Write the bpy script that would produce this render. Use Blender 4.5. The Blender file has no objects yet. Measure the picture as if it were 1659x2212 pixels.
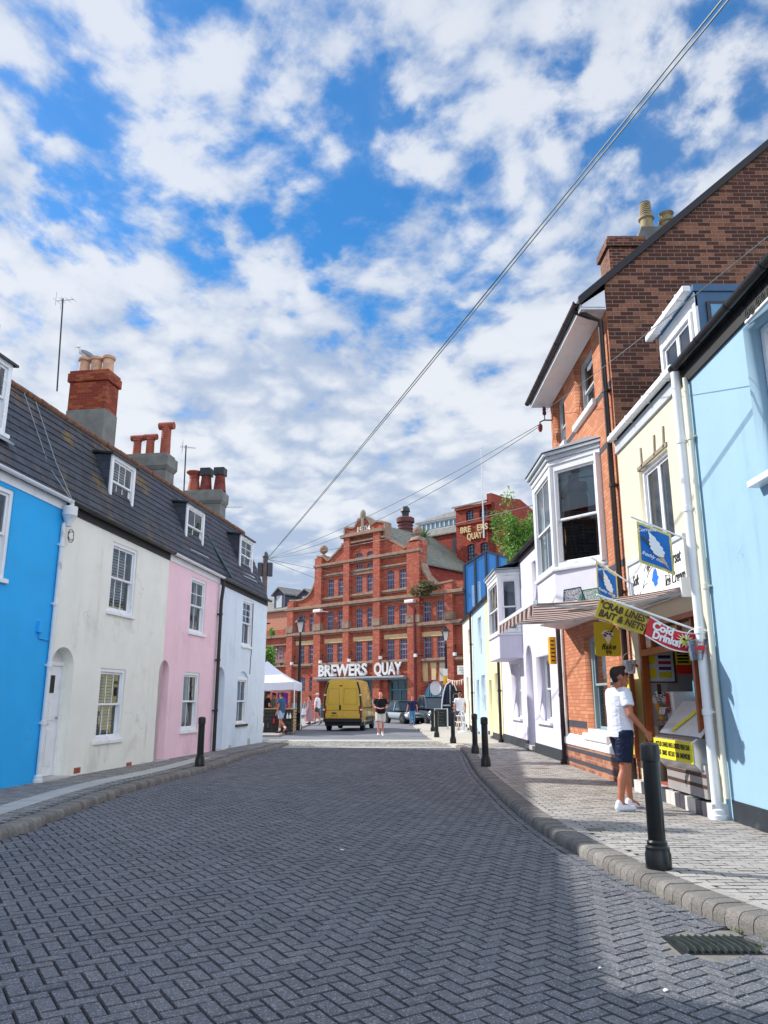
import bpy, bmesh, math, random
from mathutils import Vector, Matrix
from math import sin, cos, pi, sqrt, atan2
RAD = math.radians
rnd = random.Random(11)
sc = bpy.context.scene
col = sc.collection

# ------------------------------------------------------------------ survey
# the photograph was measured on a 1659 x 2212 grid; these turn a measured sight line
# into a point on the ground, on a facade plane or at a known distance
FPX, CU, CV = 1650.0, 829.5, 1106.0
PITCH = math.atan(.2455)
ct, st = cos(PITCH), sin(PITCH)
CAM = Vector((0, 0, 1.5))

def ray(u, v):
    X = (u - CU) / FPX
    Z = (CV - v) / FPX
    return Vector((X, ct - Z * st, st + Z * ct))

def G(u, v, z=0.0):
    d = ray(u, v)
    return CAM + d * ((z - CAM.z) / d.z)

def at(u, v, y):
    d = ray(u, v)
    return CAM + d * (y / d.y)

class Fr:
    """facade frame: local x runs left to right along the street front, local y into the building"""
    def __init__(s, ox, oy, ang):
        s.o = Vector((ox, oy, 0)); s.a = ang
        s.d = Vector((cos(ang), sin(ang), 0)); s.n = Vector((-sin(ang), cos(ang), 0))
    def w(s, x, y=0, z=0):
        return s.o + s.d * x + s.n * y + Vector((0, 0, z))
    def px(s, u, v, off=0.0):
        d = ray(u, v)
        t = (s.o - CAM).dot(s.n) + off
        t /= d.dot(s.n)
        p = CAM + d * t
        return ((p - s.o).dot(s.d), p.z)

# ------------------------------------------------------------------ objects
def tag(o, label=None, cat=None, group=None, kind=None):
    if label: o['label'] = label
    if cat: o['category'] = cat
    if group: o['group'] = group
    if kind: o['kind'] = kind
    return o

def root(name, label, cat, loc=(0, 0, 0), rot=0.0, group=None):
    o = bpy.data.objects.new(name, None)
    o.empty_display_size = .3
    o.location = loc
    o.rotation_euler = (0, 0, rot)
    col.objects.link(o)
    return tag(o, label, cat, group)

def copy_tree(o, parent=None):
    c = o.copy()
    col.objects.link(c)
    if parent is not None:
        c.parent = parent
    for ch in list(o.children):
        copy_tree(ch, c)
    return c

class MB:
    def __init__(s):
        s.v = []; s.f = []; s.m = []; s.mi = 0
    def add(s, vs, fs, m=None):
        b = len(s.v)
        s.v += [tuple(p) for p in vs]
        for f in fs:
            s.f.append(tuple(i + b for i in f)); s.m.append(s.mi if m is None else m)
        return s
    def box(s, x0, x1, y0, y1, z0, z1, m=None):
        v = [(x0, y0, z0), (x1, y0, z0), (x1, y1, z0), (x0, y1, z0), (x0, y0, z1), (x1, y0, z1), (x1, y1, z1), (x0, y1, z1)]
        return s.add(v, [(0, 3, 2, 1), (4, 5, 6, 7), (0, 1, 5, 4), (1, 2, 6, 5), (2, 3, 7, 6), (3, 0, 4, 7)], m)
    def poly(s, pts, m=None):
        return s.add(pts, [tuple(range(len(pts)))], m)
    def prism(s, pts, ext, m=None):
        e = Vector(ext); n = len(pts)
        v = [Vector(p) for p in pts] + [Vector(p) + e for p in pts]
        f = [tuple(range(n))[::-1], tuple(range(n, 2 * n))]
        f += [(i, (i + 1) % n, n + (i + 1) % n, n + i) for i in range(n)]
        return s.add(v, f, m)
    def bar(s, a, b, w, h=None, m=None, up=(0, 0, 1)):
        a = Vector(a); b = Vector(b); h = w if h is None else h
        t = (b - a).normalized(); u = Vector(up)
        if abs(t.dot(u)) > .98: u = Vector((1, 0, 0))
        x = t.cross(u).normalized(); y = x.cross(t)
        v = []
        for p in (a, b):
            for i, j in ((-1, -1), (1, -1), (1, 1), (-1, 1)):
                v.append(p + x * (i * w / 2) + y * (j * h / 2))
        return s.add(v, [(0, 3, 2, 1), (4, 5, 6, 7), (0, 1, 5, 4), (1, 2, 6, 5), (2, 3, 7, 6), (3, 0, 4, 7)], m)
    def tube(s, pts, r, n=8, m=None, caps=True):
        pts = [Vector(p) for p in pts]; k = len(pts)
        rs = r if isinstance(r, (list, tuple)) else [r] * k
        vs = []; px = None
        for i, p in enumerate(pts):
            t = (pts[min(i + 1, k - 1)] - pts[max(i - 1, 0)]).normalized()
            if px is None:
                u = Vector((0, 0, 1)) if abs(t.z) < .9 else Vector((1, 0, 0))
                px = t.cross(u).normalized()
            px = (px - t * px.dot(t)).normalized()
            py = t.cross(px)
            for j in range(n):
                a = 2 * pi * j / n
                vs.append(p + px * (cos(a) * rs[i]) + py * (sin(a) * rs[i]))
        fs = []
        for i in range(k - 1):
            for j in range(n):
                fs.append((i * n + j, i * n + (j + 1) % n, (i + 1) * n + (j + 1) % n, (i + 1) * n + j))
        if caps:
            fs.append(tuple(range(n))[::-1]); fs.append(tuple(range((k - 1) * n, k * n)))
        return s.add(vs, fs, m)
    def lathe(s, cx, cy, prof, n=16, m=None, sx=1., sy=1.):
        vs = []; k = len(prof)
        for r, z in prof:
            for j in range(n):
                a = 2 * pi * j / n
                vs.append((cx + r * cos(a) * sx, cy + r * sin(a) * sy, z))
        fs = []
        for i in range(k - 1):
            for j in range(n):
                fs.append((i * n + j, i * n + (j + 1) % n, (i + 1) * n + (j + 1) % n, (i + 1) * n + j))
        fs.append(tuple(range(n))[::-1]); fs.append(tuple(range((k - 1) * n, k * n)))
        return s.add(vs, fs, m)
    def ell(s, c, r, nu=12, nv=8, m=None, M=None):
        c = Vector(c); r = (r, r, r) if isinstance(r, (int, float)) else r
        vs = []; fs = []
        for i in range(1, nv):
            th = pi * i / nv
            for j in range(nu):
                a = 2 * pi * j / nu
                p = Vector((r[0] * sin(th) * cos(a), r[1] * sin(th) * sin(a), r[2] * cos(th)))
                vs.append(c + (M @ p if M else p))
        top = len(vs); e = Vector((0, 0, r[2]))
        vs.append(c + (M @ e if M else e)); vs.append(c - (M @ e if M else e))
        for i in range(nv - 2):
            for j in range(nu):
                fs.append((i * nu + j, (i + 1) * nu + j, (i + 1) * nu + (j + 1) % nu, i * nu + (j + 1) % nu))
        for j in range(nu):
            fs.append((top, j, (j + 1) % nu))
            b = (nv - 2) * nu
            fs.append((top + 1, b + (j + 1) % nu, b + j))
        return s.add(vs, fs, m)
    def cap(s, a, b, ra, rb, n=12, m=None):
        """tapered limb with round ends"""
        a = Vector(a); b = Vector(b); t = b - a; L = t.length; t = t.normalized()
        pts = []; rs = []
        for k in range(5):
            q = k / 4 * pi / 2
            pts.append(a - t * (ra * cos(q))); rs.append(max(ra * sin(q), ra * .08))
        for k in range(5):
            q = k / 4 * pi / 2
            pts.append(b + t * (rb * sin(q))); rs.append(max(rb * cos(q), rb * .08))
        return s.tube(pts, rs, n, m)
    def mesh(s, name, mats):
        me = bpy.data.meshes.new(name)
        me.from_pydata(s.v, [], s.f)
        mats = mats if isinstance(mats, (list, tuple)) else [mats]
        for q in mats: me.materials.append(q)
        if len(mats) > 1:
            me.polygons.foreach_set('material_index', s.m)
        return me
    def build(s, name, mats, parent=None, smooth=None, bevel=0, loc=None, rot=None, fix=True):
        me = s.mesh(name, mats)
        if fix:
            bm = bmesh.new(); bm.from_mesh(me)
            bmesh.ops.recalc_face_normals(bm, faces=bm.faces)
            bm.to_mesh(me); bm.free()
        return link(name, me, parent, smooth, bevel, loc, rot)

def link(name, me, parent=None, smooth=None, bevel=0, loc=None, rot=None):
    o = bpy.data.objects.new(name, me)
    col.objects.link(o)
    if parent is not None: o.parent = parent
    if loc is not None: o.location = loc
    if rot is not None: o.rotation_euler = rot
    if bevel:
        b = o.modifiers.new('bevel', 'BEVEL'); b.width = bevel; b.segments = 2; b.limit_method = 'ANGLE'; b.angle_limit = RAD(40)
    if smooth is not None:
        me.polygons.foreach_set('use_smooth', [True] * len(me.polygons))
        if smooth < 170:
            bm = bmesh.new(); bm.from_mesh(me)
            lim = RAD(smooth)
            for e in bm.edges:
                if len(e.link_faces) == 2 and e.calc_face_angle(0) > lim: e.smooth = False
            bm.to_mesh(me); bm.free()
    return o

def bake(o):
    """freeze modifiers / curves into a plain mesh and drop the source object"""
    dg = bpy.context.evaluated_depsgraph_get()
    me = bpy.data.meshes.new_from_object(o.evaluated_get(dg))
    d = o.data
    bpy.data.objects.remove(o)
    return me

def flatpoly(outline, holes, t):
    """2-D outline with holes (x, z) -> wall slab mesh of thickness t, front face at local y = 0"""
    cu = bpy.data.curves.new('tmp', 'CURVE'); cu.dimensions = '2D'; cu.fill_mode = 'BOTH'; cu.extrude = t / 2
    for pl in [outline] + list(holes):
        sp = cu.splines.new('POLY'); sp.points.add(len(pl) - 1); sp.use_cyclic_u = True
        for q, p in zip(sp.points, pl): q.co = (p[0], p[1], 0, 1)
    o = bpy.data.objects.new('tmp', cu); col.objects.link(o)
    me = bake(o)
    bpy.data.curves.remove(cu)
    for v in me.vertices:
        x, y, z = v.co
        v.co = (x, z + t / 2, y)
    bm = bmesh.new(); bm.from_mesh(me)
    bmesh.ops.remove_doubles(bm, verts=bm.verts, dist=1e-5)
    bmesh.ops.recalc_face_normals(bm, faces=bm.faces)
    bm.to_mesh(me); bm.free()
    return me

def wall(parent, name, outline, holes, t, mat, y=0.0, rot=None, loc=None):
    me = flatpoly(outline, holes, t)
    me.materials.clear(); me.materials.append(mat)
    return link(name, me, parent, loc=loc if loc is not None else (0, y, 0), rot=rot)

def rect(a, b, c, d): return [(a, c), (b, c), (b, d), (a, d)]
def arched(a, b, c, d, rise=None, n=10):
    """rectangle a..b x c..d whose top is an arc of the given rise (half circle if None)"""
    w = (b - a) / 2; rise = w if rise is None else rise
    rr = (w * w + rise * rise) / (2 * rise); cz = d - rr; cx = (a + b) / 2
    a0 = math.asin(min(1, w / rr))
    pts = [(a, c), (b, c)]
    for i in range(n + 1):
        q = a0 - 2 * a0 * i / n
        pts.append((cx + rr * sin(q), cz + rr * cos(q)))
    return pts

def text(parent, name, s, size, loc, mat, rot=(pi / 2, 0, 0), ext=.004, bold=0.0, align='CENTER', sx=1.0, shear=0.0, space=1.0):
    cu = bpy.data.curves.new('tmpt', 'FONT'); cu.body = s; cu.size = size; cu.extrude = ext; cu.offset = bold
    cu.align_x = align; cu.align_y = 'CENTER'; cu.shear = shear; cu.space_character = space; cu.resolution_u = 3
    o = bpy.data.objects.new('tmpt', cu); col.objects.link(o)
    me = bake(o); bpy.data.curves.remove(cu)
    if sx != 1.0:
        for v in me.vertices: v.co.x *= sx
    me.materials.clear(); me.materials.append(mat)
    return link(name, me, parent, loc=loc, rot=rot)

# ------------------------------------------------------------------ materials
def S(r, g, b):
    def f(c):
        c /= 255.
        return c / 12.92 if c <= .04045 else ((c + .055) / 1.055) ** 2.4
    return (f(r), f(g), f(b), 1.)
def mul(c, k): return (min(c[0] * k, 1), min(c[1] * k, 1), min(c[2] * k, 1), 1)

class NT:
    def __init__(s, nt): s.nt = nt
    def n(s, t, **kw):
        q = s.nt.nodes.new(t)
        for k, v in kw.items():
            if k.startswith('i_'):
                key = k[2:]
                key = int(key) if key.isdigit() else key.replace('_', ' ')
                q.inputs[key].default_value = v
            else: setattr(q, k, v)
        return q
    def l(s, a, b): s.nt.links.new(a, b)
    def math(s, op, a, b=None, clamp=False):
        q = s.nt.nodes.new('ShaderNodeMath'); q.operation = op; q.use_clamp = clamp
        for i, x in enumerate((a, b)):
            if x is None: continue
            if hasattr(x, 'is_output'): s.l(x, q.inputs[i])
            else: q.inputs[i].default_value = x
        return q.outputs[0]
    def mix(s, f, a, b, blend='MIX'):
        q = s.nt.nodes.new('ShaderNodeMix'); q.data_type = 'RGBA'; q.blend_type = blend
        for i, x in ((0, f), (6, a), (7, b)):
            if hasattr(x, 'is_output'): s.l(x, q.inputs[i])
            else: q.inputs[i].default_value = x
        return q.outputs[2]
    def ramp(s, f, lo, hi, a=0., b=1., smooth=True):
        q = s.nt.nodes.new('ShaderNodeMapRange'); q.interpolation_type = 'SMOOTHSTEP' if smooth else 'LINEAR'
        s.l(f, q.inputs[0])
        for i, x in ((1, lo), (2, hi), (3, a), (4, b)): q.inputs[i].default_value = x
        return q.outputs[0]
    def noise(s, vec, scale, detail=3., rough=.5, dist=0.):
        q = s.n('ShaderNodeTexNoise'); q.inputs['Scale'].default_value = scale; q.inputs['Detail'].default_value = detail
        q.inputs['Roughness'].default_value = rough; q.inputs['Distortion'].default_value = dist
        if vec is not None: s.l(vec, q.inputs['Vector'])
        return q.outputs[0]

def newmat(name):
    m = bpy.data.materials.new(name); m.use_nodes = True
    nt = NT(m.node_tree)
    bs = m.node_tree.nodes['Principled BSDF']
    return m, nt, bs

def mat(name, c, rough=.6, var=.10, scale=2.5, bump=0., bscale=60., metal=0., spec=.5, stain=None, stain_amt=0., stain_scale=1.2, coat=0., streak=None, streak_amt=.5):
    m, t, b = newmat(name)
    tc = t.n('ShaderNodeTexCoord')
    v = tc.outputs['Object']
    n1 = t.noise(v, scale, 6., .6)
    colr = t.mix(t.ramp(n1, .3, .7), mul(c, 1 - var), mul(c, 1 + var))
    if stain:
        n2 = t.noise(v, stain_scale, 8., .65, .3)
        colr = t.mix(t.ramp(n2, .56, .72, 0, stain_amt), colr, stain)
    if streak:
        # rain runs and mottled repairs: noise drawn out down the wall, broken up by a coarser patch noise
        mp = t.n('ShaderNodeMapping'); mp.inputs['Scale'].default_value = (5.5, 5.5, .42); t.l(v, mp.inputs[0])
        f = t.math('MULTIPLY', t.ramp(t.noise(mp.outputs[0], 1., 6., .62), .5, .74), t.ramp(t.noise(v, .8, 5., .6), .42, .66))
        colr = t.mix(t.math('MULTIPLY', f, streak_amt), colr, streak)
        vo = t.n('ShaderNodeTexVoronoi'); vo.feature = 'DISTANCE_TO_EDGE'; vo.inputs['Scale'].default_value = .55
        wv = t.n('ShaderNodeTexNoise'); wv.inputs['Scale'].default_value = 2.5; wv.inputs['Detail'].default_value = 6.; t.l(v, wv.inputs['Vector'])
        va = t.n('ShaderNodeVectorMath', operation='ADD'); t.l(v, va.inputs[0]); t.l(wv.outputs['Color'], va.inputs[1]); t.l(va.outputs[0], vo.inputs['Vector'])
        ck = t.math('MULTIPLY', t.ramp(vo.outputs['Distance'], .0, .006, 1., 0.), t.ramp(t.noise(v, .6, 3., .5), .52, .62))
        colr = t.mix(t.math('MULTIPLY', ck, .55), colr, mul(streak, .6))
    t.l(colr, b.inputs['Base Color'])
    b.inputs['Roughness'].default_value = rough; b.inputs['Metallic'].default_value = metal
    b.inputs['Specular IOR Level'].default_value = spec
    if coat: b.inputs['Coat Weight'].default_value = coat; b.inputs['Coat Roughness'].default_value = .08
    if bump:
        bp = t.n('ShaderNodeBump'); bp.inputs['Strength'].default_value = bump; bp.inputs['Distance'].default_value = .01
        t.l(t.noise(v, bscale, 5., .6), bp.inputs['Height']); t.l(bp.outputs[0], b.inputs['Normal'])
    return m

def brickmat(name, c1, c2, c3, mortar, axis='x', bw=.225, bh=.075, mw=.008, rough=.85, dark=.35, bump=.5, soot=None, soot_amt=0., off=.5):
    m, t, b = newmat(name)
    tc = t.n('ShaderNodeTexCoord'); sp = t.n('ShaderNodeSeparateXYZ'); t.l(tc.outputs['Object'], sp.inputs[0])
    cb = t.n('ShaderNodeCombineXYZ')
    if axis == 'xy':
        t.l(t.math('ADD', sp.outputs[0], sp.outputs[1]), cb.inputs[0])
    else:
        t.l(sp.outputs[0 if axis == 'x' else 1], cb.inputs[0])
    t.l(sp.outputs[2], cb.inputs[1])
    def bt(ca, cb2, bias):
        q = t.n('ShaderNodeTexBrick'); q.offset = off
        q.inputs['Scale'].default_value = 1.; q.inputs['Brick Width'].default_value = bw; q.inputs['Row Height'].default_value = bh
        q.inputs['Mortar Size'].default_value = mw; q.inputs['Mortar Smooth'].default_value = .3; q.inputs['Bias'].default_value = bias
        q.inputs['Color1'].default_value = ca; q.inputs['Color2'].default_value = cb2; q.inputs['Mortar'].default_value = mortar
        t.l(cb.outputs[0], q.inputs['Vector'])
        return q
    q1 = bt(c1, c2, -.1)
    q2 = bt((0, 0, 0, 1), (1, 1, 1, 1), 0.)
    q2.inputs['Mortar'].default_value = (0, 0, 0, 1)
    # third brick tone picked by brick-sized value
    f3 = t.ramp(q2.outputs['Color'], .6, .74)
    n = t.noise(tc.outputs['Object'], 3., 5., .6)
    c = t.mix(t.math('MULTIPLY', f3, t.ramp(n, .22, .5)), q1.outputs['Color'], c3)
    n4 = t.noise(tc.outputs['Object'], 26., 4., .6)
    c = t.mix(t.ramp(n4, .25, .8, 0, dark), c, mul(c1, .55))
    c = t.mix(q1.outputs['Fac'], c, mortar)
    if soot:
        n2 = t.noise(tc.outputs['Object'], .5, 7., .65, .2)
        c = t.mix(t.ramp(n2, .45, .75, 0, soot_amt), c, soot)
    t.l(c, b.inputs['Base Color']); b.inputs['Roughness'].default_value = rough; b.inputs['Specular IOR Level'].default_value = .25
    h = t.math('SUBTRACT', t.math('MULTIPLY', n4, .35), q1.outputs['Fac'])
    bp = t.n('ShaderNodeBump'); bp.inputs['Strength'].default_value = bump; bp.inputs['Distance'].default_value = .008
    t.l(h, bp.inputs['Height']); t.l(bp.outputs[0], b.inputs['Normal'])
    return m

def glassmat(name, tint=(.72, .8, .8, 1), boost=1.0, base=.06, rough=.015):
    m = bpy.data.materials.new(name); m.use_nodes = True
    nt = m.node_tree; nt.nodes.clear(); t = NT(nt)
    out = t.n('ShaderNodeOutputMaterial'); tr = t.n('ShaderNodeBsdfTransparent'); tr.inputs[0].default_value = tint
    gl = t.n('ShaderNodeBsdfGlossy'); gl.inputs['Roughness'].default_value = rough
    tc = t.n('ShaderNodeTexCoord'); bp = t.n('ShaderNodeBump'); bp.inputs['Strength'].default_value = .04; bp.inputs['Distance'].default_value = .02
    t.l(t.noise(tc.outputs['Object'], 2.2, 2.), bp.inputs['Height']); t.l(bp.outputs[0], gl.inputs['Normal'])
    fr = t.n('ShaderNodeFresnel'); fr.inputs[0].default_value = 1.5
    f = t.math('ADD', t.math('MULTIPLY', fr.outputs[0], boost), base, True)
    mx = t.n('ShaderNodeMixShader'); t.l(f, mx.inputs[0]); t.l(tr.outputs[0], mx.inputs[1]); t.l(gl.outputs[0], mx.inputs[2])
    t.l(mx.outputs[0], out.inputs[0])
    return m

def blockmat(name, c, c2, speck=.35, rough=.85, joint=.0):
    """concrete paving block: per-block tone from the 'tone' attribute plus aggregate speckle"""
    m, t, b = newmat(name)
    tc = t.n('ShaderNodeTexCoord'); at_ = t.n('ShaderNodeAttribute', attribute_name='tone')
    k = t.mix(at_.outputs['Fac'], c, c2)
    n0 = t.noise(tc.outputs['Object'], .45, 5., .6)
    k = t.mix(t.ramp(n0, .35, .7, 0., .35), k, mul(c, .62))
    v = t.n('ShaderNodeTexVoronoi'); v.inputs['Scale'].default_value = 150.; t.l(tc.outputs['Object'], v.inputs['Vector'])
    sp = t.n('ShaderNodeSeparateColor'); t.l(v.outputs['Color'], sp.inputs[0])
    k = t.mix(t.ramp(sp.outputs[0], .72, .97, 0, speck), k, (.6, .6, .6, 1))
    k = t.mix(t.ramp(sp.outputs[1], .6, .95, 0, .5), k, mul(c, .35))
    n2 = t.noise(tc.outputs['Object'], 30., 4., .6)
    k = t.mix(t.ramp(n2, .3, .8, 0, .3), k, mul(c, .5))
    if joint:   # soil packed into the chamfers
        jt = t.n('ShaderNodeAttribute', attribute_name='joint'); k = t.mix(t.math('MULTIPLY', jt.outputs['Fac'], joint), k, S(30, 28, 28))
    t.l(k, b.inputs['Base Color']); b.inputs['Roughness'].default_value = rough; b.inputs['Specular IOR Level'].default_value = .3
    bp = t.n('ShaderNodeBump'); bp.inputs['Strength'].default_value = .35; bp.inputs['Distance'].default_value = .004
    t.l(t.noise(tc.outputs['Object'], 160., 4., .7), bp.inputs['Height']); t.l(bp.outputs[0], b.inputs['Normal'])
    return m

def slatemat(name, c, lichen=None, amt=0., axis='x', lscale=.8):
    m, t, b = newmat(name)
    tc = t.n('ShaderNodeTexCoord'); o = tc.outputs['Object']
    sp = t.n('ShaderNodeSeparateXYZ'); t.l(o, sp.inputs[0]); cb = t.n('ShaderNodeCombineXYZ')
    t.l(sp.outputs[0 if axis == 'x' else 1], cb.inputs[0]); t.l(sp.outputs[2], cb.inputs[1])
    q = t.n('ShaderNodeTexBrick'); q.offset = .5
    for k, v in (('Scale', 1.), ('Brick Width', .26), ('Row Height', .19), ('Mortar Size', .004), ('Mortar Smooth', .1)): q.inputs[k].default_value = v
    q.inputs['Color1'].default_value = mul(c, .8); q.inputs['Color2'].default_value = mul(c, 1.3); q.inputs['Mortar'].default_value = mul(c, .25)
    t.l(cb.outputs[0], q.inputs['Vector'])
    n = t.noise(o, 9., 6., .65)
    k = t.mix(t.ramp(n, .35, .75, 0, .6), q.outputs['Color'], mul(c, .55))
    n3 = t.noise(o, 60., 3., .7)
    k = t.mix(t.ramp(n3, .62, .74, 0, .5), k, S(150, 150, 145))
    if lichen:
        n2 = t.noise(o, lscale, 8., .68, .4); n5 = t.noise(o, 14., 5., .7)
        f = t.math('MULTIPLY', t.ramp(n2, .5, .64, 0, 1), t.ramp(n5, .35, .65, .1, 1))
        k = t.mix(t.math('MULTIPLY', f, amt), k, lichen)
    t.l(k, b.inputs['Base Color']); b.inputs['Roughness'].default_value = .7; b.inputs['Specular IOR Level'].default_value = .35
    bp = t.n('ShaderNodeBump'); bp.inputs['Strength'].default_value = .6; bp.inputs['Distance'].default_value = .008
    t.l(t.math('SUBTRACT', n, q.outputs['Fac']), bp.inputs['Height']); t.l(bp.outputs[0], b.inputs['Normal'])
    return m

M = {}
M['white'] = mat('white_gloss_paint', S(236, 238, 240), .35, .04, stain=S(150, 145, 135), stain_amt=.25, stain_scale=3.)
M['upvc'] = mat('white_plastic', S(240, 242, 245), .3, .03)
M['offwhite'] = mat('aged_white_paint', S(225, 226, 226), .5, .06, stain=S(120, 110, 95), stain_amt=.5, stain_scale=4., bump=.1)
M['greywhite'] = mat('grey_white_paint', S(196, 203, 208), .45, .06)
M['teal_grey'] = mat('grey_green_paint', S(150, 172, 178), .45, .08)
M['black'] = mat('black_gloss_paint', S(10, 13, 14), .3, .25, spec=.45, coat=.1, bump=.1, bscale=50.)
M['blackmatt'] = mat('black_matt', S(24, 24, 26), .6, .2)
M['rust'] = mat('dark_brown_iron', S(48, 32, 30), .5, .3, 8.)
M['lead'] = mat('lead_sheet', S(150, 158, 166), .5, .12, 4., metal=.2)
M['mortar'] = mat('grey_render', S(120, 121, 116), .9, .18, 3., bump=.5, bscale=50., stain=S(70, 75, 55), stain_amt=.6)
M['stone'] = mat('weathered_stone', S(150, 140, 122), .9, .16, 4., bump=.4, bscale=30., stain=S(70, 66, 58), stain_amt=.7, stain_scale=1.6)
M['terra'] = mat('terracotta_pot', S(158, 82, 62), .75, .2, 6., stain=S(70, 50, 45), stain_amt=.6, stain_scale=5.)
M['buffpot'] = mat('buff_clay_pot', S(205, 165, 135), .75, .15, 6., stain=S(110, 90, 75), stain_amt=.5, stain_scale=5.)
M['sootpot'] = mat('sooty_clay_pot', S(120, 52, 44), .8, .35, 6., stain=S(30, 28, 28), stain_amt=.9, stain_scale=5.)
M['metal'] = mat('galvanised_metal', S(165, 170, 175), .4, .08, 8., metal=.7)
M['darkmetal'] = mat('dark_metal', S(58, 62, 66), .45, .15, 8., metal=.5)
M['steel'] = mat('brushed_steel', S(190, 192, 195), .28, .05, 10., metal=.9)
M['glass'] = glassmat('window_glass')
M['blind'] = mat('white_slat_blind', S(228, 230, 232), .5, .03)
M['curtain'] = mat('white_net_curtain', S(205, 212, 216), .8, .08)
M['darkroom'] = mat('dark_room_wall', S(60, 56, 54), .9, .1)
M['wood'] = mat('orange_varnished_wood', S(150, 80, 36), .4, .2, 7., coat=.2)
M['paleswood'] = mat('pale_pallet_wood', S(196, 160, 118), .8, .2, 9.)
M['darkwood'] = mat('dark_brown_timber', S(70, 46, 34), .7, .2, 9.)
M['lawn_tuft'] = mat('weed_leaf', S(96, 118, 58), .8, .3, 30.)
M['rubber'] = mat('tyre_rubber', S(26, 26, 28), .8, .15)
M['red'] = mat('red_paint', S(200, 32, 38), .4, .06)
M['yellow'] = mat('yellow_board', S(236, 226, 40), .5, .04)
M['ink'] = mat('black_lettering', S(20, 20, 24), .6, .05)
M['tin'] = mat('white_lettering', S(238, 238, 238), .5, .03)

# ------------------------------------------------------------------ camera, sun, sky
cam = bpy.data.cameras.new('camera'); cam.sensor_fit = 'VERTICAL'; cam.sensor_height = 36.; cam.lens = FPX / 2212. * 36.
cam.clip_start = .1; cam.clip_end = 3000.
co = bpy.data.objects.new('camera', cam); col.objects.link(co)
co.location = CAM; co.rotation_euler = (pi / 2 + PITCH, 0, 0)
sc.camera = co

SUN_EL = RAD(37.)
SUN = Vector((-.92 * cos(SUN_EL), .392 * cos(SUN_EL), sin(SUN_EL))).normalized()
sl = bpy.data.lights.new('sun', 'SUN'); sl.energy = 5.0; sl.angle = RAD(.5); sl.color = (1., .955, .88)
so = bpy.data.objects.new('sun', sl); col.objects.link(so)
so.rotation_euler = (-SUN).to_track_quat('-Z', 'Y').to_euler()
so.location = (-20, 10, 30)

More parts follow.
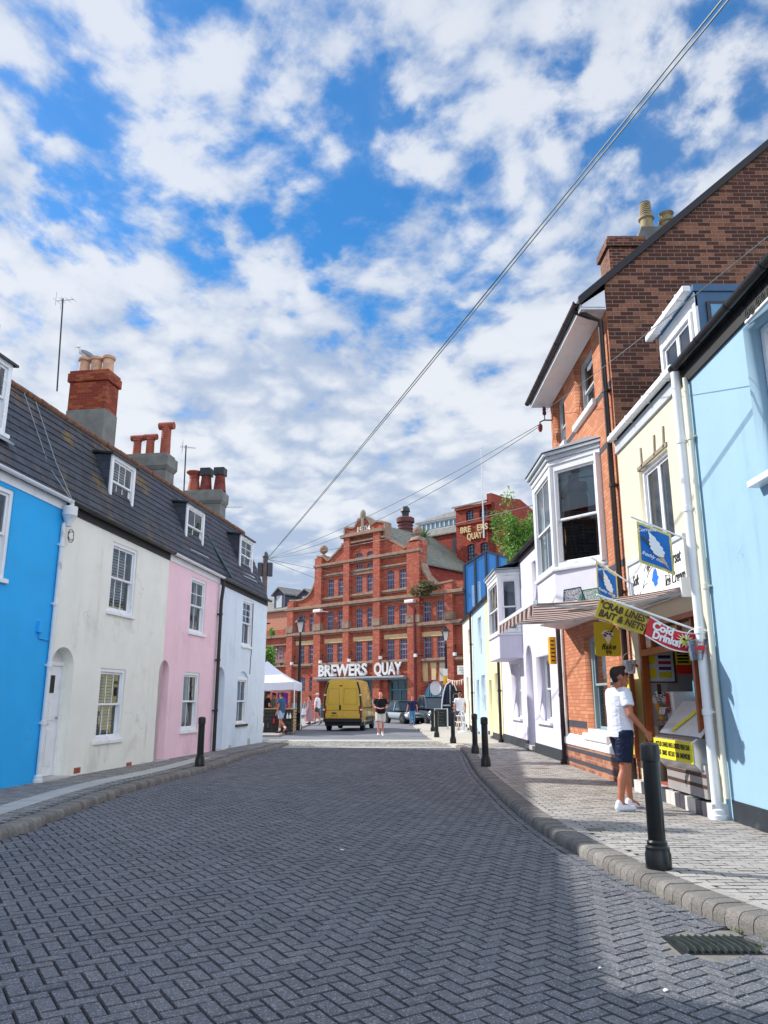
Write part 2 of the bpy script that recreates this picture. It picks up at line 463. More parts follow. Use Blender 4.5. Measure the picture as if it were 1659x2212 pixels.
def make_world():
    w = bpy.data.worlds.new('World'); sc.world = w; w.use_nodes = True
    nt = w.node_tree; t = NT(nt)
    bg = nt.nodes['Background']; bg.inputs['Strength'].default_value = .1
    sky = t.n('ShaderNodeTexSky'); sky.sky_type = 'NISHITA'; sky.sun_disc = False
    sky.sun_elevation = SUN_EL; sky.sun_rotation = atan2(SUN.x, SUN.y)
    sky.air_density = 1.0; sky.dust_density = .3; sky.ozone_density = 2.5
    hs = t.n('ShaderNodeHueSaturation'); hs.inputs['Saturation'].default_value = 1.5; hs.inputs['Value'].default_value = 1.75
    hs.inputs['Hue'].default_value = .5
    t.l(sky.outputs[0], hs.inputs['Color'])
    tc = t.n('ShaderNodeTexCoord'); d = tc.outputs['Generated']
    sp = t.n('ShaderNodeSeparateXYZ'); t.l(d, sp.inputs[0])
    x, y, z = sp.outputs
    zz = t.math('ADD', t.math('MAXIMUM', z, 0.), .2)
    cb = t.n('ShaderNodeCombineXYZ')
    t.l(t.math('DIVIDE', x, zz), cb.inputs[0]); t.l(t.math('DIVIDE', y, zz), cb.inputs[1])
    q0 = cb.outputs[0]
    # wind-drawn streaks: rotate and stretch the cloud plane, warp it a little
    mp = t.n('ShaderNodeMapping'); t.l(q0, mp.inputs[0]); mp.inputs['Rotation'].default_value = (0, 0, RAD(38)); mp.inputs['Scale'].default_value = (1.08, .95, 1)
    mp.inputs['Location'].default_value = (3.7, 1.3, 0)
    wn = t.n('ShaderNodeTexNoise'); wn.inputs['Scale'].default_value = 1.6; wn.inputs['Detail'].default_value = 3.
    t.l(mp.outputs[0], wn.inputs['Vector'])
    vm = t.n('ShaderNodeVectorMath', operation='SCALE'); t.l(wn.outputs['Color'], vm.inputs[0]); vm.inputs['Scale'].default_value = .16
    va = t.n('ShaderNodeVectorMath', operation='ADD'); t.l(mp.outputs[0], va.inputs[0]); t.l(vm.outputs[0], va.inputs[1])
    q = va.outputs[0]
    n1 = t.noise(q, 9.5, 10., .57)
    n2 = t.noise(q, 1.7, 4., .5)
    n3 = t.noise(q, 25., 6., .65)
    big = t.math('ADD', t.math('MULTIPLY', n1, .72), t.math('MULTIPLY', n2, .36))
    big = t.math('ADD', big, t.math('MULTIPLY', n3, .17))
    # rounded altocumulus puffs
    wq = t.n('ShaderNodeTexNoise'); wq.inputs['Scale'].default_value = 9.; wq.inputs['Detail'].default_value = 5.; t.l(q, wq.inputs['Vector'])
    ws = t.n('ShaderNodeVectorMath', operation='SCALE'); t.l(wq.outputs['Color'], ws.inputs[0]); ws.inputs['Scale'].default_value = .16
    wa = t.n('ShaderNodeVectorMath', operation='ADD'); t.l(q, wa.inputs[0]); t.l(ws.outputs[0], wa.inputs[1])
    vo = t.n('ShaderNodeTexVoronoi'); vo.feature = 'SMOOTH_F1'; vo.inputs['Scale'].default_value = 11.; vo.inputs['Smoothness'].default_value = .45; t.l(wa.outputs[0], vo.inputs['Vector'])
    puff = t.math('SUBTRACT', .42, vo.outputs['Distance'])
    big = t.math('ADD', big, t.math('MULTIPLY', puff, .26))
    # more cover towards the horizon
    low = t.ramp(z, .58, .24, -.03, .16)
    big = t.math('ADD', big, low)
    # open blue holes where the photograph has them
    holes = [((790, 310), .13, .15), ((260, 420), .13, .15), ((455, 95), .10, .12), ((1240, 250), .05, .10), ((1465, 155), .075, .14),
             ((1420, 350), .08, .15), ((90, 160), .09, .09), ((690, 590), .03, .09), ((560, 470), .05, .09), ((1250, 60), .07, .11), ((1600, 180), .05, .1), ((60, 480), .05, .1), ((890, 285), .05, .09)]
    wob = t.math('MULTIPLY', t.math('SUBTRACT', n1, .5), .22)
    for (u, v), rr, amp in holes:
        dv = ray(u, v).normalized()
        dt = t.n('ShaderNodeVectorMath', operation='DISTANCE'); t.l(d, dt.inputs[0]); dt.inputs[1].default_value = dv
        big = t.math('SUBTRACT', big, t.ramp(t.math('ADD', dt.outputs['Value'], wob), 0., rr * 1.15, amp * .62, 0.))
    tb = t.math('SUBTRACT', t.math('MULTIPLY', x, .8), t.math('MULTIPLY', y, .6))
    big = t.math('ADD', big, t.ramp(tb, 0., .5, 0., .3))
    dens = t.math('MULTIPLY', t.ramp(big, .375, .63, .15, 1.), t.ramp(z, .66, .34, .9, 1.))
    # cloud brightness: white crests, grey-blue bellies
    n4 = t.noise(q, 2.4, 6., .55)
    sh = t.math('ADD', t.math('ADD', t.math('MULTIPLY', n4, .75), t.math('MULTIPLY', n1, .4)), t.math('MULTIPLY', puff, .3))
    belly = t.ramp(z, .34, .12, 0., .17)
    sh = t.math('SUBTRACT', sh, belly)
    shade = t.ramp(sh, .36, .66)
    cc = t.mix(shade, (4.2, 5.1, 6.7, 1), (7.9, 8.2, 8.7, 1))
    c = t.mix(t.math('MULTIPLY', dens, .97), hs.outputs['Color'], cc)
    # brightness added to the unseen sky behind and right, filling the shaded fronts
    tt = t.math('SUBTRACT', t.math('MULTIPLY', x, .8), t.math('MULTIPLY', y, .6))
    back = t.ramp(tt, -.05, .55, 1., 2.05)
    vs = t.n('ShaderNodeVectorMath', operation='SCALE'); t.l(c, vs.inputs[0]); t.l(back, vs.inputs['Scale'])
    t.l(vs.outputs[0], bg.inputs['Color'])
make_world()
sc.view_settings.view_transform = 'Standard'; sc.view_settings.look = 'None'; sc.view_settings.exposure = .12; sc.view_settings.gamma = 1.
sc.cycles.max_bounces = 8; sc.cycles.transparent_max_bounces = 16; sc.cycles.use_denoising = True
sc.cycles.sample_clamp_indirect = 6.
# ------------------------------------------------------------------ ground, road, kerbs, pavements
def interp(tab, y):
    if y <= tab[0][1]:
        a, b = tab[0], tab[1]
    elif y >= tab[-1][1]:
        a, b = tab[-2], tab[-1]
    else:
        for i in range(len(tab) - 1):
            if tab[i][1] <= y <= tab[i + 1][1]:
                a, b = tab[i], tab[i + 1]; break
    k = (y - a[1]) / (b[1] - a[1])
    return a[0] + (b[0] - a[0]) * k

def kerbline(pix):
    pts = [G(u, v, 0.) for u, v in pix]
    return sorted([(p.x, p.y) for p in pts], key=lambda p: p[1])
KR = kerbline([(1600, 2024.6), (1512, 1977.7), (1422, 1935), (1348, 1901.6), (1270, 1860), (1219, 1831), (1184, 1810), (1151, 1786.5), (1118, 1760.7), (1090, 1735), (1057.3, 1702), (1033.9, 1678.7), (1017.5, 1653), (1008, 1634), (996.4, 1622.5), (984.7, 1616.6)])
KR = [(3.55, 3.2), (3.18, 4.4)] + [p for p in KR if p[1] > 4.9]
KL = kerbline([(0, 1821), (36.5, 1804), (109.4, 1775.6), (169, 1752), (234, 1726), (312.5, 1700), (364.6, 1688), (432, 1670), (491.5, 1650), (533, 1633.7), (574.8, 1625), (622.7, 1610.7)])
KL = [(-5.6, 2.), (-5.25, 5.), (-4.95, 7.2)] + KL
def smooth(tab):
    ys = [tab[0][1] + (tab[-1][1] - tab[0][1]) * i / 60 for i in range(61)]
    xs = [interp(tab, y) for y in ys]
    for _ in range(3):
        xs = [xs[0]] + [(xs[i - 1] + 2 * xs[i] + xs[i + 1]) / 4 for i in range(1, 60)] + [xs[-1]]
    return list(zip(xs, ys))
KR = smooth(KR); KL = smooth(KL)
YEND = KR[-1][1]
XF = 4.15                      # right-hand street front
LA = Vector((-6.05, 14.06, 0)); LD = Vector((.15, 1, 0)).normalized()
def xleft(y): return -6.05 + .15 * (y - 14.06)

M['paver'] = blockmat('charcoal_paving_block', S(94, 97, 106), S(116, 116, 122), .5, joint=.5, rough=.65)
M['paver_grey'] = blockmat('grey_paving_block', S(172, 167, 163), S(196, 190, 184), .12, joint=.55)
M['bed'] = mat('dark_joint_sand', S(28, 27, 28), .95, .2, 20.)
M['asphalt'] = mat('grey_tarmac', S(112, 114, 122), .9, .12, .6, bump=.3, bscale=120., stain=S(90, 92, 98), stain_amt=.5, stain_scale=.5)
M['slab'] = mat('pale_concrete_slab', S(176, 176, 172), .85, .1, 2., bump=.2, bscale=80., stain=S(130, 128, 122), stain_amt=.5, stain_scale=1.5)
M['kerb'] = blockmat('kerb_concrete', S(112, 108, 104), S(150, 144, 138), .15)
M['cobble'] = blockmat('pale_setts', S(150, 146, 138), S(206, 200, 190), .1)

g = MB(); g.poly([(-600, -300, -.05), (600, -300, -.05), (600, 1500, -.05), (-600, 1500, -.05)])
tag(g.build('ground', mat('distant_ground', S(128, 124, 116), .95, .1, .05)), kind='structure')
g = MB(); g.poly([(-40, YEND + .6, -.004), (60, YEND + .6, -.004), (60, 90, -.004), (-40, 90, -.004)])
tag(g.build('road', M['asphalt']), kind='structure')
g = MB(); g.poly([(-9, -2, -.016), (8, -2, -.016), (8, YEND + .6, -.016), (-9, YEND + .6, -.016)])
tag(g.build('road', M['bed']), kind='structure')

def blocks(name, cells, m, ztop, ch=.006, gap=.0036, drop=.014):
    """cells: (centre, half-length vector, half-width vector) -> one mesh of chamfered paving blocks"""
    V = []; F = []; tone = []; edge = []
    r = random.Random(5)
    for c, a, b in cells:
        la = a.length; lb = b.length
        a1 = a * ((la - gap) / la); b1 = b * ((lb - gap) / lb)
        a2 = a * ((la - gap - ch) / la); b2 = b * ((lb - gap - ch) / lb)
        z = ztop + c.z + r.uniform(-.0018, .0018); tx = r.uniform(-.0015, .0015); ty = r.uniform(-.0015, .0015)
        o = len(V)
        for s1, s2 in ((-1, -1), (1, -1), (1, 1), (-1, 1)):
            p = c + a2 * s1 + b2 * s2; V.append((p.x, p.y, z + tx * s1 + ty * s2))
        for s1, s2 in ((-1, -1), (1, -1), (1, 1), (-1, 1)):
            p = c + a1 * s1 + b1 * s2; V.append((p.x, p.y, ztop - drop))
        F.append((o, o + 1, o + 2, o + 3))
        for i in range(4):
            j = (i + 1) % 4
            F.append((o + i, o + 4 + i, o + 4 + j, o + j))
        tn = min(1, max(0, r.gauss(.45, .3))); tone += [tn] * 5; edge += [0.] + [1.] * 4
    me = bpy.data.meshes.new(name); me.from_pydata(V, [], F); me.materials.append(m)
    at_ = me.attributes.new('tone', 'FLOAT', 'FACE'); at_.data.foreach_set('value', tone)
    at_ = me.attributes.new('joint', 'FLOAT', 'FACE'); at_.data.foreach_set('value', edge)
    bm = bmesh.new(); bm.from_mesh(me); bmesh.ops.recalc_face_normals(bm, faces=bm.faces)
    for f in bm.faces:
        if f.normal.z < -.2: f.normal_flip()
    bm.to_mesh(me); bm.free()
    return link(name, me)

DRAIN = (G(1445, 2035), G(1590, 2095))   # only for the opening in the paving
DX0, DX1 = 1.81, 2.33
DY0, DY1 = 5.14, 5.52
def herringbone():
    W = .1; th = RAD(32); e1 = Vector((cos(th), sin(th), 0)); e2 = Vector((-sin(th), cos(th), 0))
    cells = []
    for a in range(-140, 320):
        for b in range(-190, 330):
            k = (a - b) % 4
            if k == 0: c = e1 * ((a + 1) * W) + e2 * ((b + .5) * W); A, B = e1 * W, e2 * (W / 2)
            elif k == 3: c = e1 * ((a + .5) * W) + e2 * ((b + 1) * W); A, B = e2 * W, e1 * (W / 2)
            else: continue
            if c.y < 3.2 or c.y > YEND + .35: continue
            if c.x < interp(KL, c.y) + .02 or c.x > interp(KR, c.y) - .12: continue
            if DX0 - .04 < c.x < DX1 + .02 and DY0 - .04 < c.y < DY1 + .04: continue
            cells.append((c, A, B))
    # two courses laid along the right-hand kerb as a channel
    y = 3.2
    while y < YEND + .2:
        x = interp(KR, y); x2 = interp(KR, y + .2); t = Vector((x2 - x, .2, 0)).normalized(); n = Vector((t.y, -t.x, 0))
        for k in (.06, .165):
            c = Vector((x, y, .005)) + t * .1 - n * k
            if DX0 - .04 < c.x < DX1 + .02 and DY0 - .08 < c.y < DY1 + .08: continue
            cells.append((c, t * .1, n * .05))
        y += .2 * t.y
    tag(blocks('road', cells, M['paver'], 0.), kind='structure')
herringbone()

def kerb(name, tab, side, h=.105):
    """bull-nosed kerb blocks along the line; side = +1 pavement lies to +x"""
    mb = MB(); y = 3.0; tone = []
    prof = [(0, -.03), (.002, .05), (.014, .078), (.036, .097), (.062, h), (.19, h), (.245, h - .004)]
    while y < tab[-1][1]:
        x = interp(tab, y); t = Vector((interp(tab, y + .1) - x, .1, 0)).normalized(); n = Vector((t.y, -t.x, 0)) * side
        L = .122; a = Vector((x, y, 0)) + t * .004; b = a + t * (L - .008)
        dz = rnd.uniform(-.003, .003); k = len(prof)
        vs = [p + n * q[0] + Vector((0, 0, q[1] + dz)) for p in (a, b) for q in prof]
        fs = [(i, i + 1, k + i + 1, k + i) for i in range(k - 1)] + [tuple(range(k)), tuple(range(2 * k - 1, k - 1, -1))]
        mb.add(vs, fs); tone += [rnd.random()] * len(fs)
        y += L * t.y
    o = mb.build(name, M['kerb'], smooth=50); q = o.data.attributes.new('tone', 'FLOAT', 'FACE'); q.data.foreach_set('value', tone); tag(o, kind='structure')
kerb('kerb', KR, 1)
kerb('kerb', KL, -1, .1)

def pave_right():
    cells = []
    ny = int((YEND - 2.4) / .105)
    for j in range(ny + 8):
        y = 2.6 + j * .105
        for i in range(40):
            x = 1.0 + i * .21 + (.105 if j % 2 else 0)
            if y < YEND: lim = interp(KR, y) + .3
            else: lim = 2.6
            if x < lim or x > XF + .1: continue
            cells.append((Vector((x, y, 0)), Vector((.105, 0, 0)), Vector((0, .0525, 0))))
    # courses that follow the kerb
    y = 3.0
    while y < YEND:
        x = interp(KR, y); t = Vector((interp(KR, y + .2) - x, .2, 0)).normalized(); n = Vector((t.y, -t.x, 0))
        for k in (.295,):
            c = Vector((x, y, .004)) + t * .1 + n * k; cells.append((c, t * .105, n * .05))
        y += .21 * t.y
    tag(blocks('pavement', cells, M['paver_grey'], .1, ch=.005, gap=.003), kind='structure')
    b = MB()
    ys = [2.6 + i * .5 for i in range(int((YEND - 2.6) / .5) + 1)] + [YEND]
    pts = [(interp(KR, y) + .1, y, .086) for y in ys] + [(XF + .6, YEND, .086), (XF + .6, 2.6, .086)]
    b.poly(pts); tag(b.build('pavement', M['bed']), kind='structure')
pave_right()

def pave_left():
    cells = []; r2 = random.Random(3)
    for j in range(int((28.4 - 9) / .105)):
        y = 9 + j * .105
        for i in range(30):
            off = .36 + i * .21 + (.105 if j % 2 else 0)
            x = interp(KL, y) - off
            if x < xleft(y) - .2: continue
            sx = interp(KL, y) - .78 + (y - 12) * .006
            if sx - .2 < x < sx + .2 and y < 19.5: continue
            cells.append((Vector((x, y, 0)), Vector((.105, .012, 0)), Vector((-.006, .0525, 0))))
    tag(blocks('pavement', cells, M['paver_grey_l'], .1, ch=.005, gap=.003), kind='structure')
    b = MB(); ys = [8.5 + i * .5 for i in range(37)] + [YEND + .4]
    b.poly([(interp(KL, y) - .1, y, .086) for y in ys] + [(-3.6 - .6, 28.2, .086), (-9, 28.2, .086), (-9, 8.5, .086)])
    tag(b.build('pavement', M['bed']), kind='structure')
    # worn smooth slab strip
    b = MB(); y = 8.5
    while y < 19.4:
        q = [(interp(KL, yy) - .78 + (yy - 12) * .006 + s * .19, yy, .104) for yy, s in ((y, -1), (y, 1), (y + .58, 1), (y + .58, -1))]
        b.prism(q, (0, 0, -.02)); y += .6
    tag(b.build('path', M['slab']), kind='structure')
M['paver_grey_l'] = blockmat('left_paving_block', S(140, 138, 138), S(158, 155, 152), .15, joint=.55)  # left-hand blocks, darker in tone than the right-hand ones
pave_left()

# raised crossing: pale concrete bands with setts between, across the mouth of the square
ya, yb = YEND + .45, YEND + 5.2
cells = []; r3 = random.Random(9)
y = YEND + 1.0
while y < YEND + 3.9:
    x = -5.5 + r3.uniform(0, .15)
    while x < 4.0:
        w = r3.uniform(.14, .2)
        cells.append((Vector((x + w / 2, y, 0)), Vector((w / 2, 0, 0)), Vector((0, .07, 0)))); x += w
    y += .145
tag(blocks('road', cells, M['cobble'], .02, ch=.022, gap=.008, drop=.02), kind='structure')
b = MB()
b.poly([(-3.2, YEND + .3, .001), (2.6, YEND + .3, .001), (4.2, YEND + 1.05, .001), (-4.2, YEND + 1.05, .001)])
b.poly([(-4.2, YEND + 3.85, .002), (2.2, YEND + 3.85, .002), (2.0, YEND + 5.4, .002), (-4.4, YEND + 5.4, .002)])
tag(b.build('road', M['slab']), kind='structure')
b = MB(); b.poly([(-9, YEND + .9, .0025), (4.4, YEND + .9, .0025), (4.4, YEND + 3.95, .0025), (-9, YEND + 3.95, .0025)])
tag(b.build('road', mat('sett_joints', S(96, 92, 86), .95, .2, 10.)), kind='structure')
# far pavements: right-hand terrace beyond the crossing and the market corner on the left
pr = [G(985, 1616.6, 0), G(955, 1606, 0), G(927.6, 1595, 0), G(905, 1578, 0), G(893, 1570, 0)]
b = MB()
b.prism([(p.x, p.y, .06) for p in pr] + [(2.6, 50, .06), (9, 52, .06), (4.6, 40, .06), (4.3, YEND - .2, .06), (2.6, YEND - .3, .06)], (0, 0, -.08))
tag(b.build('pavement', M['slab_r']) if 'slab_r' in M else b.build('pavement', M['paver_far']) if 'paver_far' in M else b.build('pavement', mat('grey_paving_far', S(182, 176, 168), .9, .08, 1.5, bump=.3, bscale=20.)), kind='structure')
pl = [G(600, 1592, 0), G(645, 1575, 0), G(690, 1559, 0), G(702, 1555, 0)]
b = MB()
b.prism([(p.x, p.y, .08) for p in pl] + [(-3.0, 60, .08), (-16, 60, .08), (-16, pl[0].y, .08)], (0, 0, -.1))
tag(b.build('pavement', mat('market_corner_paving', S(160, 155, 150), .9, .1, 1.5, bump=.3, bscale=20.)), kind='structure')
# ------------------------------------------------------------------ shared house pieces
def winpx(fr, uL, uR, vT, vB, off=0., vm=None):
    vm = (vT + vB) / 2 if vm is None else vm
    um = (uL + uR) / 2
    a = fr.px(uL, vm, off)[0]; b = fr.px(uR, vm, off)[0]
    return min(a, b), max(a, b), fr.px(um, vB, off)[1], fr.px(um, vT, off)[1]

def window(par, x0, x1, z0, z1, y=.02, cols=2, rt=1, rb=1, fm=None, cas=.075, cover=None, sill=True, split=.5, bar=.022, sillm=None, sillp=.07, name='window', half_open=0., style='sash', glass=None, label=None):
    """timber window in the local frame of a facade (y = 0 is the wall face); window > pane, sill, blind"""
    fm = fm or M['white']; w = x1 - x0; h = z1 - z0; b = MB()
    st_ = .045
    b.box(0, cas, 0, .12, 0, h); b.box(w - cas, w, 0, .12, 0, h)
    b.box(cas, w - cas, 0, .12, h - cas, h); b.box(cas, w - cas, .0, .12, 0, cas * .7)
    ix0, ix1, iz0, iz1 = cas, w - cas, cas * .7, h - cas
    p = MB()
    def sash(za, zb, ya, rows):
        b.box(ix0, ix0 + st_, ya, ya + .035, za, zb); b.box(ix1 - st_, ix1, ya, ya + .035, za, zb)
        b.box(ix0 + st_, ix1 - st_, ya, ya + .035, za, za + st_); b.box(ix0 + st_, ix1 - st_, ya, ya + .035, zb - st_, zb)
        gx0, gx1, gz0, gz1 = ix0 + st_, ix1 - st_, za + st_, zb - st_
        for i in range(1, cols):
            xx = gx0 + (gx1 - gx0) * i / cols
            b.box(xx - bar / 2, xx + bar / 2, ya + .006, ya + .03, gz0, gz1)
        for i in range(1, rows):
            zz = gz0 + (gz1 - gz0) * i / rows
            b.box(gx0, gx1, ya + .008, ya + .028, zz - bar / 2, zz + bar / 2)
        p.poly([(gx0 - .01, ya + .018, gz0 - .01), (gx1 + .01, ya + .018, gz0 - .01), (gx1 + .01, ya + .018, gz1 + .01), (gx0 - .01, ya + .018, gz1 + .01)])
    if style == 'sash':
        zm = iz0 + (iz1 - iz0) * split
        sash(zm - .02, iz1, .035, rt); sash(iz0, zm + .02, .075, rb)
    elif style == 'casement':
        xm = (ix0 + ix1) / 2
        s_ = ix1
        for a, c in ((ix0, xm - .01), (xm + .01, s_)):
            ix0_, ix1_ = ix0, ix1
            ix0, ix1 = a, c
            cc = cols; cols = 1
            b.box(a, a + st_, .04, .08, iz0, iz1); b.box(c - st_, c, .04, .08, iz0, iz1)
            b.box(a + st_, c - st_, .04, .08, iz0, iz0 + st_); b.box(a + st_, c - st_, .04, .08, iz1 - st_, iz1)
            for i in range(1, rt):
                zz = iz0 + (iz1 - iz0) * i / rt
                b.box(a + st_, c - st_, .045, .075, zz - bar / 2, zz + bar / 2)
            p.poly([(a + st_ - .01, .06, iz0 + st_ - .01), (c - st_ + .01, .06, iz0 + st_ - .01), (c - st_ + .01, .06, iz1 - st_ + .01), (a + st_ - .01, .06, iz1 - st_ + .01)])
            ix0, ix1, cols = ix0_, ix1_, cc
    o = b.build(name, fm, par, loc=(x0, y, z0), bevel=.006)
    if label: o['label'] = label
    p.build('pane', glass or M['glass'], o, fix=False)
    if sill:
        s_ = MB(); s_.box(-.05, w + .05, -sillp, .1, -.075, -.002)
        s_.build('sill', sillm or fm, o, bevel=.008)
    if cover == 'blind':
        s_ = MB(); n = int((h - .1) / .062)
        for i in range(n):
            zz = .06 + i * (h - .12) / n
            s_.add([(cas + .01, .165, zz), (w - cas - .01, .165, zz), (w - cas - .01, .19, zz + .044), (cas + .01, .19, zz + .044)], [(0, 1, 2, 3)])
        s_.build('blind', M['blind'], o, fix=False)
    elif cover in ('net', 'curtain', 'roller'):
        s_ = MB(); n = 26
        lo = {'net': .05, 'curtain': .05, 'roller': h * .55}[cover]
        for i in range(n):
            a, c = cas + (w - 2 * cas) * i / n, cas + (w - 2 * cas) * (i + 1) / n
            if cover == 'curtain' and .3 < (i + .5) / n < .7: continue
            ya, yc = (.2 + .018 * sin(i * 1.9), .2 + .018 * sin((i + 1) * 1.9)) if cover != 'roller' else (.19, .19)
            s_.add([(a, ya, lo), (c, yc, lo), (c, yc, h - .05), (a, ya, h - .05)], [(0, 1, 2, 3)])
        s_.build('curtain', M['curtain'], o, fix=False)
    return o

def gutter(par, a, b, m, r=.055, name='gutter', brackets=True):
    g = MB(); a = Vector(a); b = Vector(b); n = 8
    t = (b - a)
    vs = []
    for p in (a, b):
        for j in range(n + 1):
            q = pi + pi * j / n
            vs.append(p + Vector((0, cos(q) * r, sin(q) * r)))
        for j in range(n, -1, -1):
            q = pi + pi * j / n
            vs.append(p + Vector((0, cos(q) * (r - .008), sin(q) * (r - .008))))
    k = 2 * (n + 1)
    g.add(vs, [(i, (i + 1) % k, k + (i + 1) % k, k + i) for i in range(k)] + [tuple(range(k)), tuple(range(2 * k - 1, k - 1, -1))])
    if brackets:
        L = t.length; c = int(L / .9) + 1
        for i in range(c + 1):
            p = a + t * (i / max(c, 1)) * .98 + t * .01
            for j in range(n):
                q0 = pi + pi * j / n; q1 = pi + pi * (j + 1) / n
                d = t.normalized() * .018
                p0 = p + Vector((0, cos(q0) * (r + .007), sin(q0) * (r + .007))); p1 = p + Vector((0, cos(q1) * (r + .007), sin(q1) * (r + .007)))
                g.add([p0 - d, p1 - d, p1 + d, p0 + d], [(0, 1, 2, 3)])
    return g.build(name, m, par)

def pipe(par, pts, r, m, name='downpipe', collars=(), foot=None):
    g = MB(); g.tube(pts, r, 12)
    for p in collars:
        g.lathe(p[0], p[1], [(r, p[2] - .04), (r + .012, p[2] - .035), (r + .012, p[2] + .035), (r, p[2] + .04)], 12)
        g.box(p[0] - r - .03, p[0] + r + .03, p[1] + r * .3, p[1] + r + .04, p[2] - .012, p[2] + .012)
    if foot:
        g.lathe(foot[0], foot[1], [(r + .045, foot[2]), (r + .045, foot[2] + .05), (r + .03, foot[2] + .06), (r + .03, foot[2] + .11), (r, foot[2] + .13)], 16)
    return g.build(name, m, par, smooth=40)

def pot(par, x, y, z, h, r, m, kind='plain'):
    g = MB()
    if kind == 'plain':
        g.lathe(x, y, [(r * .98, z), (r * .9, z + h * .8), (r * 1.15, z + h * .84), (r * 1.2, z + h * .93), (r * 1.05, z + h * .95), (r * 1.05, z + h), (r * .8, z + h), (r * .75, z + h * .7)], 16)
    elif kind == 'tee':
        g.lathe(x, y, [(r, z), (r * .92, z + h * .72), (r * 1.1, z + h * .74), (r * 1.05, z + h * .8)], 16)
        g.tube([(x, y - r * 1.6, z + h * .88), (x, y + r * 1.6, z + h * .88)], [r * .75, r * .75], 12)
    elif kind == 'tall':
        p = [(r * 1.05, z), (r, z + h * .45)]
        for i in range(6):
            zz = z + h * (.46 + i * .07); p += [(r * .94, zz), (r * 1.02, zz + h * .03), (r * .94, zz + h * .06)]
        p += [(r * 1.0, z + h * .9), (r * .9, z + h)]
        g.lathe(x, y, p, 16)
        g.tube([(x, y - r * 1.6, z + h), (x, y + r * 1.6, z + h)], [r * .8, r * .8], 12)
    elif kind == 'flare':
        g.lathe(x, y, [(r * 1.2, z), (r * .85, z + h * .65), (r * .95, z + h * .68), (r * .85, z + h * .72), (r * .95, z + h * .75), (r * .85, z + h * .8), (r * 1.5, z + h * .95), (r * 1.5, z + h), (r * .8, z + h)], 16)
    elif kind == 'cowl':
        g.lathe(x, y, [(r * 1.15, z), (r * .85, z + h * .68), (r * .85, z + h * .7)], 16)
        g.box(x - r * .95, x + r * .95, y - r * .95, y + r * .95, z + h * .68, z + h, 1)
        g.bar((x - r * 1.5, y, z + h * .7), (x + r * 1.5, y, z + h * .7), .02, m=1)
        return g.build('chimney_pot', [m, M['darkmetal']], par, smooth=40)
    elif kind == 'louvre':
        p = [(r, z), (r * .9, z + h * .42), (r * 1.15, z + h * .46), (r * 1.15, z + h * .52), (r * .8, z + h * .54)]
        for i in range(7):
            zz = z + h * (.55 + i * .058); p += [(r * .8, zz), (r * .8, zz + h * .035), (r * .66, zz + h * .036), (r * .66, zz + h * .056)]
        p += [(r * .78, z + h * .97), (r * .5, z + h)]
        g.lathe(x, y, p, 16)
    elif kind == 'bell':
        g.lathe(x, y, [(r, z), (r * .9, z + h * .5), (r * 1.15, z + h * .56), (r * 1.15, z + h * .68), (r * .7, z + h * .7), (r * .72, z + h * .86), (r * 1.05, z + h * .97), (r * 1.05, z + h), (r * .8, z + h)], 16)
    return g.build('chimney_pot', m, par, smooth=35)

def aerial(name, label, base, h, boom, heading, lean=(0, 0), group=None, els=7):
    """roof aerial: pole > boom with rods"""
    o = root(name, label, 'aerial', base, 0, group)
    top = Vector((lean[0], lean[1], h))
    g = MB(); g.tube([(0, 0, 0), top], .022, 8); g.build('pole', M['darkmetal'], o, smooth=60)
    g = MB(); d = Vector((cos(heading), sin(heading), 0)); n = Vector((-d.y, d.x, 0))
    a = top - Vector((0, 0, .06)) - d * boom * .35; c = a + d * boom
    g.bar(a, c, .014)
    for i in range(els):
        p = a + (c - a) * (i / (els - 1)); l = .17 - .06 * i / els
        g.bar(p - n * l, p + n * l, .007); 
    q = a + d * .05
    g.bar(q - Vector((0, 0, .2)) + n * .12, q + Vector((0, 0, .2)) + n * .12, .008); g.bar(q - Vector((0, 0, .2)) - n * .12, q + Vector((0, 0, .2)) - n * .12, .008)
    g.build('rods', M['metal'], o)
    return o

# ------------------------------------------------------------------ left terrace
L = Fr(LA.x, LA.y, atan2(LD.y, LD.x))
def ze(s): return 5.16 - .0215 * s
ZT = 7.36
SB = [-12.5, -5.6, 0.0, L.px(352, 1423)[0], L.px(465, 1440)[0], L.px(572, 1455)[0]]

M['p_blue'] = mat('bright_blue_masonry_paint', S(34, 172, 240), .75, .05, 1.2, bump=.25, bscale=90., stain=S(70, 165, 225), stain_amt=.35, stain_scale=1.3, streak=S(90, 170, 220), streak_amt=0.35)
M['p_cream'] = mat('cream_masonry_paint', S(240, 239, 227), .8, .04, 1.2, bump=.25, bscale=90., stain=S(176, 172, 158), stain_amt=.35, stain_scale=.9, streak=S(160, 156, 140), streak_amt=0.36)
M['p_pink'] = mat('pink_masonry_paint', S(246, 208, 217), .8, .04, 1.2, bump=.25, bscale=90., stain=S(214, 160, 176), stain_amt=.3, stain_scale=.9, streak=S(200, 160, 168), streak_amt=0.4)
M['p_pale'] = mat('pale_blue_masonry_paint', S(216, 228, 240), .8, .04, 1.2, bump=.25, bscale=90., stain=S(165, 180, 188), stain_amt=.35, stain_scale=.9, streak=S(160, 170, 174), streak_amt=0.5)
M['slate'] = slatemat('welsh_slate', S(68, 74, 86), S(128, 98, 50), .6, lscale=.7)
M['slate_lichen'] = slatemat('lichen_slate', S(68, 71, 79), S(146, 114, 34), .95, lscale=.75)
M['slate_purple'] = slatemat('weathered_slate', S(70, 72, 84), S(100, 82, 62), .6)
M['slate_cheek'] = slatemat('slate_cheek', S(62, 68, 80), None, axis='y')
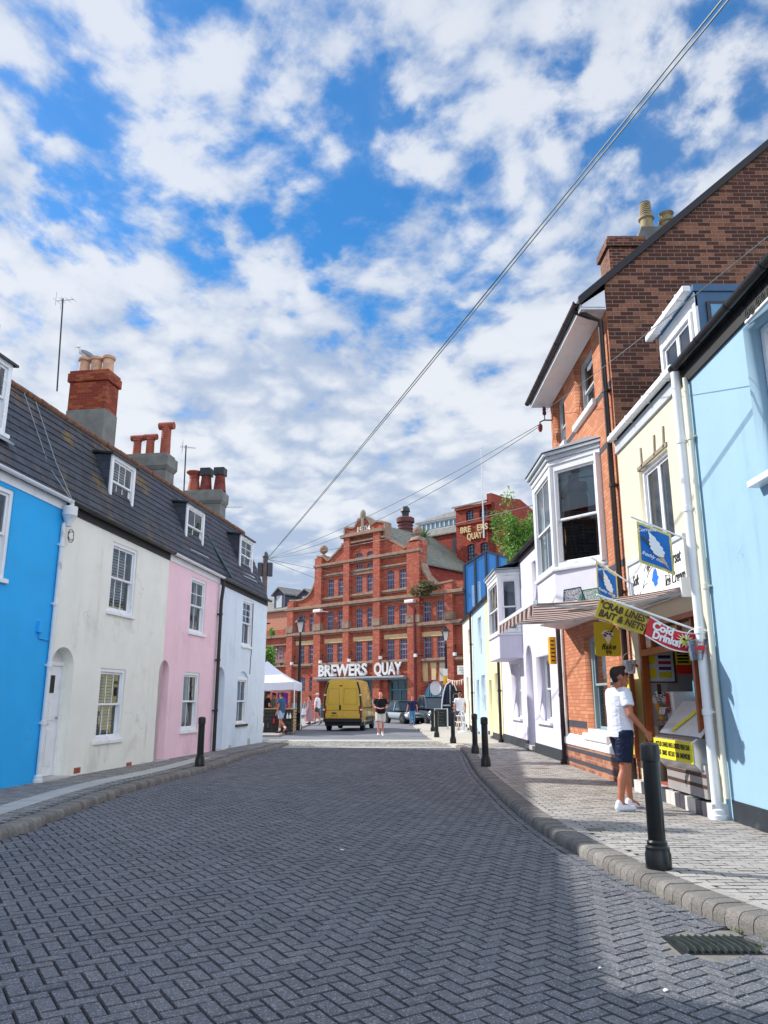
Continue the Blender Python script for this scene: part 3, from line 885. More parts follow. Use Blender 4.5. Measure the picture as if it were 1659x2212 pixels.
M['ridge'] = mat('mossy_ridge_tile', S(120, 84, 66), .9, .3, 8., stain=S(120, 110, 50), stain_amt=.8, stain_scale=5.)
M['brick_red'] = brickmat('red_chimney_brick', S(150, 62, 40), S(120, 46, 34), S(176, 92, 58), S(110, 86, 74), 'xy', .2, .07, .007, soot=S(60, 44, 36), soot_amt=.6)

def profile(s):
    return [(-.06, ze(s) - .03), (1.0, ZT), (3.6, ZT + .5), (7.6, ze(s) - .3)]

def left_house(label, s0, s1, paint, slate, gut, holes, group='terraced houses on the shaded side'):
    o = root('terraced_house', label, 'house', L.w(s0), L.a, group)
    w = s1 - s0
    wl = wall(o, 'wall', [(0, -.1), (w, -.1), (w, ze(s1)), (0, ze(s0))], holes, .4, paint)
    g = MB()
    for x, s in ((.004, s0), (w - .004, s1)):
        q = profile(s); g.poly([(x, .4, -.1)] + [(x, .4, q[0][1])] + [(x, y, z - .02) for y, z in q[1:]] + [(x, 7.6, -.1)])
    g.poly([(0, 7.59, -.1), (w, 7.59, -.1), (w, 7.59, ze(s1) - .3), (0, 7.59, ze(s0) - .3)])
    g.build('side_wall', paint, o)
    r = MB(); n = 13; q0, q1 = profile(s0), profile(s1)
    def pt(k, x0, lift):
        qa, qb = (q0, 0) if x0 == 0 else (q1, w)
        y = qa[0][0] + (qa[1][0] - qa[0][0]) * k; z = qa[0][1] + (qa[1][1] - qa[0][1]) * k
        return (qb, y - lift, z + lift * .45)
    for i in range(n):
        a, b_ = i / n, (i + 1) / n
        r.add([pt(a, 0, .02), pt(a, 1, .02), pt(b_, 1, .004), pt(b_, 0, .004), pt(a, 0, -.01), pt(a, 1, -.01)], [(0, 1, 2, 3), (4, 5, 1, 0)])
    r.poly([(0, 1.0, ZT), (w, 1.0, ZT), (w, 3.6, ZT + .5), (0, 3.6, ZT + .5)])
    r.poly([(0, 3.6, ZT + .5), (w, 3.6, ZT + .5), (w, 7.75, ze(s1) - .35), (0, 7.75, ze(s0) - .35)])
    ro = r.build('roof', slate, o)
    rt = MB(); x = 0; k = 0
    while x < w - .05:
        e = min(x + .3, w); rt.tube([(x + .006, .99 + rnd.uniform(-.01, .01), ZT + .0 + rnd.uniform(-.008, .008)), (e - .006, .99, ZT + rnd.uniform(-.008, .008))], .075, 8); x = e
    rt.build('ridge_tiles', M['ridge'], ro, smooth=40)
    gutter(o, (0, -.13, ze(s0) + .0), (w, -.13, ze(s1)), gut)
    f = MB(); f.prism([(0, -.022, ze(s0) - .19), (w, -.022, ze(s1) - .19), (w, -.022, ze(s1) - .02), (0, -.022, ze(s0) - .02)], (0, .02, 0)); f.build('fascia', gut if gut != M['black'] else M['blackmatt'], o)
    return o

def dormer(o, s0, uLt, vLt, uLb, vLb, uRt, vRt, uRb, vRb, off=.32, cols=2, rt=1, rb=1, cover=None):
    um = (uLt + uLb) / 2; vm = (vLt + vLb) / 2
    x0 = L.px(um, vm, off)[0] - s0
    x1 = L.px((uRt + uRb) / 2, (vRt + vRb) / 2, off)[0] - s0
    z1 = (L.px(uLt, vLt, off)[1] + L.px(uRt, vRt, off)[1]) / 2; z0 = (L.px(uLb, vLb, off)[1] + L.px(uRb, vRb, off)[1]) / 2
    z1 = min(z1, ZT - .1)
    yb = lambda z: -.06 + 1.06 * (z - ze(s0)) / (ZT - ze(s0))
    t = MB(); t.prism([(x0 - .1, off - .08, z1 - .02), (x1 + .1, off - .08, z1 - .02), (x1 + .1, 1.35, z1 + .12), (x0 - .1, 1.35, z1 + .12)], (0, 0, .045)); do = t.build('dormer', M['darkmetal'], o)
    for xx, e in ((x0 - .05, .05), (x1, .05)):
        d = MB(); d.prism([(xx, off + .02, z0), (xx, off + .02, z1), (xx, yb(z1) + .25, z1), (xx, yb(z0) + .1, z0 - .05)], (e, 0, 0)); d.build('dormer_cheek', M['slate_cheek'], do)
    t = MB(); t.prism([(x0 - .02, off - .02, z0 - .06), (x1 + .02, off - .02, z0 - .06), (x1 + .06, off - .2, z0 - .2), (x0 - .06, off - .2, z0 - .2)], (0, .01, .03)); t.build('lead_apron', M['lead'], do)
    window(o, x0 - .02, x1 + .02, z0, z1, y=off - .02, cols=cols, rt=rt, rb=rb, cas=.1, cover=cover, fm=M['white'])
    return do

def front_door(o, x0, x1, z0, z1, y, m, glass=True, knob=1):
    b = MB(); zt = z0 + 2.0 if z1 - z0 > 2.3 else z1 - .05
    b.box(x0, x0 + .06, y, y + .1, z0, z1); b.box(x1 - .06, x1, y, y + .1, z0, z1); b.box(x0 + .06, x1 - .06, y, y + .1, zt, zt + .07)
    fr = b.build('door_frame', M['white'], o)
    d = MB(); d.box(x0 + .06, x1 - .06, y + .03, y + .075, z0 + .02, zt)
    w = x1 - x0 - .12
    for zz, zh in ((z0 + .2, .65), (z0 + 1.0, .35)):
        for xx in (x0 + .06 + w * .12, x0 + .06 + w * .56):
            d.box(xx, xx + w * .32, y + .018, y + .03, zz, zz + zh)
    do = d.build('door', m, o, bevel=.006)
    if glass:
        q = MB(); q.box(x0 + .06 + w * .3, x0 + .06 + w * .7, y + .02, y + .03, z0 + 1.5, z0 + 1.82); q.build('pane', M['blackmatt'], do)
    q = MB(); q.box(x0 + .06 + w * .4, x0 + .06 + w * .6, y + .013, y + .032, z0 + .93, z0 + .96); q.build('letter_plate', M['steel'], do)
    q = MB(); q.ell((x0 + .06 + w * (.9 if knob > 0 else .1), y + .0, z0 + 1.05), .03, 8, 6); (lambda *a: None)(x0 + .06 + w * .4, x0 + .06 + w * .6, y + .015, y + .03, z0 + .93, z0 + .96); q.build('handle', M['steel'], do)
    if z1 > zt + .1:
        p = MB(); p.box(x0 + .06, x1 - .06, y + .045, y + .06, zt + .07, z1); p.build('fanlight', M['offwhite'], fr)
    s = MB(); s.box(x0 - .02, x1 + .02, -.12, y + .1, z0 - .1, z0 + .015); s.build('doorstep', M['slab'], o, bevel=.01)

def airbrick(o, fr, s0, u, v, m, w=.22, h=.1):
    x, z = fr.px(u, v); b = MB(); b.box(x - s0 - w / 2, x - s0 + w / 2, -.012, .01, z - h / 2, z + h / 2); b.build('air_brick', m, o)

# --- bright blue house (its near part lies outside the frame)
s0, s1 = SB[1], SB[2]
bu = winpx(L, -20, 21, 1052, 1258)
bl = (bu[0] - .05, bu[1] - .05, .95, 2.72)
xs1 = L.px(21, 1155)[0]
WB = [(xs1 - 1.05 - s0, xs1 - s0, L.px(12, 1262)[1] + .08, L.px(24, 1058)[1]), (xs1 - 1.1 - s0, xs1 - .05 - s0, .95, 2.55)]
hB = left_house('bright blue painted house with white gutter, at the left edge of the photo', s0, s1, M['p_blue'], M['slate'], M['white'], [rect(*w) for w in WB] + [arched(.5, 1.45, .12, 2.9)])
for i, w in enumerate(WB): window(hB, *w, cols=3, cover='blind')
front_door(hB, .5, 1.45, .14, 2.75, .3, M['white'])
dormer(hB, s0, -22, 752, -30, 915, 24, 780, 8, 942, cols=2, cover='blind')
b = MB(); xx, zz = L.px(83, 1354); xx -= s0
b.box(xx - .06, xx + .06, -.06, 0, zz - .1, zz + .1); b.tube([(xx, -.03, zz - .1), (xx + .02, -.02, zz - .2), (xx + .45, -.02, zz - .22)], .012, 6); b.build('cable_box', M['p_blue'], hB, bevel=.01)
# house nearer than the frame: only its shadow reaches the picture
hX = left_house('white painted house next to the bright blue one, nearest to the photographer', SB[0], SB[1], M['p_pale'], M['slate_purple'], M['white'], [rect(1.2, 2.2, 3.4, 4.7), rect(3.6, 4.6, 3.4, 4.7), rect(1.2, 2.2, 1., 2.4)])
for q in ((1.2, 2.2, 3.4, 4.7), (3.6, 4.6, 3.4, 4.7), (1.2, 2.2, 1., 2.4)): window(hX, *q, cols=2, cover='net')

# --- cream house
s0, s1 = SB[2], SB[3]
cu_ = winpx(L, 238, 293, 1177, 1326); cl_ = winpx(L, 210.6, 266, 1444, 1597)
dl = .04; dr = L.px(150, 1545)[0]; dz = L.px(136, 1397)[1]
cu_, cl_ = [(w[0] - s0, w[1] - s0, w[2], w[3]) for w in (cu_, cl_)]
hC = left_house('cream painted house between the bright blue and pink ones', s0, s1, M['p_cream'], M['slate_lichen'], M['black'],
                [rect(*cu_), rect(*cl_), arched(dl - s0, dr - s0, .08, dz)])
window(hC, *cu_, cols=3, cover='blind'); window(hC, *cl_, cols=3, cover='blind')
front_door(hC, dl - s0 - .02, dr - s0 + .02, .12, dz + .05, .19, M['white'])
dormer(hC, s0, 242.5, 980.8, 235, 1084.5, 291, 1009.5, 285, 1117, cols=3, cover='blind')
airbrick(hC, L, s0, 166, 1664, M['terra']); airbrick(hC, L, s0, 278, 1652, M['terra']); airbrick(hC, L, s0, 308, 1636, M['p_cream'], .2, .2)
# rainwater pipe with hopper on the joint with the blue house
pb = L.px(148, 1110, -.1); 
pipe(hC, [(-.07, -.05, ze(0) - .45), (-.07, -.05, .5), (-.07, -.05, .14)], .042, M['offwhite'], collars=[(-.07, -.05, 4.3), (-.07, -.05, 3.2), (-.07, -.05, 2.1), (-.07, -.05, 1.1)], foot=(-.07, -.05, .1))
h_ = MB(); h_.lathe(-.03, -.12, [(.055, ze(0) - .5), (.07, ze(0) - .42), (.13, ze(0) - .3), (.14, ze(0) - .29), (.14, ze(0) - .12), (.12, ze(0) - .12)], 12); h_.tube([(-.03, -.13, ze(0) - .12), (.04, -.13, ze(0) - .02)], .04, 8); h_.build('hopper', M['offwhite'], hC, smooth=40)
c_ = MB()
for k in range(3):
    a0 = k * .8; c_.tube([(.12 + .1 * cos(a0 + q * .6), -.1, ze(0) - .62 + .1 * sin(a0 + q * .6) - k * .03) for q in range(10)], .006, 5)
c_.build('loose_cable', M['blackmatt'], hC)

# --- pink house
s0, s1 = SB[3], SB[4]
pu = winpx(L, 411, 443.5, 1250, 1368); pl_ = winpx(L, 393.5, 428, 1452, 1577)
pu, pl_ = [(w[0] - s0, w[1] - s0, w[2], w[3]) for w in (pu, pl_)]
dl = L.px(338, 1535)[0]; dr = L.px(360, 1535)[0]; dz = L.px(353, 1426)[1]
hP = left_house('pink painted house between the cream one and the pale blue one', s0, s1, M['p_pink'], M['slate_purple'], M['white'], [rect(*pu), rect(*pl_), arched(dl - s0, dr - s0, .08, dz)])
window(hP, *pu, cols=2, rt=2, rb=1, cover='curtain'); window(hP, *pl_, cols=2, cover='curtain')
front_door(hP, dl - s0 - .02, dr - s0 + .02, .1, dz + .05, .33, M['p_pink'])
dormer(hP, s0, 405.6, 1086, 399, 1174.5, 440.7, 1108.7, 438, 1191, cols=2)
airbrick(hP, L, s0, 371, 1632, M['p_pink'], .12, .2)
x = s1 - s0 - .02
pipe(hP, [(x, -.14, ze(s1) - .1), (x, -.12, ze(s1) - .4), (x, -.09, ze(s1) - .7), (x, -.09, .1)], .05, M['rust'], collars=[(x, -.09, 3.9), (x, -.09, 2.6), (x, -.09, 1.2)])

# --- pale blue corner house
s0, s1 = SB[4], SB[5]
wu = winpx(L, 523.5, 545.3, 1296, 1396); wl_ = winpx(L, 511.5, 533.5, 1464, 1564)
wu, wl_ = [(w[0] - s0, w[1] - s0, w[2], w[3]) for w in (wu, wl_)]
dl = L.px(462, 1535)[0]; dr = L.px(482.5, 1535)[0]; dz = L.px(478, 1441)[1]
hW = left_house('pale blue painted corner house at the far end of the shaded terrace', s0, s1, M['p_pale'], M['slate_purple'], M['black'], [rect(*wu), arched(wl_[0], wl_[1], wl_[2], wl_[3] + .2, .2), arched(dl - s0, dr - s0, .08, dz)])
window(hW, *wu, cols=2, rt=3, rb=1, cover='blind'); window(hW, *wl_, cols=2, cover='net', sillm=M['darkwood'])
q = MB(); q.prism([(a, .05, c) for a, c in arched(wl_[0] + .002, wl_[1] - .002, wl_[3], wl_[3] + .198, .196)[0:]], (0, .06, 0)); q.build('window_head', M['p_pale'], hW)
front_door(hW, dl - s0 - .02, dr - s0 + .02, .1, dz + .05, .33, M['p_pale'])
dormer(hW, s0, 519.8, 1155, 516.5, 1233.7, 546.5, 1170, 544, 1246, cols=2, rt=2, rb=2, cover='blind')
airbrick(hW, L, s0, 537, 1602, M['slab'], .2, .2); airbrick(hW, L, s0, 496, 1617, M['slab'], .2, .2)
c_ = MB(); a1 = L.px(547, 1292)[0] - s0; c_.tube([(a1, -.012, 4.6), (a1, -.012, 2.95), (a1 - .05, -.012, 2.8), (a1 - .06, -.012, 2.3)], .01, 5); c_.build('cable', M['blackmatt'], hW)
# drain on the roof slope of the pink house
g_ = MB(); xx = L.px(452, 1165, .5)[0] - SB[3]
g_.tube([(xx - .35, .87, 6.95), (xx + .45, -.1, ze(SB[4]) + .1)], .04, 8); g_.build('roof_pipe', mat('green_grey_pipe', S(52, 86, 82), .4), hP, smooth=60)
# thin cables over the slates of the blue house
g_ = MB()
for (u0, v0, u1, v1, u2, v2) in ((47, 852, 100, 1010, 150, 1085), (72, 870, 115, 1000, 152, 1086)):
    pts = []
    for (u, v, of) in ((u0, v0, .9), (u1, v1, .3), (u2, v2, -.14)):
        s_, z_ = L.px(u, v, of); pts.append((s_ - SB[1], of - .05, z_ + .02))
    g_.tube(pts, .008, 5)
g_.build('cable', M['lead'], hB)

# --- chimneys: each a part of the house whose party wall it stands on
def chimney(o, s0, s, y0, dx, dy, zb, z1, mats, pots, step=None, seam=None):
    x = s - s0; g = MB()
    if mats == 'brick':
        zs = z1 - 1.1
        g.box(x - dx / 2, x + dx / 2, y0, y0 + dy, zs, z1 - .32, 0)
        g.box(x - dx / 2 - .05, x + dx / 2 + .05, y0 - .05, y0 + dy + .05, z1 - .32, z1 - .08, 0)
        g.box(x - dx / 2 - .02, x + dx / 2 + .02, y0 - .02, y0 + dy + .02, z1 - .08, z1, 0)
        g.box(x - dx / 2 - .015, x + dx / 2 + .015, y0 - .015, y0 + dy + .015, zb, zs + .003, 1)
    else:
        zs = z1 - .55
        g.box(x - dx / 2, x + dx / 2, y0, y0 + dy, zb, zs, 1)
        g.prism([(x - dx / 2, y0, zs), (x + dx / 2, y0, zs), (x + dx / 2 + .07, y0 - .07, zs + .12), (x - dx / 2 - .07, y0 - .07, zs + .12)], (0, dy + .07, 0), 1)
        g.box(x - dx / 2 - .07, x + dx / 2 + .07, y0 - .07, y0 + dy + .07, zs + .12, z1 - .1, 1)
        g.box(x - dx / 2 - .0, x + dx / 2 + .0, y0 - .0, y0 + dy + .0, z1 - .1, z1, 1)
    co_ = g.build('chimney', [M['brick_red'], M['mortar']], o, bevel=.015)
    for (f, k, h, r, m) in pots:
        pot(co_, x + rnd.uniform(-.03, .03), y0 + dy * f, z1 - .02, h, r, M[m], k)
    return co_
chimney(hC, SB[2], SB[3] - .32, 1.75, .62, 1.05, ZT - .2, 9.86, 'brick', [(.17, 'plain', .5, .15, 'buffpot'), (.5, 'plain', .5, .15, 'buffpot'), (.83, 'plain', .5, .15, 'buffpot')])
chimney(hP, SB[3], SB[4] - .05, 1.75, .6, 1.4, ZT - .2, 8.82, 'render', [(.15, 'tall', .98, .15, 'terra'), (.5, 'tee', .72, .13, 'terra'), (.82, 'tee', .72, .13, 'terra')])
chimney(hW, SB[4], SB[5] - .3, 1.7, .55, 1.45, ZT - .3, 8.9, 'render', [(.12, 'cowl', .88, .2, 'sootpot'), (.48, 'cowl', .88, .2, 'sootpot'), (.8, 'flare', .78, .2, 'terra')])
chimney(hB, SB[1], SB[2] - .55, 1.75, .6, 1.2, ZT - .2, 8.95, 'brick', [(.2, 'plain', .5, .15, 'terra'), (.75, 'plain', .5, .15, 'terra')])
chimney(hX, SB[0], SB[1] + .55 - .9, 1.75, .6, 1.3, ZT - .2, 10.4, 'brick', [(.2, 'plain', .5, .15, 'terra'), (.75, 'plain', .5, .15, 'terra')])
p = at(123, 845, 18.9); q = at(136, 645, 18.9)
aerial('aerial', 'tall aerial pole fixed to the brick chimney of the cream house', p, (q - p).length, .5, RAD(-10), (q.x - p.x, 0), 'television aerials', 4)
p = at(396.5, 1075, 22.9); q = at(402, 962, 22.9)
aerial('aerial', 'small aerial with a square grid, on the roof behind the rendered chimneys', p, (q - p).length, .45, RAD(20), (q.x - p.x, 0), 'television aerials', 9)
p = at(488, 1095, 27.5)
aerial('aerial', 'flat comb aerial sticking out sideways from the farthest grey chimney', p - Vector((0, 0, .05)), .1, .95, RAD(-2), (0, 0), 'television aerials', 8)
# a gull on the first pot
def gull(loc, yaw):
    o = root('seagull', 'grey and white gull perched on the brick chimney of the cream house', 'bird', loc, yaw)
    b = MB(); b.ell((0, 0, .13), (.17, .085, .085), 14, 10, M=Matrix.Rotation(RAD(-28), 3, 'Y'))
    b.cap((.12, 0, .17), (.15, 0, .29), .06, .045, 10); b.ell((.165, 0, .31), (.058, .048, .048), 12, 8)
    me = b.build('body', mat('white_feathers', S(225, 228, 230), .8, .04), o, smooth=180)
    w = MB()
    for s in (-1, 1): w.ell((-.05, s * .06, .13), (.19, .035, .07), 12, 8, M=Matrix.Rotation(RAD(-24), 3, 'Y'))
    w.build('wing', mat('grey_feathers', S(140, 148, 155), .8, .06), o, smooth=180)
    k = MB(); k.cap((.21, 0, .305), (.275, 0, .29), .016, .006, 8); k.build('beak', M['yellow'], o)
    l = MB()
    for s in (-1, 1): l.tube([(.02, s * .03, .0), (.01, s * .03, .07)], .008, 6); l.box(.0, .06, s * .03 - .02, s * .03 + .02, 0, .008)
    l.build('feet', mat('pink_leg', S(214, 150, 140), .6), o)
px_ = L.w(SB[3] - .32, 1.75 + 1.05 * .83, 9.86 + .48)
gull(px_, RAD(200))
# ------------------------------------------------------------------ sunlit side of the street
def RF(yfar, x=XF): return Fr(x, yfar, -pi / 2)
GRP = 'houses on the sunlit side'
M['p_sky'] = mat('light_blue_masonry_paint', S(152, 188, 212), .7, .03, 1., bump=.18, bscale=70., stain=S(120, 172, 204), stain_amt=.4, stain_scale=.7, streak=S(112, 156, 184), streak_amt=0.5)
M['p_butter'] = mat('pale_cream_masonry_paint', S(218, 212, 188), .75, .03, 1., bump=.2, bscale=80., stain=S(205, 200, 180), stain_amt=.35, stain_scale=1.1, streak=S(176, 166, 140), streak_amt=0.5)
M['p_lav'] = mat('lavender_white_masonry_paint', S(220, 216, 232), .75, .03, 1., bump=.25, bscale=40., stain=S(200, 196, 214), stain_amt=.3, streak=S(170, 166, 180), streak_amt=0.4)
M['p_yellow'] = mat('lemon_masonry_paint', S(222, 218, 170), .75, .03, 1., bump=.2)
M['p_ice'] = mat('ice_blue_masonry_paint', S(180, 204, 224), .75, .03, 1., bump=.2)
M['p_ivory'] = mat('ivory_masonry_paint', S(226, 224, 208), .75, .03, 1., bump=.2)
M['p_tar'] = mat('black_plinth_paint', S(36, 44, 52), .6, .25, 5., bump=.3, stain=S(90, 96, 100), stain_amt=.5, stain_scale=4.)
M['brick_or_x'] = brickmat('orange_brick_front', S(202, 132, 98), S(184, 114, 82), S(212, 148, 114), S(150, 104, 84), 'x', .225, .075, .006, dark=.3)
M['brick_or_y'] = brickmat('orange_brick_reveal', S(206, 120, 78), S(186, 104, 64), S(220, 140, 98), S(170, 118, 90), 'y', .225, .075, .006, dark=.3)
M['brick_gable'] = brickmat('brown_gable_brick', S(100, 60, 46), S(64, 41, 36), S(164, 110, 82), S(150, 138, 128), 'y', .25, .082, .0055, dark=.6, soot=S(60, 40, 34), soot_amt=.4)
M['brick_plinth'] = brickmat('banded_plinth_brick', S(170, 104, 76), S(78, 64, 66), S(200, 136, 100), S(160, 140, 126), 'x', .24, .085, .01)
M['brick_blue'] = mat('blue_black_brick_band', S(62, 62, 74), .7, .2, 6.)
M['roofdark'] = slatemat('dark_slate_roof', S(70, 72, 80))

def right_house(label, yfar, ynear, ze0, paint, holes, thick=.3, depth=8., pitch=13., name='terraced_house', plinth=None, outline=None, base=0.):
    o = root(name, label, 'house', (XF, yfar, 0), -pi / 2, GRP)
    w = yfar - ynear
    wall(o, 'wall', outline or rect(0, w, base - .05, ze0), holes, thick, paint)
    g = MB(); rz = ze0 + depth / 2 * math.tan(RAD(pitch))
    for x in (.004, w - .004):
        g.poly([(x, thick, -.05), (x, thick, ze0), (x, depth / 2, rz - .03), (x, depth, ze0), (x, depth, -.05)])
    g.poly([(0, depth - .01, 0), (w, depth - .01, 0), (w, depth - .01, ze0), (0, depth - .01, ze0)])
    g.build('side_wall', paint, o)
    r = MB(); r.prism([(0, -.1, ze0 - .02), (w, -.1, ze0 - .02), (w, depth / 2, rz), (0, depth / 2, rz)], (0, 0, .06)); r.prism([(0, depth / 2, rz), (w, depth / 2, rz), (w, depth + .1, ze0 - .02), (0, depth + .1, ze0 - .02)], (0, 0, .06))
    r.build('roof', M['roofdark'], o)
    return o

# --- light blue house, nearest on the right
yf, yn = 9.86, 2.0
W_ = yf - yn
win = (1.78, 2.95, 3.84, 5.66)
hS = right_house('light blue painted house with black gutter and white downpipe, nearest on the right', yf, yn, 5.95, M['p_sky'], [rect(*win), rect(5.2, 6.4, 3.84, 5.6), rect(5.2, 6.4, 1.0, 2.5), rect(2.9, 3.9, .1, 2.3)])
window(hS, *win, y=.2, cols=2, rt=1, rb=1, style='casement', cover='curtain', fm=M['upvc'], sillp=.34)
window(hS, 5.2, 6.4, 3.84, 5.6, y=.2, cols=2, cover='curtain', fm=M['upvc']); window(hS, 5.2, 6.4, 1., 2.5, y=.2, cols=2, cover='curtain', fm=M['upvc'])
front_door(hS, 2.9, 3.9, .1, 2.3, .22, M['white'])
g = MB(); g.box(.22, 2.9, -.015, 0, 0, .34); g.box(3.9, W_, -.015, 0, 0, .34); g.build('plinth', M['p_tar'], hS)
gutter(hS, (-.02, -.12, 5.98), (W_, -.12, 5.98), M['black'], .075)
g = MB(); g.box(0, W_, -.035, -.0, 5.7, 5.955); g.build('fascia', M['blackmatt'], hS)
g = MB(); g.box(1.9, 4.0, -.03, 0, 5.67, 5.95)
fp = g.build('frieze_panel', M['tin'], hS)
g = MB()
for i in range(16):
    for j in range(2):
        cx = 1.98 + i * .13 + rnd.uniform(-.02, .02); cz = 5.74 + j * .135 + rnd.uniform(-.015, .015); n = rnd.choice((4, 5, 7)); a0 = rnd.uniform(0, 6)
        rr = rnd.uniform(.042, .058)
        po = [(cx + rr * cos(a0 + 2 * pi * k / n), -.036, cz + rr * sin(a0 + 2 * pi * k / n)) for k in range(n)]
        for k in range(n): g.bar(po[k], po[(k + 1) % n], .01, .006)
        g.bar((cx - .015, -.036, cz - .02), (cx + .012, -.036, cz + .015), .014, .006)
g.build('pebble_pattern', M['ink'], fp)
pipe(hS, [(.04, -.12, 5.9), (.04, -.12, .2)], .06, M['upvc'], collars=[(.04, -.12, 4.9), (.04, -.12, 3.95), (.04, -.12, 2.35), (.04, -.12, 1.35)], foot=(.04, -.12, .1))
pipe(hS, [(.2, -.055, 5.75), (.2, -.055, .35)], .035, M['p_ivory'], collars=[(.2, -.055, 4.9), (.2, -.055, 2.9)])

# --- cream shop house
yf, yn = 12.95, 9.86
W_ = yf - yn
us = (1.02, 2.3, 3.72, 5.12)
shop = (.42, W_ - .12, .1, 2.66)
hK = right_house('pale cream house with the ice cream kiosk on its ground floor', yf, yn, 5.98, M['p_butter'], [rect(*us), rect(*shop)])
window(hK, *us, y=.05, style='casement', cover='curtain', fm=M['upvc'])
g = MB(); g.bar((us[0] - .02, -.005, us[3] + .02), (us[1] + .02, -.005, us[3] + .02), .03, .06)
for xx in (us[0] + .2, (us[0] + us[1]) / 2 + .15, us[1] - .1): g.bar((xx, -.005, us[3]), (xx + (.04 if xx > 1.6 else 0), -.005, us[3] + .32), .03, .05)
g.build('lintel_moulding', M['stone'], hK)
g = MB(); n = 6
g.box(0, W_, -.17, -.06, 5.95, 6.05)
for i in range(4): g.box(.2 + i * .85, .24 + i * .85, -.18, -.05, 5.93, 6.06)
g.build('gutter', M['upvc'], hK, bevel=.02)
g = MB(); g.box(0, W_, -.04, 0, 5.74, 5.93); g.build('fascia', M['greywhite'], hK)
# roof dormer
dx0, dx1, dz0, dz1, dy = 1.5, 2.95, 6.05, 7.3, .36
d = MB(); d.box(dx0, dx1, dy + .02, dy + 2.4, dz0, dz1 - .05)
M['p_deep'] = mat('deep_blue_cladding', S(52, 96, 132), .5, .08)
do = d.build('dormer', M['p_deep'], hK)
d = MB(); d.box(dx0 - .05, dx1 + .02, dy - .03, dy + 2.5, dz1 - .05, dz1 + .06); d.build('dormer_roof', M['p_deep'], do)
d = MB(); d.box(dx0 - .12, dx1 + .05, dy - .2, dy - .08, dz1 - .08, dz1 + .02)
for i in range(3): d.box(dx0 + .2 + i * .5, dx0 + .24 + i * .5, dy - .21, dy - .07, dz1 - .1, dz1 + .03)
d.build('gutter', M['upvc'], do, bevel=.015)
d = MB(); d.box(dx0, dx1, dy - .01, dy + .02, dz1 - .28, dz1 - .06); d.box(dx0, dx0 + .1, dy - .02, dy + .02, dz0, dz1 - .06); d.box(dx1 - .1, dx1, dy - .02, dy + .02, dz0, dz1 - .06); d.build('dormer_front', M['white'], do)
window(hK, dx0 + .12, dx1 - .12, dz0 + .05, dz1 - .3, y=dy - .06, style='casement', cover='curtain', fm=M['upvc'], sill=False)
d = MB(); d.box(dx1 + .001, dx1 + .03, dy + .14, dy + .66, dz0 + .12, dz1 - .22); d.build('side_window', M['darkmetal'], do); 
d = MB(); d.box(dx1 + .03, dx1 + .036, dy + .19, dy + .61, dz0 + .16, dz1 - .27); d.build('side_pane', mat('blue_tinted_pane', S(96, 150, 186), .1, .25, 3.), do)

# --- tall orange brick house with the brown gable
yf, yn = 17.9, 12.95
W_ = yf - yn; x = XF
K = RF(yf)
Z8 = 8.72
ups = [(.26, 1.4, 7.22, 8.6), (2.4, 3.85, 7.22, 8.6)]
gw = (1.85, 3.35, .86, 2.75); gs = (4.2, 4.72, .7, 2.75)
bayw = (.75, 3.3, 3.9, 6.2)
hT = root('tall_house', 'tall orange brick house with brown gable end and white bay window', 'house', (XF, yf, 0), -pi / 2, GRP)
wall(hT, 'wall', rect(0, W_ - .006, .78, Z8), [rect(*q) for q in ups] + [rect(*gw), rect(*gs), rect(*bayw)], .3, M['brick_or_x'])
g = MB(); D = 9.0; rid = D / 2 + .3; zr = Z8 + (rid + .5) * math.tan(RAD(41))
gb = MB(); tn = math.tan(RAD(41)); ru = lambda y: Z8 + (y + .5) * tn - .012
gb.prism([(W_ - .25, .301, 0), (W_ - .25, D, 0), (W_ - .25, D, Z8 - .5), (W_ - .25, D, Z8 - .1), (W_ - .25, rid, ru(rid)), (W_ - .25, .301, ru(.301))], (.254, 0, 0)); gb.prism([(W_ - .003, .006, 5.9), (W_ - .003, .301, 5.9), (W_ - .003, .301, ru(.301)), (W_ - .003, .006, ru(.006))], (.007, 0, 0))
gb.build('gable_wall', M['brick_gable'], hT)
g.poly([(.01, .3, 0), (.01, D, 0), (.01, D, Z8), (.01, rid, zr - .3), (.01, .3, Z8 + .2)]); g.poly([(0, D - .01, 0), (W_, D - .01, 0), (W_, D - .01, Z8), (0, D - .01, Z8)])
g.build('side_wall', M['brick_gable'], hT)
# roof with deep white soffit
r = MB()
for a, bb in (((-.5, Z8 + .0), (rid, zr)), ((rid, zr), (D + .4, Z8 - .3))):
    r.prism([(-.05, a[0], a[1]), (W_ + .06, a[0], a[1]), (W_ + .06, bb[0], bb[1]), (-.05, bb[0], bb[1])], (0, 0, .09))
ro = r.build('roof', M['roofdark'], hT)
r = MB()
r.prism([(W_ + .008, -.52, Z8 - .08), (W_ + .008, rid, zr - .06), (W_ + .008, rid, zr + .11), (W_ + .008, -.52, Z8 + .09)], (.06, 0, 0)); r.build('bargeboard', M['blackmatt'], ro)
r = MB(); r.box(-.02, W_ - .002, -.47, .0, Z8 - .14, Z8 - .1); r.box(-.02, W_ - .002, -.49, -.47, Z8 - .16, Z8 + .0); r.prism([(W_ - .0, -.46, Z8 - .1), (W_ - .0, -.01, Z8 - .1), (W_ - .0, -.01, Z8 + .25), (W_ - .0, -.46, Z8 - .06)], (.015, 0, 0)); r.build('soffit', M['white'], hT)
gutter(hT, (-.1, -.55, Z8 - .0), (W_ + .05, -.55, Z8 - .0), M['rust'], .065)
for q in ups: window(hT, *q, y=.16, cols=1, rt=1, rb=1, fm=M['greywhite'], cover='net', sill=False)
g = MB()
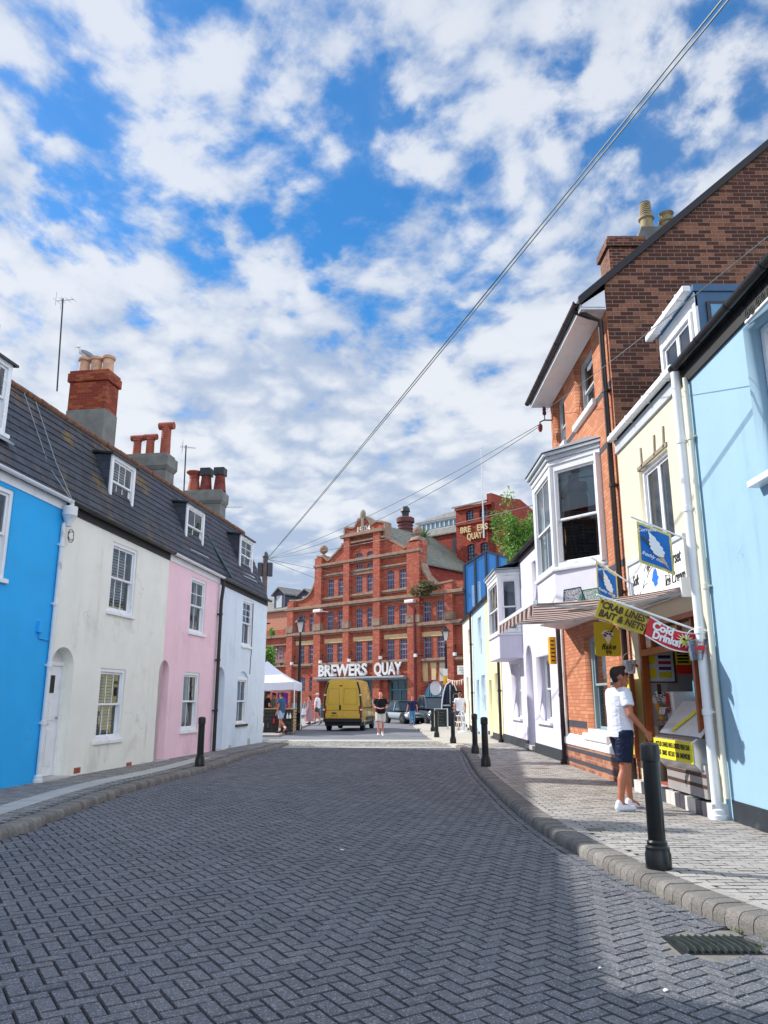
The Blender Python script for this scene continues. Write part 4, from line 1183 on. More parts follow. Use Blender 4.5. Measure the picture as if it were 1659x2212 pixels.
for q in ups: g.box(q[0] - .1, q[1] + .1, -.09, .05, 7.1, 7.22)
g.build('sill', M['white'], hT, bevel=.01)
g = MB(); g.box(0, ups[0][0] - .1, -.006, 0, 7.08, 7.2); g.box(ups[0][1] + .1, ups[1][0] - .1, -.006, 0, 7.08, 7.2); g.box(ups[1][1] + .1, W_ - .01, -.006, 0, 7.08, 7.2)
g.box(3.9, W_ - .01, -.006, 0, 6.05, 6.17); g.box(3.9, W_ - .01, -.006, 0, 3.75, 3.87); g.box(0, .6, -.006, 0, 3.05, 3.25); g.box(0, gw[0] - .15, -.006, 0, .92, 1.06)
g.build('brick_band', M['brick_blue'], hT)
g = MB(); g.box(gw[0] - .12, gw[1] + .12, -.12, .08, .72, .85); g.box(gw[0] - .02, gw[1] + .02, -.02, .1, .85, .93); g.build('sill', M['white'], hT, bevel=.015)
window(hT, *gw, y=.12, cols=1, fm=M['teal_grey'], cover='net', sill=False, cas=.11)
window(hT, *gs, y=.1, cols=1, fm=M['ice_frame'] if 'ice_frame' in M else M['greywhite'], cover='net', sill=False)
# white weathered plinth course over banded brick base
g = MB(); g.prism([(0, -.1, .55), (0, -.1, .68), (0, -.005, .78), (0, .0, .55)], (W_ - .35, 0, 0)); g.build('plinth_course', M['white'], hT, bevel=.01)
g = MB(); g.box(0, W_ - .3, -.08, .3, .0, .55); g.box(W_ - .3, W_ - .0, -.005, .3, .0, .78); g.build('plinth', M['brick_plinth'], hT)
g = MB(); g.box(0, W_ - .31, -.086, -.08, .42, .5); g.box(.0, W_ - .31, -.086, -.08, .2, .28); g.build('brick_band', M['brick_blue'], hT)
# bay window
by0, by1, bp = 3.9, .22, .78          # attaches at local x .22 and 3.9, projects .78
A_, B_, C_, D_ = (by0, 0), (2.95, -bp), (1.22, -bp), (by1, 0)
zs, zt, zb = 3.98, 6.12, 3.05
g = MB(); g.prism([(p[0], p[1], zb) for p in (A_, B_, C_, D_)], (0, 0, zs - zb - .02)); bay = g.build('bay_window', M['p_bay'] if 'p_bay' in M else mat('white_bay_panel', S(232, 230, 240), .6, .03), hT)
def ring(z, h, out, m, name, par):
    q = MB(); k = lambda p, e: (p[0] + (e if p in (A_, B_) else -e) * (.8 if p in (A_, D_) else .55), p[1] - (e if p in (B_, C_) else 0))
    q.prism([(k(p, out)[0], k(p, out)[1], z) for p in (A_, B_, C_, D_)], (0, 0, h)); return q.build(name, m, par, bevel=.012)
ring(zs - .03, .07, .05, M['white'], 'bay_sill', bay)
ring(zt, .1, .03, M['white'], 'bay_cornice', bay); ring(zt + .1, .09, .07, M['greywhite'], 'bay_cornice', bay); ring(zt + .19, .07, .13, M['greywhite'], 'bay_cornice', bay)
# lead roof of the bay
q = MB(); e = .16
lo = [(A_[0] + e * .8, 0, zt + .27), (B_[0] + e * .6, -bp - e, zt + .27), (C_[0] - e * .6, -bp - e, zt + .27), (D_[0] - e * .8, 0, zt + .27)]
hi = [(A_[0] - .75, 0, zt + .6), (D_[0] + .95, 0, zt + .6)]
q.poly([lo[0], lo[1], hi[0]]); q.poly([lo[1], lo[2], hi[1], hi[0]]); q.poly([lo[2], lo[3], hi[1]]); q.poly(lo[::-1]); q.build('bay_roof', M['lead'], bay)
for a in ((B_[0] - .05, B_[0] + .05, B_[1] - .005, B_[1] + .1), (C_[0] - .05, C_[0] + .05, C_[1] - .005, C_[1] + .1), (A_[0] - .1, A_[0] + .02, -.1, 0), (D_[0] - .02, D_[0] + .1, -.1, 0)):
    q = MB(); q.box(*a, zs + .04, zt); q.build('bay_post', M['white'], bay)
def bay_side(a, bb, cols, cover):
    d = Vector((bb[0] - a[0], bb[1] - a[1], 0)); ln = d.length
    o_ = window(bay.parent, 0, ln - .02, zs + .04, zt, y=0, cols=cols, cas=.13, cover=cover, fm=M['white'], sill=False, split=.46)
    o_.location = (a[0], a[1], zs + .04); o_.rotation_euler = (0, 0, atan2(d.y, d.x)); return o_
bay_side(D_, C_, 1, 'net'); bay_side(C_, B_, 2, 'net'); bay_side(B_, A_, 1, 'roller')
# pipe, wire insulators, chimneys
pipe(hT, [(W_ - .2, -.55, Z8 - .08), (W_ - .14, -.3, Z8 - .22), (W_ - .12, -.09, Z8 - .32), (W_ - .12, -.09, .12)], .05, M['rust'], collars=[(W_ - .12, -.09, 7.0), (W_ - .12, -.09, 5.2), (W_ - .12, -.09, 3.3)])
g = MB(); g.tube([(.12, 0, 8.2), (.12, -.2, 8.2), (.12, -.3, 8.15), (.12, -.3, 8.0)], .018, 6); g.tube([(.12, -.18, 8.2), (.12, -.18, 8.36)], .014, 6)
ib = g.build('wire_bracket', M['rust'], hT)
g = MB(); g.lathe(.12, -.18, [(.04, 8.34), (.05, 8.4), (.035, 8.44), (.05, 8.48), (.03, 8.54)], 10); g.lathe(.12, -.3, [(.03, 7.9), (.055, 7.96), (.055, 8.06), (.03, 8.1)], 10); g.build('insulator', M['sootpot'], ib, smooth=40)
def chim2(x0, x1, y0, y1, zb, z1, m, pots, cap=True):
    g = MB(); g.box(x0, x1, y0, y1, zb, z1 - .25); g.box(x0 - .06, x1 + .06, y0 - .06, y1 + .06, z1 - .25, z1 - .1); g.box(x0 - .02, x1 + .02, y0 - .02, y1 + .02, z1 - .1, z1)
    c = g.build('chimney', m, hT, bevel=.012)
    for (xx, yy, h, r, k, pm_) in pots: pot(c, xx, yy, z1 - .03, h, r, M[pm_], k)
M['brick_dk'] = brickmat('dark_chimney_brick', S(112, 62, 48), S(84, 46, 38), S(150, 96, 70), S(150, 140, 130), 'xy', .2, .07, .007)
p1 = at(1310, 552, 14.6); p2 = at(1400, 500, 14.3)
cx = yf - 14.4
chim2(cx - .45, cx + .2, .55, 1.3, Z8 + .3, 10.95, M['brick_dk'], [])
g = MB(); cz = 11.2; yA, yB = 1.28, 2.5; xA = 3.15
g.prism([(xA, yA - .3, 10.0), (xA, yB + .3, 10.0), (xA, yB + .1, cz), (xA, yA, cz), (xA, yA - .1, cz - .25)], (.55, 0, 0)); c = g.build('chimney', M['mortar'], hT, bevel=.02)
pot(c, xA + .27, yA + .22, cz - .02, .78, .145, M['buffpot2'] if 'buffpot2' in M else mat('mossy_buff_pot', S(160, 146, 112), .8, .2, 6., stain=S(80, 76, 60), stain_amt=.7, stain_scale=4.), 'louvre')
for k in (.66, 1.08): pot(c, xA + .27, yA + k, cz - .02, .5, .15, bpy.data.materials['mossy_buff_pot'], 'bell')

# --- lavender house with the box bay
yf, yn = 27.5, 17.9
W_ = yf - yn; K = RF(yf)
lw = [K.px(1160.5, 1490)[0], K.px(1190, 1490)[0]]; lw2 = [2.1, 3.7]
wr = (lw[0], lw[1], .95, 2.62); wl2 = (2.05, 3.75, .95, 2.62); wu2 = (6.25, 7.3, 3.85, 5.25)
da = (4.75, 5.75, .25, 3.02)
hV = right_house('lavender white painted house with a box bay and a narrow arched doorway', yf, yn, 5.72, M['p_lav'], [rect(*wr), rect(*wl2), rect(*wu2), arched(*da)], thick=.4)
for q in (wr, wl2, wu2): window(hV, *q, y=.22, cols=2 if q is not wl2 else 3, cover='net', fm=M['upvc'], sillp=.3)
front_door(hV, da[0] - .02, da[1] + .02, .26, da[3] + .03, .38, M['p_lav'])
g = MB(); g.box(0, da[0], -.03, 0, 0, .36); g.box(da[1], W_, -.03, 0, 0, .36); g.build('plinth', M['p_tar'], hV)
gutter(hV, (-.0, -.13, 5.74), (W_, -.13, 5.74), M['blackmatt'], .06)
g = MB(); g.box(0, W_, -.03, 0, 5.55, 5.7); g.build('fascia', M['blackmatt'], hV)
# rooflight box seen above the eaves
g = MB(); g.box(8.1, 8.7, .2, 1.2, 5.75, 6.25); g.build('rooflight', M['white'], hV, bevel=.02)
zs, zt, zb = 3.42, 5.2, 2.7; by0, by1, bp = 4.4, 1.6, .66
A_, B_, C_, D_ = (by0, 0), (by0 - .28, -bp), (by1 + .28, -bp), (by1, 0)
g = MB(); g.prism([(p[0], p[1], zb) for p in (A_, B_, C_, D_)], (0, 0, zs - zb - .02)); bay = g.build('bay_window', M['p_lav'], hV, bevel=.02)
ring(zs - .03, .06, .05, M['white'], 'bay_sill', bay); ring(zt, .1, .03, M['white'], 'bay_cornice', bay); ring(zt + .1, .09, .08, M['greywhite'], 'bay_cornice', bay)
q = MB(); q.prism([(A_[0] + .12, 0, zt + .19), (B_[0] + .12, -bp - .12, zt + .19), (C_[0] - .12, -bp - .12, zt + .19), (D_[0] - .12, 0, zt + .19)], (0, 0, .03)); q.poly([(A_[0] + .12, 0, zt + .42), (B_[0] + .12, -bp - .12, zt + .22), (C_[0] - .12, -bp - .12, zt + .22), (D_[0] - .12, 0, zt + .42)]); q.build('bay_roof', M['lead'], bay)
for p in (B_, C_): q = MB(); q.box(p[0] - .06, p[0] + .06, p[1] - .005, p[1] + .1, zs + .03, zt); q.build('bay_post', M['white'], bay)
bay_side(D_, C_, 1, None); bay_side(C_, B_, 3, None); bay_side(B_, A_, 1, None)
pipe(hV, [(W_ - .03, -.12, 5.7), (W_ - .03, -.1, 5.4), (W_ - .03, -.1, .1)], .055, M['rust'], collars=[(W_ - .03, -.1, 4.4), (W_ - .03, -.1, 1.6)], foot=(W_ - .03, -.1, .1))
pipe(hV, [(W_ + .1, -.05, 5.7), (W_ + .1, -.05, .1)], .03, M['upvc'])
# --- lemon, ice blue and ivory houses
def small_house(label, yf, yn, paint, uw, lw_, dw, dm, plinth, pipe_at=None):
    W_ = yf - yn
    h = right_house(label, yf, yn, 5.45, paint, [rect(*uw), rect(*lw_), rect(*dw)], thick=.3)
    window(h, *uw, y=.1, cols=2, rt=2, rb=2, fm=M['upvc']); window(h, *lw_, y=.1, cols=2, rt=1, rb=1, fm=M['upvc'])
    front_door(h, dw[0] - .02, dw[1] + .02, .15, dw[3] + .03, .14, dm)
    g = MB(); g.box(0, dw[0], -.02, 0, 0, .3); g.box(dw[1], W_, -.02, 0, 0, .3); g.build('plinth', plinth, h)
    gutter(h, (0, -.12, 5.47), (W_, -.12, 5.47), M['blackmatt'], .055)
    if pipe_at is not None: pipe(h, [(pipe_at, -.1, 5.4), (pipe_at, -.1, .1)], .05, M['rust'], collars=[(pipe_at, -.1, 4.), (pipe_at, -.1, 1.8)], foot=(pipe_at, -.1, .06))
    return h
K = RF(31.5)
f = lambda yf, uL, uR, vT, vB: winpx(RF(yf), uL, uR, vT, vB)
ly = f(31.5, 1070, 1083, 1452, 1541)
small_house('lemon yellow painted house beside the lavender one', 31.5, 27.5, M['p_yellow'], (1.9, 2.9, 3.3, 4.7), (2.1, 3.2, .95, 2.45), (.45, 1.3, .12, 2.25), M['p_yellow'], M['p_tar'], 3.95)
ub = f(36.2, 1037.5, 1048.5, 1312, 1392); lb = f(36.2, 1043, 1053, 1455, 1538)
small_house('ice blue painted house between the lemon and ivory ones', 36.2, 31.5, M['p_ice'], (2.1, 3.4, 3.35, 5.0), (2.8, 4.1, .95, 2.5), (1.1, 2.0, .12, 2.35), M['white'], M['p_ice'], .1)
ui = f(40.6, 1015.5, 1023, 1338, 1405); li = f(40.6, 1019.5, 1026.5, 1462, 1550)
li = (max(li[0], 2.5), min(max(li[1], 3.4), 4.1), li[2], li[3])
M['green_door'] = mat('green_gloss_paint', S(62, 168, 96), .35, .05)
small_house('ivory painted end house with a green door', 40.6, 36.2, M['p_ivory'], (2.3, 3.5, 3.3, 4.85), (2.9, 4.0, .9, 2.5), (1.1, 2.2, .12, 2.6), M['green_door'], M['p_tar'])
# ------------------------------------------------------------------ ice cream kiosk and everything hung round it
K = RF(12.95)
def kw(s, y, z): return K.w(s, y, z)
KA = -pi / 2
def text_arc(parent, name, s, size, R_, loc, m, sx=1., up=True, bold=0.):
    o = text(parent, name, s, size, loc, m, sx=sx, bold=bold)
    for v in o.data.vertices:
        x, y = v.co.x, v.co.y
        a = x / R_
        v.co.x = (R_ + y) * sin(a); v.co.y = (R_ + y) * cos(a) - R_
    return o
M['cab_white'] = mat('kiosk_white_laminate', S(158, 154, 156), .5, .06, stain=S(130, 120, 118), stain_amt=.4)
M['kiosk_shade'] = mat('shade_toned_kiosk_wall', S(44, 40, 42), .6, .3, 3.)  # the room's inner shade is put into this back and right wall colour
M['tile_red'] = mat('terracotta_floor_tile', S(186, 104, 84), .5, .12, 6.)
M['tile_dark'] = mat('charcoal_tile', S(66, 66, 78), .3, .1)
M['tile_white'] = mat('white_tile', S(214, 212, 210), .3, .05)
# parts of the house: the kiosk room, timber front, step
g = MB(); sx0, sx1 = .42, 2.97
g.poly([(sx0, .3, .28), (sx0, 2.2, .28), (sx0, 2.2, 2.7), (sx0, .3, 2.7)]); g.poly([(sx0, .3, 2.7), (sx1, .3, 2.7), (sx1, 2.2, 2.7), (sx0, 2.2, 2.7)])
room = g.build('kiosk_room', M['cab_white'], hK, fix=False)
g = MB(); g.poly([(sx0, 1.6, .28), (sx1, 1.6, .28), (sx1, 1.6, 2.7), (sx0, 1.6, 2.7)]); g.poly([(sx1, 1.6, .28), (sx1, .3, .28), (sx1, .3, 2.7), (sx1, 1.6, 2.7)]); g.build('back_panel', M['kiosk_shade'], room, fix=False)
g = MB(); g.box(sx0, sx1, -.02, 2.2, .2, .28); g.build('floor_tiles', M['tile_red'], room)
fr = MB()
for a, b_ in ((sx0 - .0, sx0 + .09), (sx1 - .09, sx1)): fr.box(a, b_, -.03, .09, .28, 2.66)
fr.box(sx0 + .09, sx1 - .09, -.03, .09, 2.58, 2.66); fr.box(sx0 + .09, sx1 - .09, -.05, .07, 2.17, 2.27)
for a in (.95, 1.5, 2.05, 2.55): fr.box(a - .02, a + .02, -.01, .06, 2.27, 2.58)
fr.box(sx1 - .16, sx1 - .09, -.14, -.03, .45, 2.0)
fro = fr.build('timber_front', M['wood'], hK, bevel=.008)
g = MB(); n = 0
for a, b_, c in ((.52, .93, S(214, 206, 190)), (.97, 1.48, S(70, 60, 66)), (1.52, 2.03, S(190, 170, 60)), (2.07, 2.53, S(170, 150, 130))):
    q = MB(); q.box(a + .03, b_ - .03, .05, .058, 2.3, 2.55); pc = q.build('picture', mat('picture_card_%d' % n, c, .5, .35, 22.), fro); n += 1
st_ = MB(); w = .175; i = 0; a = .2
while a < 3.05:
    q = .2 if i == 0 else 0
    st_.box(a + .003, a + w - .003, -.2, .05, .08, .275, 0 if i % 4 < 2 else 1); a += w; i += 1
st_.build('doorstep', [M['tile_white'], M['tile_dark']], hK, bevel=.006)

# counter freezer with sloping glass
ct_ = root('display_counter', 'steel ice cream display counter with sloping glass and a yellow food notice', 'counter', kw(0, 0, .28), KA)
g = MB()
g.prism([(1.5, -.26, .42), (1.5, -.26, .7), (1.5, -.2, .74), (1.5, .5, .74), (1.5, .5, .1), (1.5, .06, .1)], (1.4, 0, 0)); g.box(1.5, 2.9, .1, .5, 0, .1)
g.box(1.47, 1.53, -.1, .5, .74, .8)
body = g.build('body', M['steel'], ct_, bevel=.01)
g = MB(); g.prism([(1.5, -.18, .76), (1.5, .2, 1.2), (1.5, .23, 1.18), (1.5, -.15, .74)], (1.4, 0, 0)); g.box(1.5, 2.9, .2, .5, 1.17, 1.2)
g.build('glass_hood', mat('glare_white_counter_glass', S(222, 230, 236), .08, .05, 1.5, spec=.8), ct_)  # clear glass; its white reflected glare is put into the base colour
g = MB(); g.box(1.55, 2.85, -.1, .45, .745, .8); 
for i in range(6): g.ell((1.66 + i * .22, .12, .8), (.1, .18, .07), 10, 6)
g.build('ice_cream_tubs', mat('ice_cream', S(236, 226, 200), .6, .25, 5.), ct_)
g = MB(); g.box(1.5, 2.9, -.272, -.262, .43, .69); nb = g.build('notice', M['yellow'], ct_)
text(nb, 'lettering', 'BOTTLED CANNED HAVE A DRESSED FRESH CRAB', .088, (2.2, -.274, .615), M['ink'], sx=.62, bold=.003, ext=.001)
text(nb, 'lettering', 'DRINKS   DRINKS   NICE DAY  CRAB  SANDWICHES', .088, (2.2, -.274, .505), M['ink'], sx=.6, bold=.003, ext=.001)
q = MB(); q.prism([(1.95, -.165, .80), (2.02, -.165, .80), (2.5, .15, 1.165), (2.4, .15, 1.165)], (0, -.012, .01)); q.build('sticker', M['yellow'], ct_)
q = MB(); q.box(2.45, 2.8, .1, .13, 1.1, 1.22); q.build('price_card', M['tin'], ct_)
fz = root('chest_freezer', 'white chest freezer with dark stripes on a castor, under the sloping glass counter', 'freezer', kw(0, 0, .28), KA)
g = MB(); g.box(1.62, 2.98, -.16, .05, .02, .42, 0)
for z in (.14, .27): g.box(1.615, 2.985, -.166, -.158, z, z + .045, 1)
g.box(1.62, 2.98, -.166, -.158, .36, .42, 2)
g.build('cabinet', [M['cab_white'], M['darkwood'], M['greywhite']], fz, bevel=.012)
g = MB(); g.tube([(1.75, -.12, -.06 + .045), (1.78, -.12, -.06 + .045)], .035, 10); g.tube([(2.85, -.12, -.015), (2.88, -.12, -.015)], .035, 10); g.build('castor', M['rubber'], fz)
ctb = root('kiosk_worktop', 'pale laminate kiosk worktop with a square shelf hole, left of the display counter', 'worktop', kw(0, 0, .28), KA)
g = MB(); g.box(.6, 1.45, .28, .8, .0, .86); g.box(.55, 1.48, .22, .85, .86, .9); g.build('cupboard', M['cab_white'], ctb, bevel=.008)
g = MB(); g.box(.66, .9, .272, .28, .5, .78); g.build('shelf_hole', M['darkwood'], ctb)
# soft-serve machine, till, sweet boxes
sm = root('soft_serve_machine', 'chrome soft serve ice cream machine on the kiosk worktop', 'ice cream machine', kw(.74, .4, 1.18), KA)
g = MB(); g.box(-.15, .15, -.12, .25, 0, .44); g.build('housing', M['tin'], sm, bevel=.02)
g = MB(); g.box(-.05, .05, -.155, -.15, .12, .42); g.build('red_panel', M['red'], sm)
g = MB()
for x in (-.09, 0, .09): g.tube([(x, -.15, .2), (x, -.24, .19), (x, -.25, .1)], .022, 8); g.bar((x, -.22, .2), (x, -.28, .3), .018)
g.box(-.17, .17, -.3, -.15, .0, .02); g.build('tap', M['steel'], sm, smooth=50)
tl = root('till', 'small till with a blue lit screen behind the counter', 'till', kw(1.0, .62, 1.3), KA)
g = MB(); g.box(-.17, .17, 0, .05, .22, .5); g.box(-.05, .05, .05, .1, 0, .3); g.build('case', M['greywhite'], tl, bevel=.01)
sc_m, _t, _b = newmat('till_screen'); _b.inputs['Base Color'].default_value = S(120, 200, 225); _b.inputs['Emission Color'].default_value = S(130, 210, 235); _b.inputs['Emission Strength'].default_value = .5
g = MB(); g.box(-.145, .145, -.004, 0, .25, .47); g.build('screen', sc_m, tl)
for i, (a, z, c, l) in enumerate(((1.22, 1.18, S(206, 60, 80), 'crimson sweet box beside the till, under the pink one'), (1.24, 1.38, S(226, 110, 140), 'pink sweet box stacked on the crimson one beside the till'), (1.6, 1.2, S(200, 70, 60), 'red carton on the shelf behind the sloping glass'))):
    g = MB(); g.box(-.17, .17, 0, .2, 0, .2); o = g.build('sweet_box', mat('sweet_box_%d' % i, c, .5, .3, 18.), None, bevel=.006, loc=kw(a, .75, z), rot=(0, 0, KA)); tag(o, l, 'box', 'sweet boxes in the kiosk')
g = MB(); g.lathe(0, 0, [(.035, 0), (.035, .16), (.02, .18), (.025, .24)], 10); o = g.build('sauce_bottle', M['offwhite'], None, smooth=40, loc=kw(1.42, .5, 1.48)); tag(o, 'white sauce bottle in front of the pink sweet box', 'bottle')
# posters on the kiosk's far wall (they face the camera)
PR = (pi / 2, 0, 0)
def poster(name, label, y0, y1, z0, z1, m, cat='poster'):
    g = MB(); g.box(0, y1 - y0, -.012, 0, 0, z1 - z0)
    o = g.build(name, m, None, loc=kw(.435, y0, z0)); tag(o, label, cat); return o
po = poster('menu_board', 'framed ice cream menu board on the inner wall of the kiosk', .06, .5, 1.78, 2.28, M['greywhite'], 'menu')
g = MB(); W, H = .45, .5
for a in ((-.02, .0, -.02, H + .02), (W, W + .02, -.02, H + .02)): g.box(a[0], a[1], -.02, .0, a[2], a[3])
g.box(0, W, -.02, 0, -.02, 0); g.box(0, W, -.02, 0, H, H + .02); g.build('frame', M['darkwood'], po)
for i, (x, z, w, h, c) in enumerate(((.05, .27, .1, .16, S(226, 200, 30)), (.05, .05, .1, .16, S(226, 200, 30)), (.2, .36, .2, .05, S(40, 40, 80)), (.2, .27, .2, .05, S(170, 40, 50)), (.2, .18, .2, .05, S(80, 50, 120)), (.2, .06, .2, .09, S(200, 190, 40)))):
    g = MB(); g.box(x, x + w, -.016, -.012, z, z + h); g.build('printed_panel', mat('print_%d' % i, c, .5, .1), po)
po = poster('price_list', 'yellow price list above a red notice inside the kiosk', .54, .78, 1.92, 2.28, M['yellow'], 'price list')
for i in range(4):
    g = MB(); g.box(.03, .21, -.016, -.012, .3 - i * .05, .33 - i * .05); g.build('printed_line', M['ink'], po)
g = MB(); g.box(0, .24, -.018, -.012, -.02, .12); g.build('red_notice', mat('red_notice', S(232, 48, 30), .5), po)
po = poster('cone_poster', 'tall poster of a chocolate topped ice cream cone on the grey kiosk wall', .08, .38, 1.1, 1.76, M['cab_white'])
g = MB()
g.prism([(.15, -.014, .02), (.06, -.014, .34), (.24, -.014, .34)], (0, -.004, 0)); g.build('cone', mat('wafer', S(226, 180, 50), .6, .15, 20.), po)
g = MB(); g.ell((.15, -.014, .4), (.12, .004, .1), 14, 8); g.ell((.15, -.014, .48), (.08, .005, .06), 12, 8); g.build('swirl', M['tin'], po)
g = MB()
for i in range(22): g.box(*(lambda x, z: (x, x + .022, -.024, -.018, z, z + .014))(.05 + rnd.random() * .18, .35 + rnd.random() * .15))
g.box(.125, .185, -.024, -.016, .48, .64); g.build('chocolate', M['darkwood'], po)
po = poster('cone_photo', 'dark photo of two wafer cones on the kiosk wall, right of the red notice', .82, 1.2, 1.85, 2.25, M['blackmatt'])
for x in (.12, .26):
    g = MB(); g.prism([(x, -.013, .06), (x - .04, -.013, .24), (x + .04, -.013, .24)], (0, -.004, 0)); g.ell((x, -.015, .27), (.045, .004, .05), 10, 6); g.build('cone', M['buffpot'], po)

# awning
M['awning'] = None
def awning_mat():
    m, t, b = newmat('brown_striped_canvas'); tc = t.n('ShaderNodeTexCoord'); sp = t.n('ShaderNodeSeparateXYZ'); t.l(tc.outputs['Object'], sp.inputs[0])
    w = t.math('FRACT', t.math('MULTIPLY', sp.outputs[0], 2.9)); f = t.math('GREATER_THAN', w, .5)
    k = t.mix(f, S(214, 202, 198), S(104, 60, 54)); t.l(k, b.inputs['Base Color']); b.inputs['Roughness'].default_value = .85
    tr = t.n('ShaderNodeBsdfTranslucent'); t.l(k, tr.inputs[0]); mx = t.n('ShaderNodeMixShader'); mx.inputs[0].default_value = .5
    t.l(b.outputs[0], mx.inputs[1]); t.l(tr.outputs[0], mx.inputs[2]); t.l(mx.outputs[0], m.node_tree.nodes['Material Output'].inputs[0])
    return m
M['awning'] = awning_mat()
aw = root('awning', 'brown and white striped awning over the ice cream kiosk', 'awning', kw(0, 0, 0), KA)
a0, a1 = -.2, 2.82; zi, zo, pj = 2.98, 2.74, 2.15
g = MB(); n = 14
for i in range(n):
    xa, xb = a0 + (a1 - a0) * i / n, a0 + (a1 - a0) * (i + 1) / n
    for j in range(6):
        q = [(x, -.08 - (pj - .08) * k, zi + (zo - zi) * k - .05 * sin(pi * k)) for x, k in ((xa, j / 6), (xb, j / 6), (xb, (j + 1) / 6), (xa, (j + 1) / 6))]
        g.poly(q)
g.build('canvas', M['awning'], aw, smooth=60)
g = MB(); n = 16
for i in range(n):
    xa, xb = a0 + (a1 - a0) * i / n, a0 + (a1 - a0) * (i + 1) / n
    pts = [(xa, -pj - .02, zo), (xb, -pj - .02, zo)] + [(xb + (xa - xb) * k / 6, -pj - .03 - .01 * sin(k), zo - .14 - .05 * sin(pi * k / 6)) for k in range(7)]
    g.poly(pts)
g.build('valance', M['awning'], aw)
g = MB(); g.box(a0 - .03, a1 + .03, -pj - .03, -pj + .03, zo - .02, zo + .04); g.build('front_bar', M['upvc'], aw, bevel=.01)
g = MB(); g.tube([(a0 - .03, -.1, zi + .02), (a1 + .03, -.1, zi + .02)], .075, 14); g.box(a1 + .0, a1 + .05, -.2, -.0, zi - .16, zi + .1); g.box(a0 - .05, a0, -.2, 0, zi - .16, zi + .1); g.build('roller_case', M['upvc'], aw, smooth=40)
for s in (a0 + .12, a1 - .12):
    g = MB(); m_ = (s + (.5 if s < 1 else -.5), -1.05, (zi + zo) / 2 - .12)
    g.bar((s, -.06, zi - .08), m_, .05, .035); g.bar(m_, (s, -pj, zo), .05, .035); g.build('arm', M['greywhite'], aw)
# signboard
sb = root('signboard', 'white shop signboard with a blue map and black lettering above the awning', 'sign', kw(.3, -.02, 2.9), KA)
SW, SH = 2.42, .76
g = MB(); g.box(0, SW, -.03, 0, 0, SH); g.build('board', M['tin'], sb)
g = MB(); g.box(-.03, SW + .03, -.06, 0, SH, SH + .05); g.box(-.03, 0, -.05, 0, 0, SH); g.box(SW, SW + .03, -.05, 0, 0, SH); g.build('frame', M['greywhite'], sb)
for s, x, z, h in (('Soft', .3, .47, .24), ('Drinks', .34, .18, .24), ('Dorset', 1.98, .54, .25), ('Ice Cream', 1.97, .26, .25)):
    text(sb, 'lettering', s, h, (x, -.032, z), M['ink'], sx=.72, shear=.3, bold=.004)
text_arc(sb, 'lettering', 'SEAS THE MOMENT', .125, .62, (1.2, -.032, .64), M['ink'], sx=.62, bold=.002)
text(sb, 'lettering', 'SPECIALISTS', .12, (1.3, -.032, .1), M['ink'], sx=.8)
g = MB()
for rr in (.55, .71):
    pts = [(1.2 + rr * sin(a), -.033, .02 + rr * cos(a)) for a in [(-.72 + 1.44 * i / 20) for i in range(21)]]
    for p, q in zip(pts, pts[1:]): g.bar(p, q, .008, .004)
for sgn in (-1, 1):
    c = [(1.22 + sgn * .49, .56 - .14), (1.22 + sgn * .6, .3), (1.22 + sgn * .52, .34), (1.22 + sgn * .36, .36)]
    for p, q in zip(c, c[1:]): g.bar((p[0], -.033, p[1]), (q[0], -.033, q[1]), .008, .004)
for z in (.02, .17): g.bar((.85, -.033, z), (1.75, -.033, z), .008, .004)
g.build('ribbon_outline', M['ink'], sb)
g = MB(); bl = [(-.18, .0), (-.13, .06), (-.1, .13), (-.04, .18), (-.02, .24), (.0, .18), (.05, .21), (.1, .16), (.13, .05), (.18, .04), (.15, -.02), (.1, -.02), (.11, -.1), (.04, -.11), (.01, -.14), (.0, -.24), (-.01, -.13), (-.07, -.1), (-.1, -.03)]
g.prism([(1.2 + a * .85, -.031, .36 + b_ * .8) for a, b_ in bl], (0, -.004, 0)); g.build('blue_map', mat('blue_map_paint', S(20, 110, 230), .5), sb)

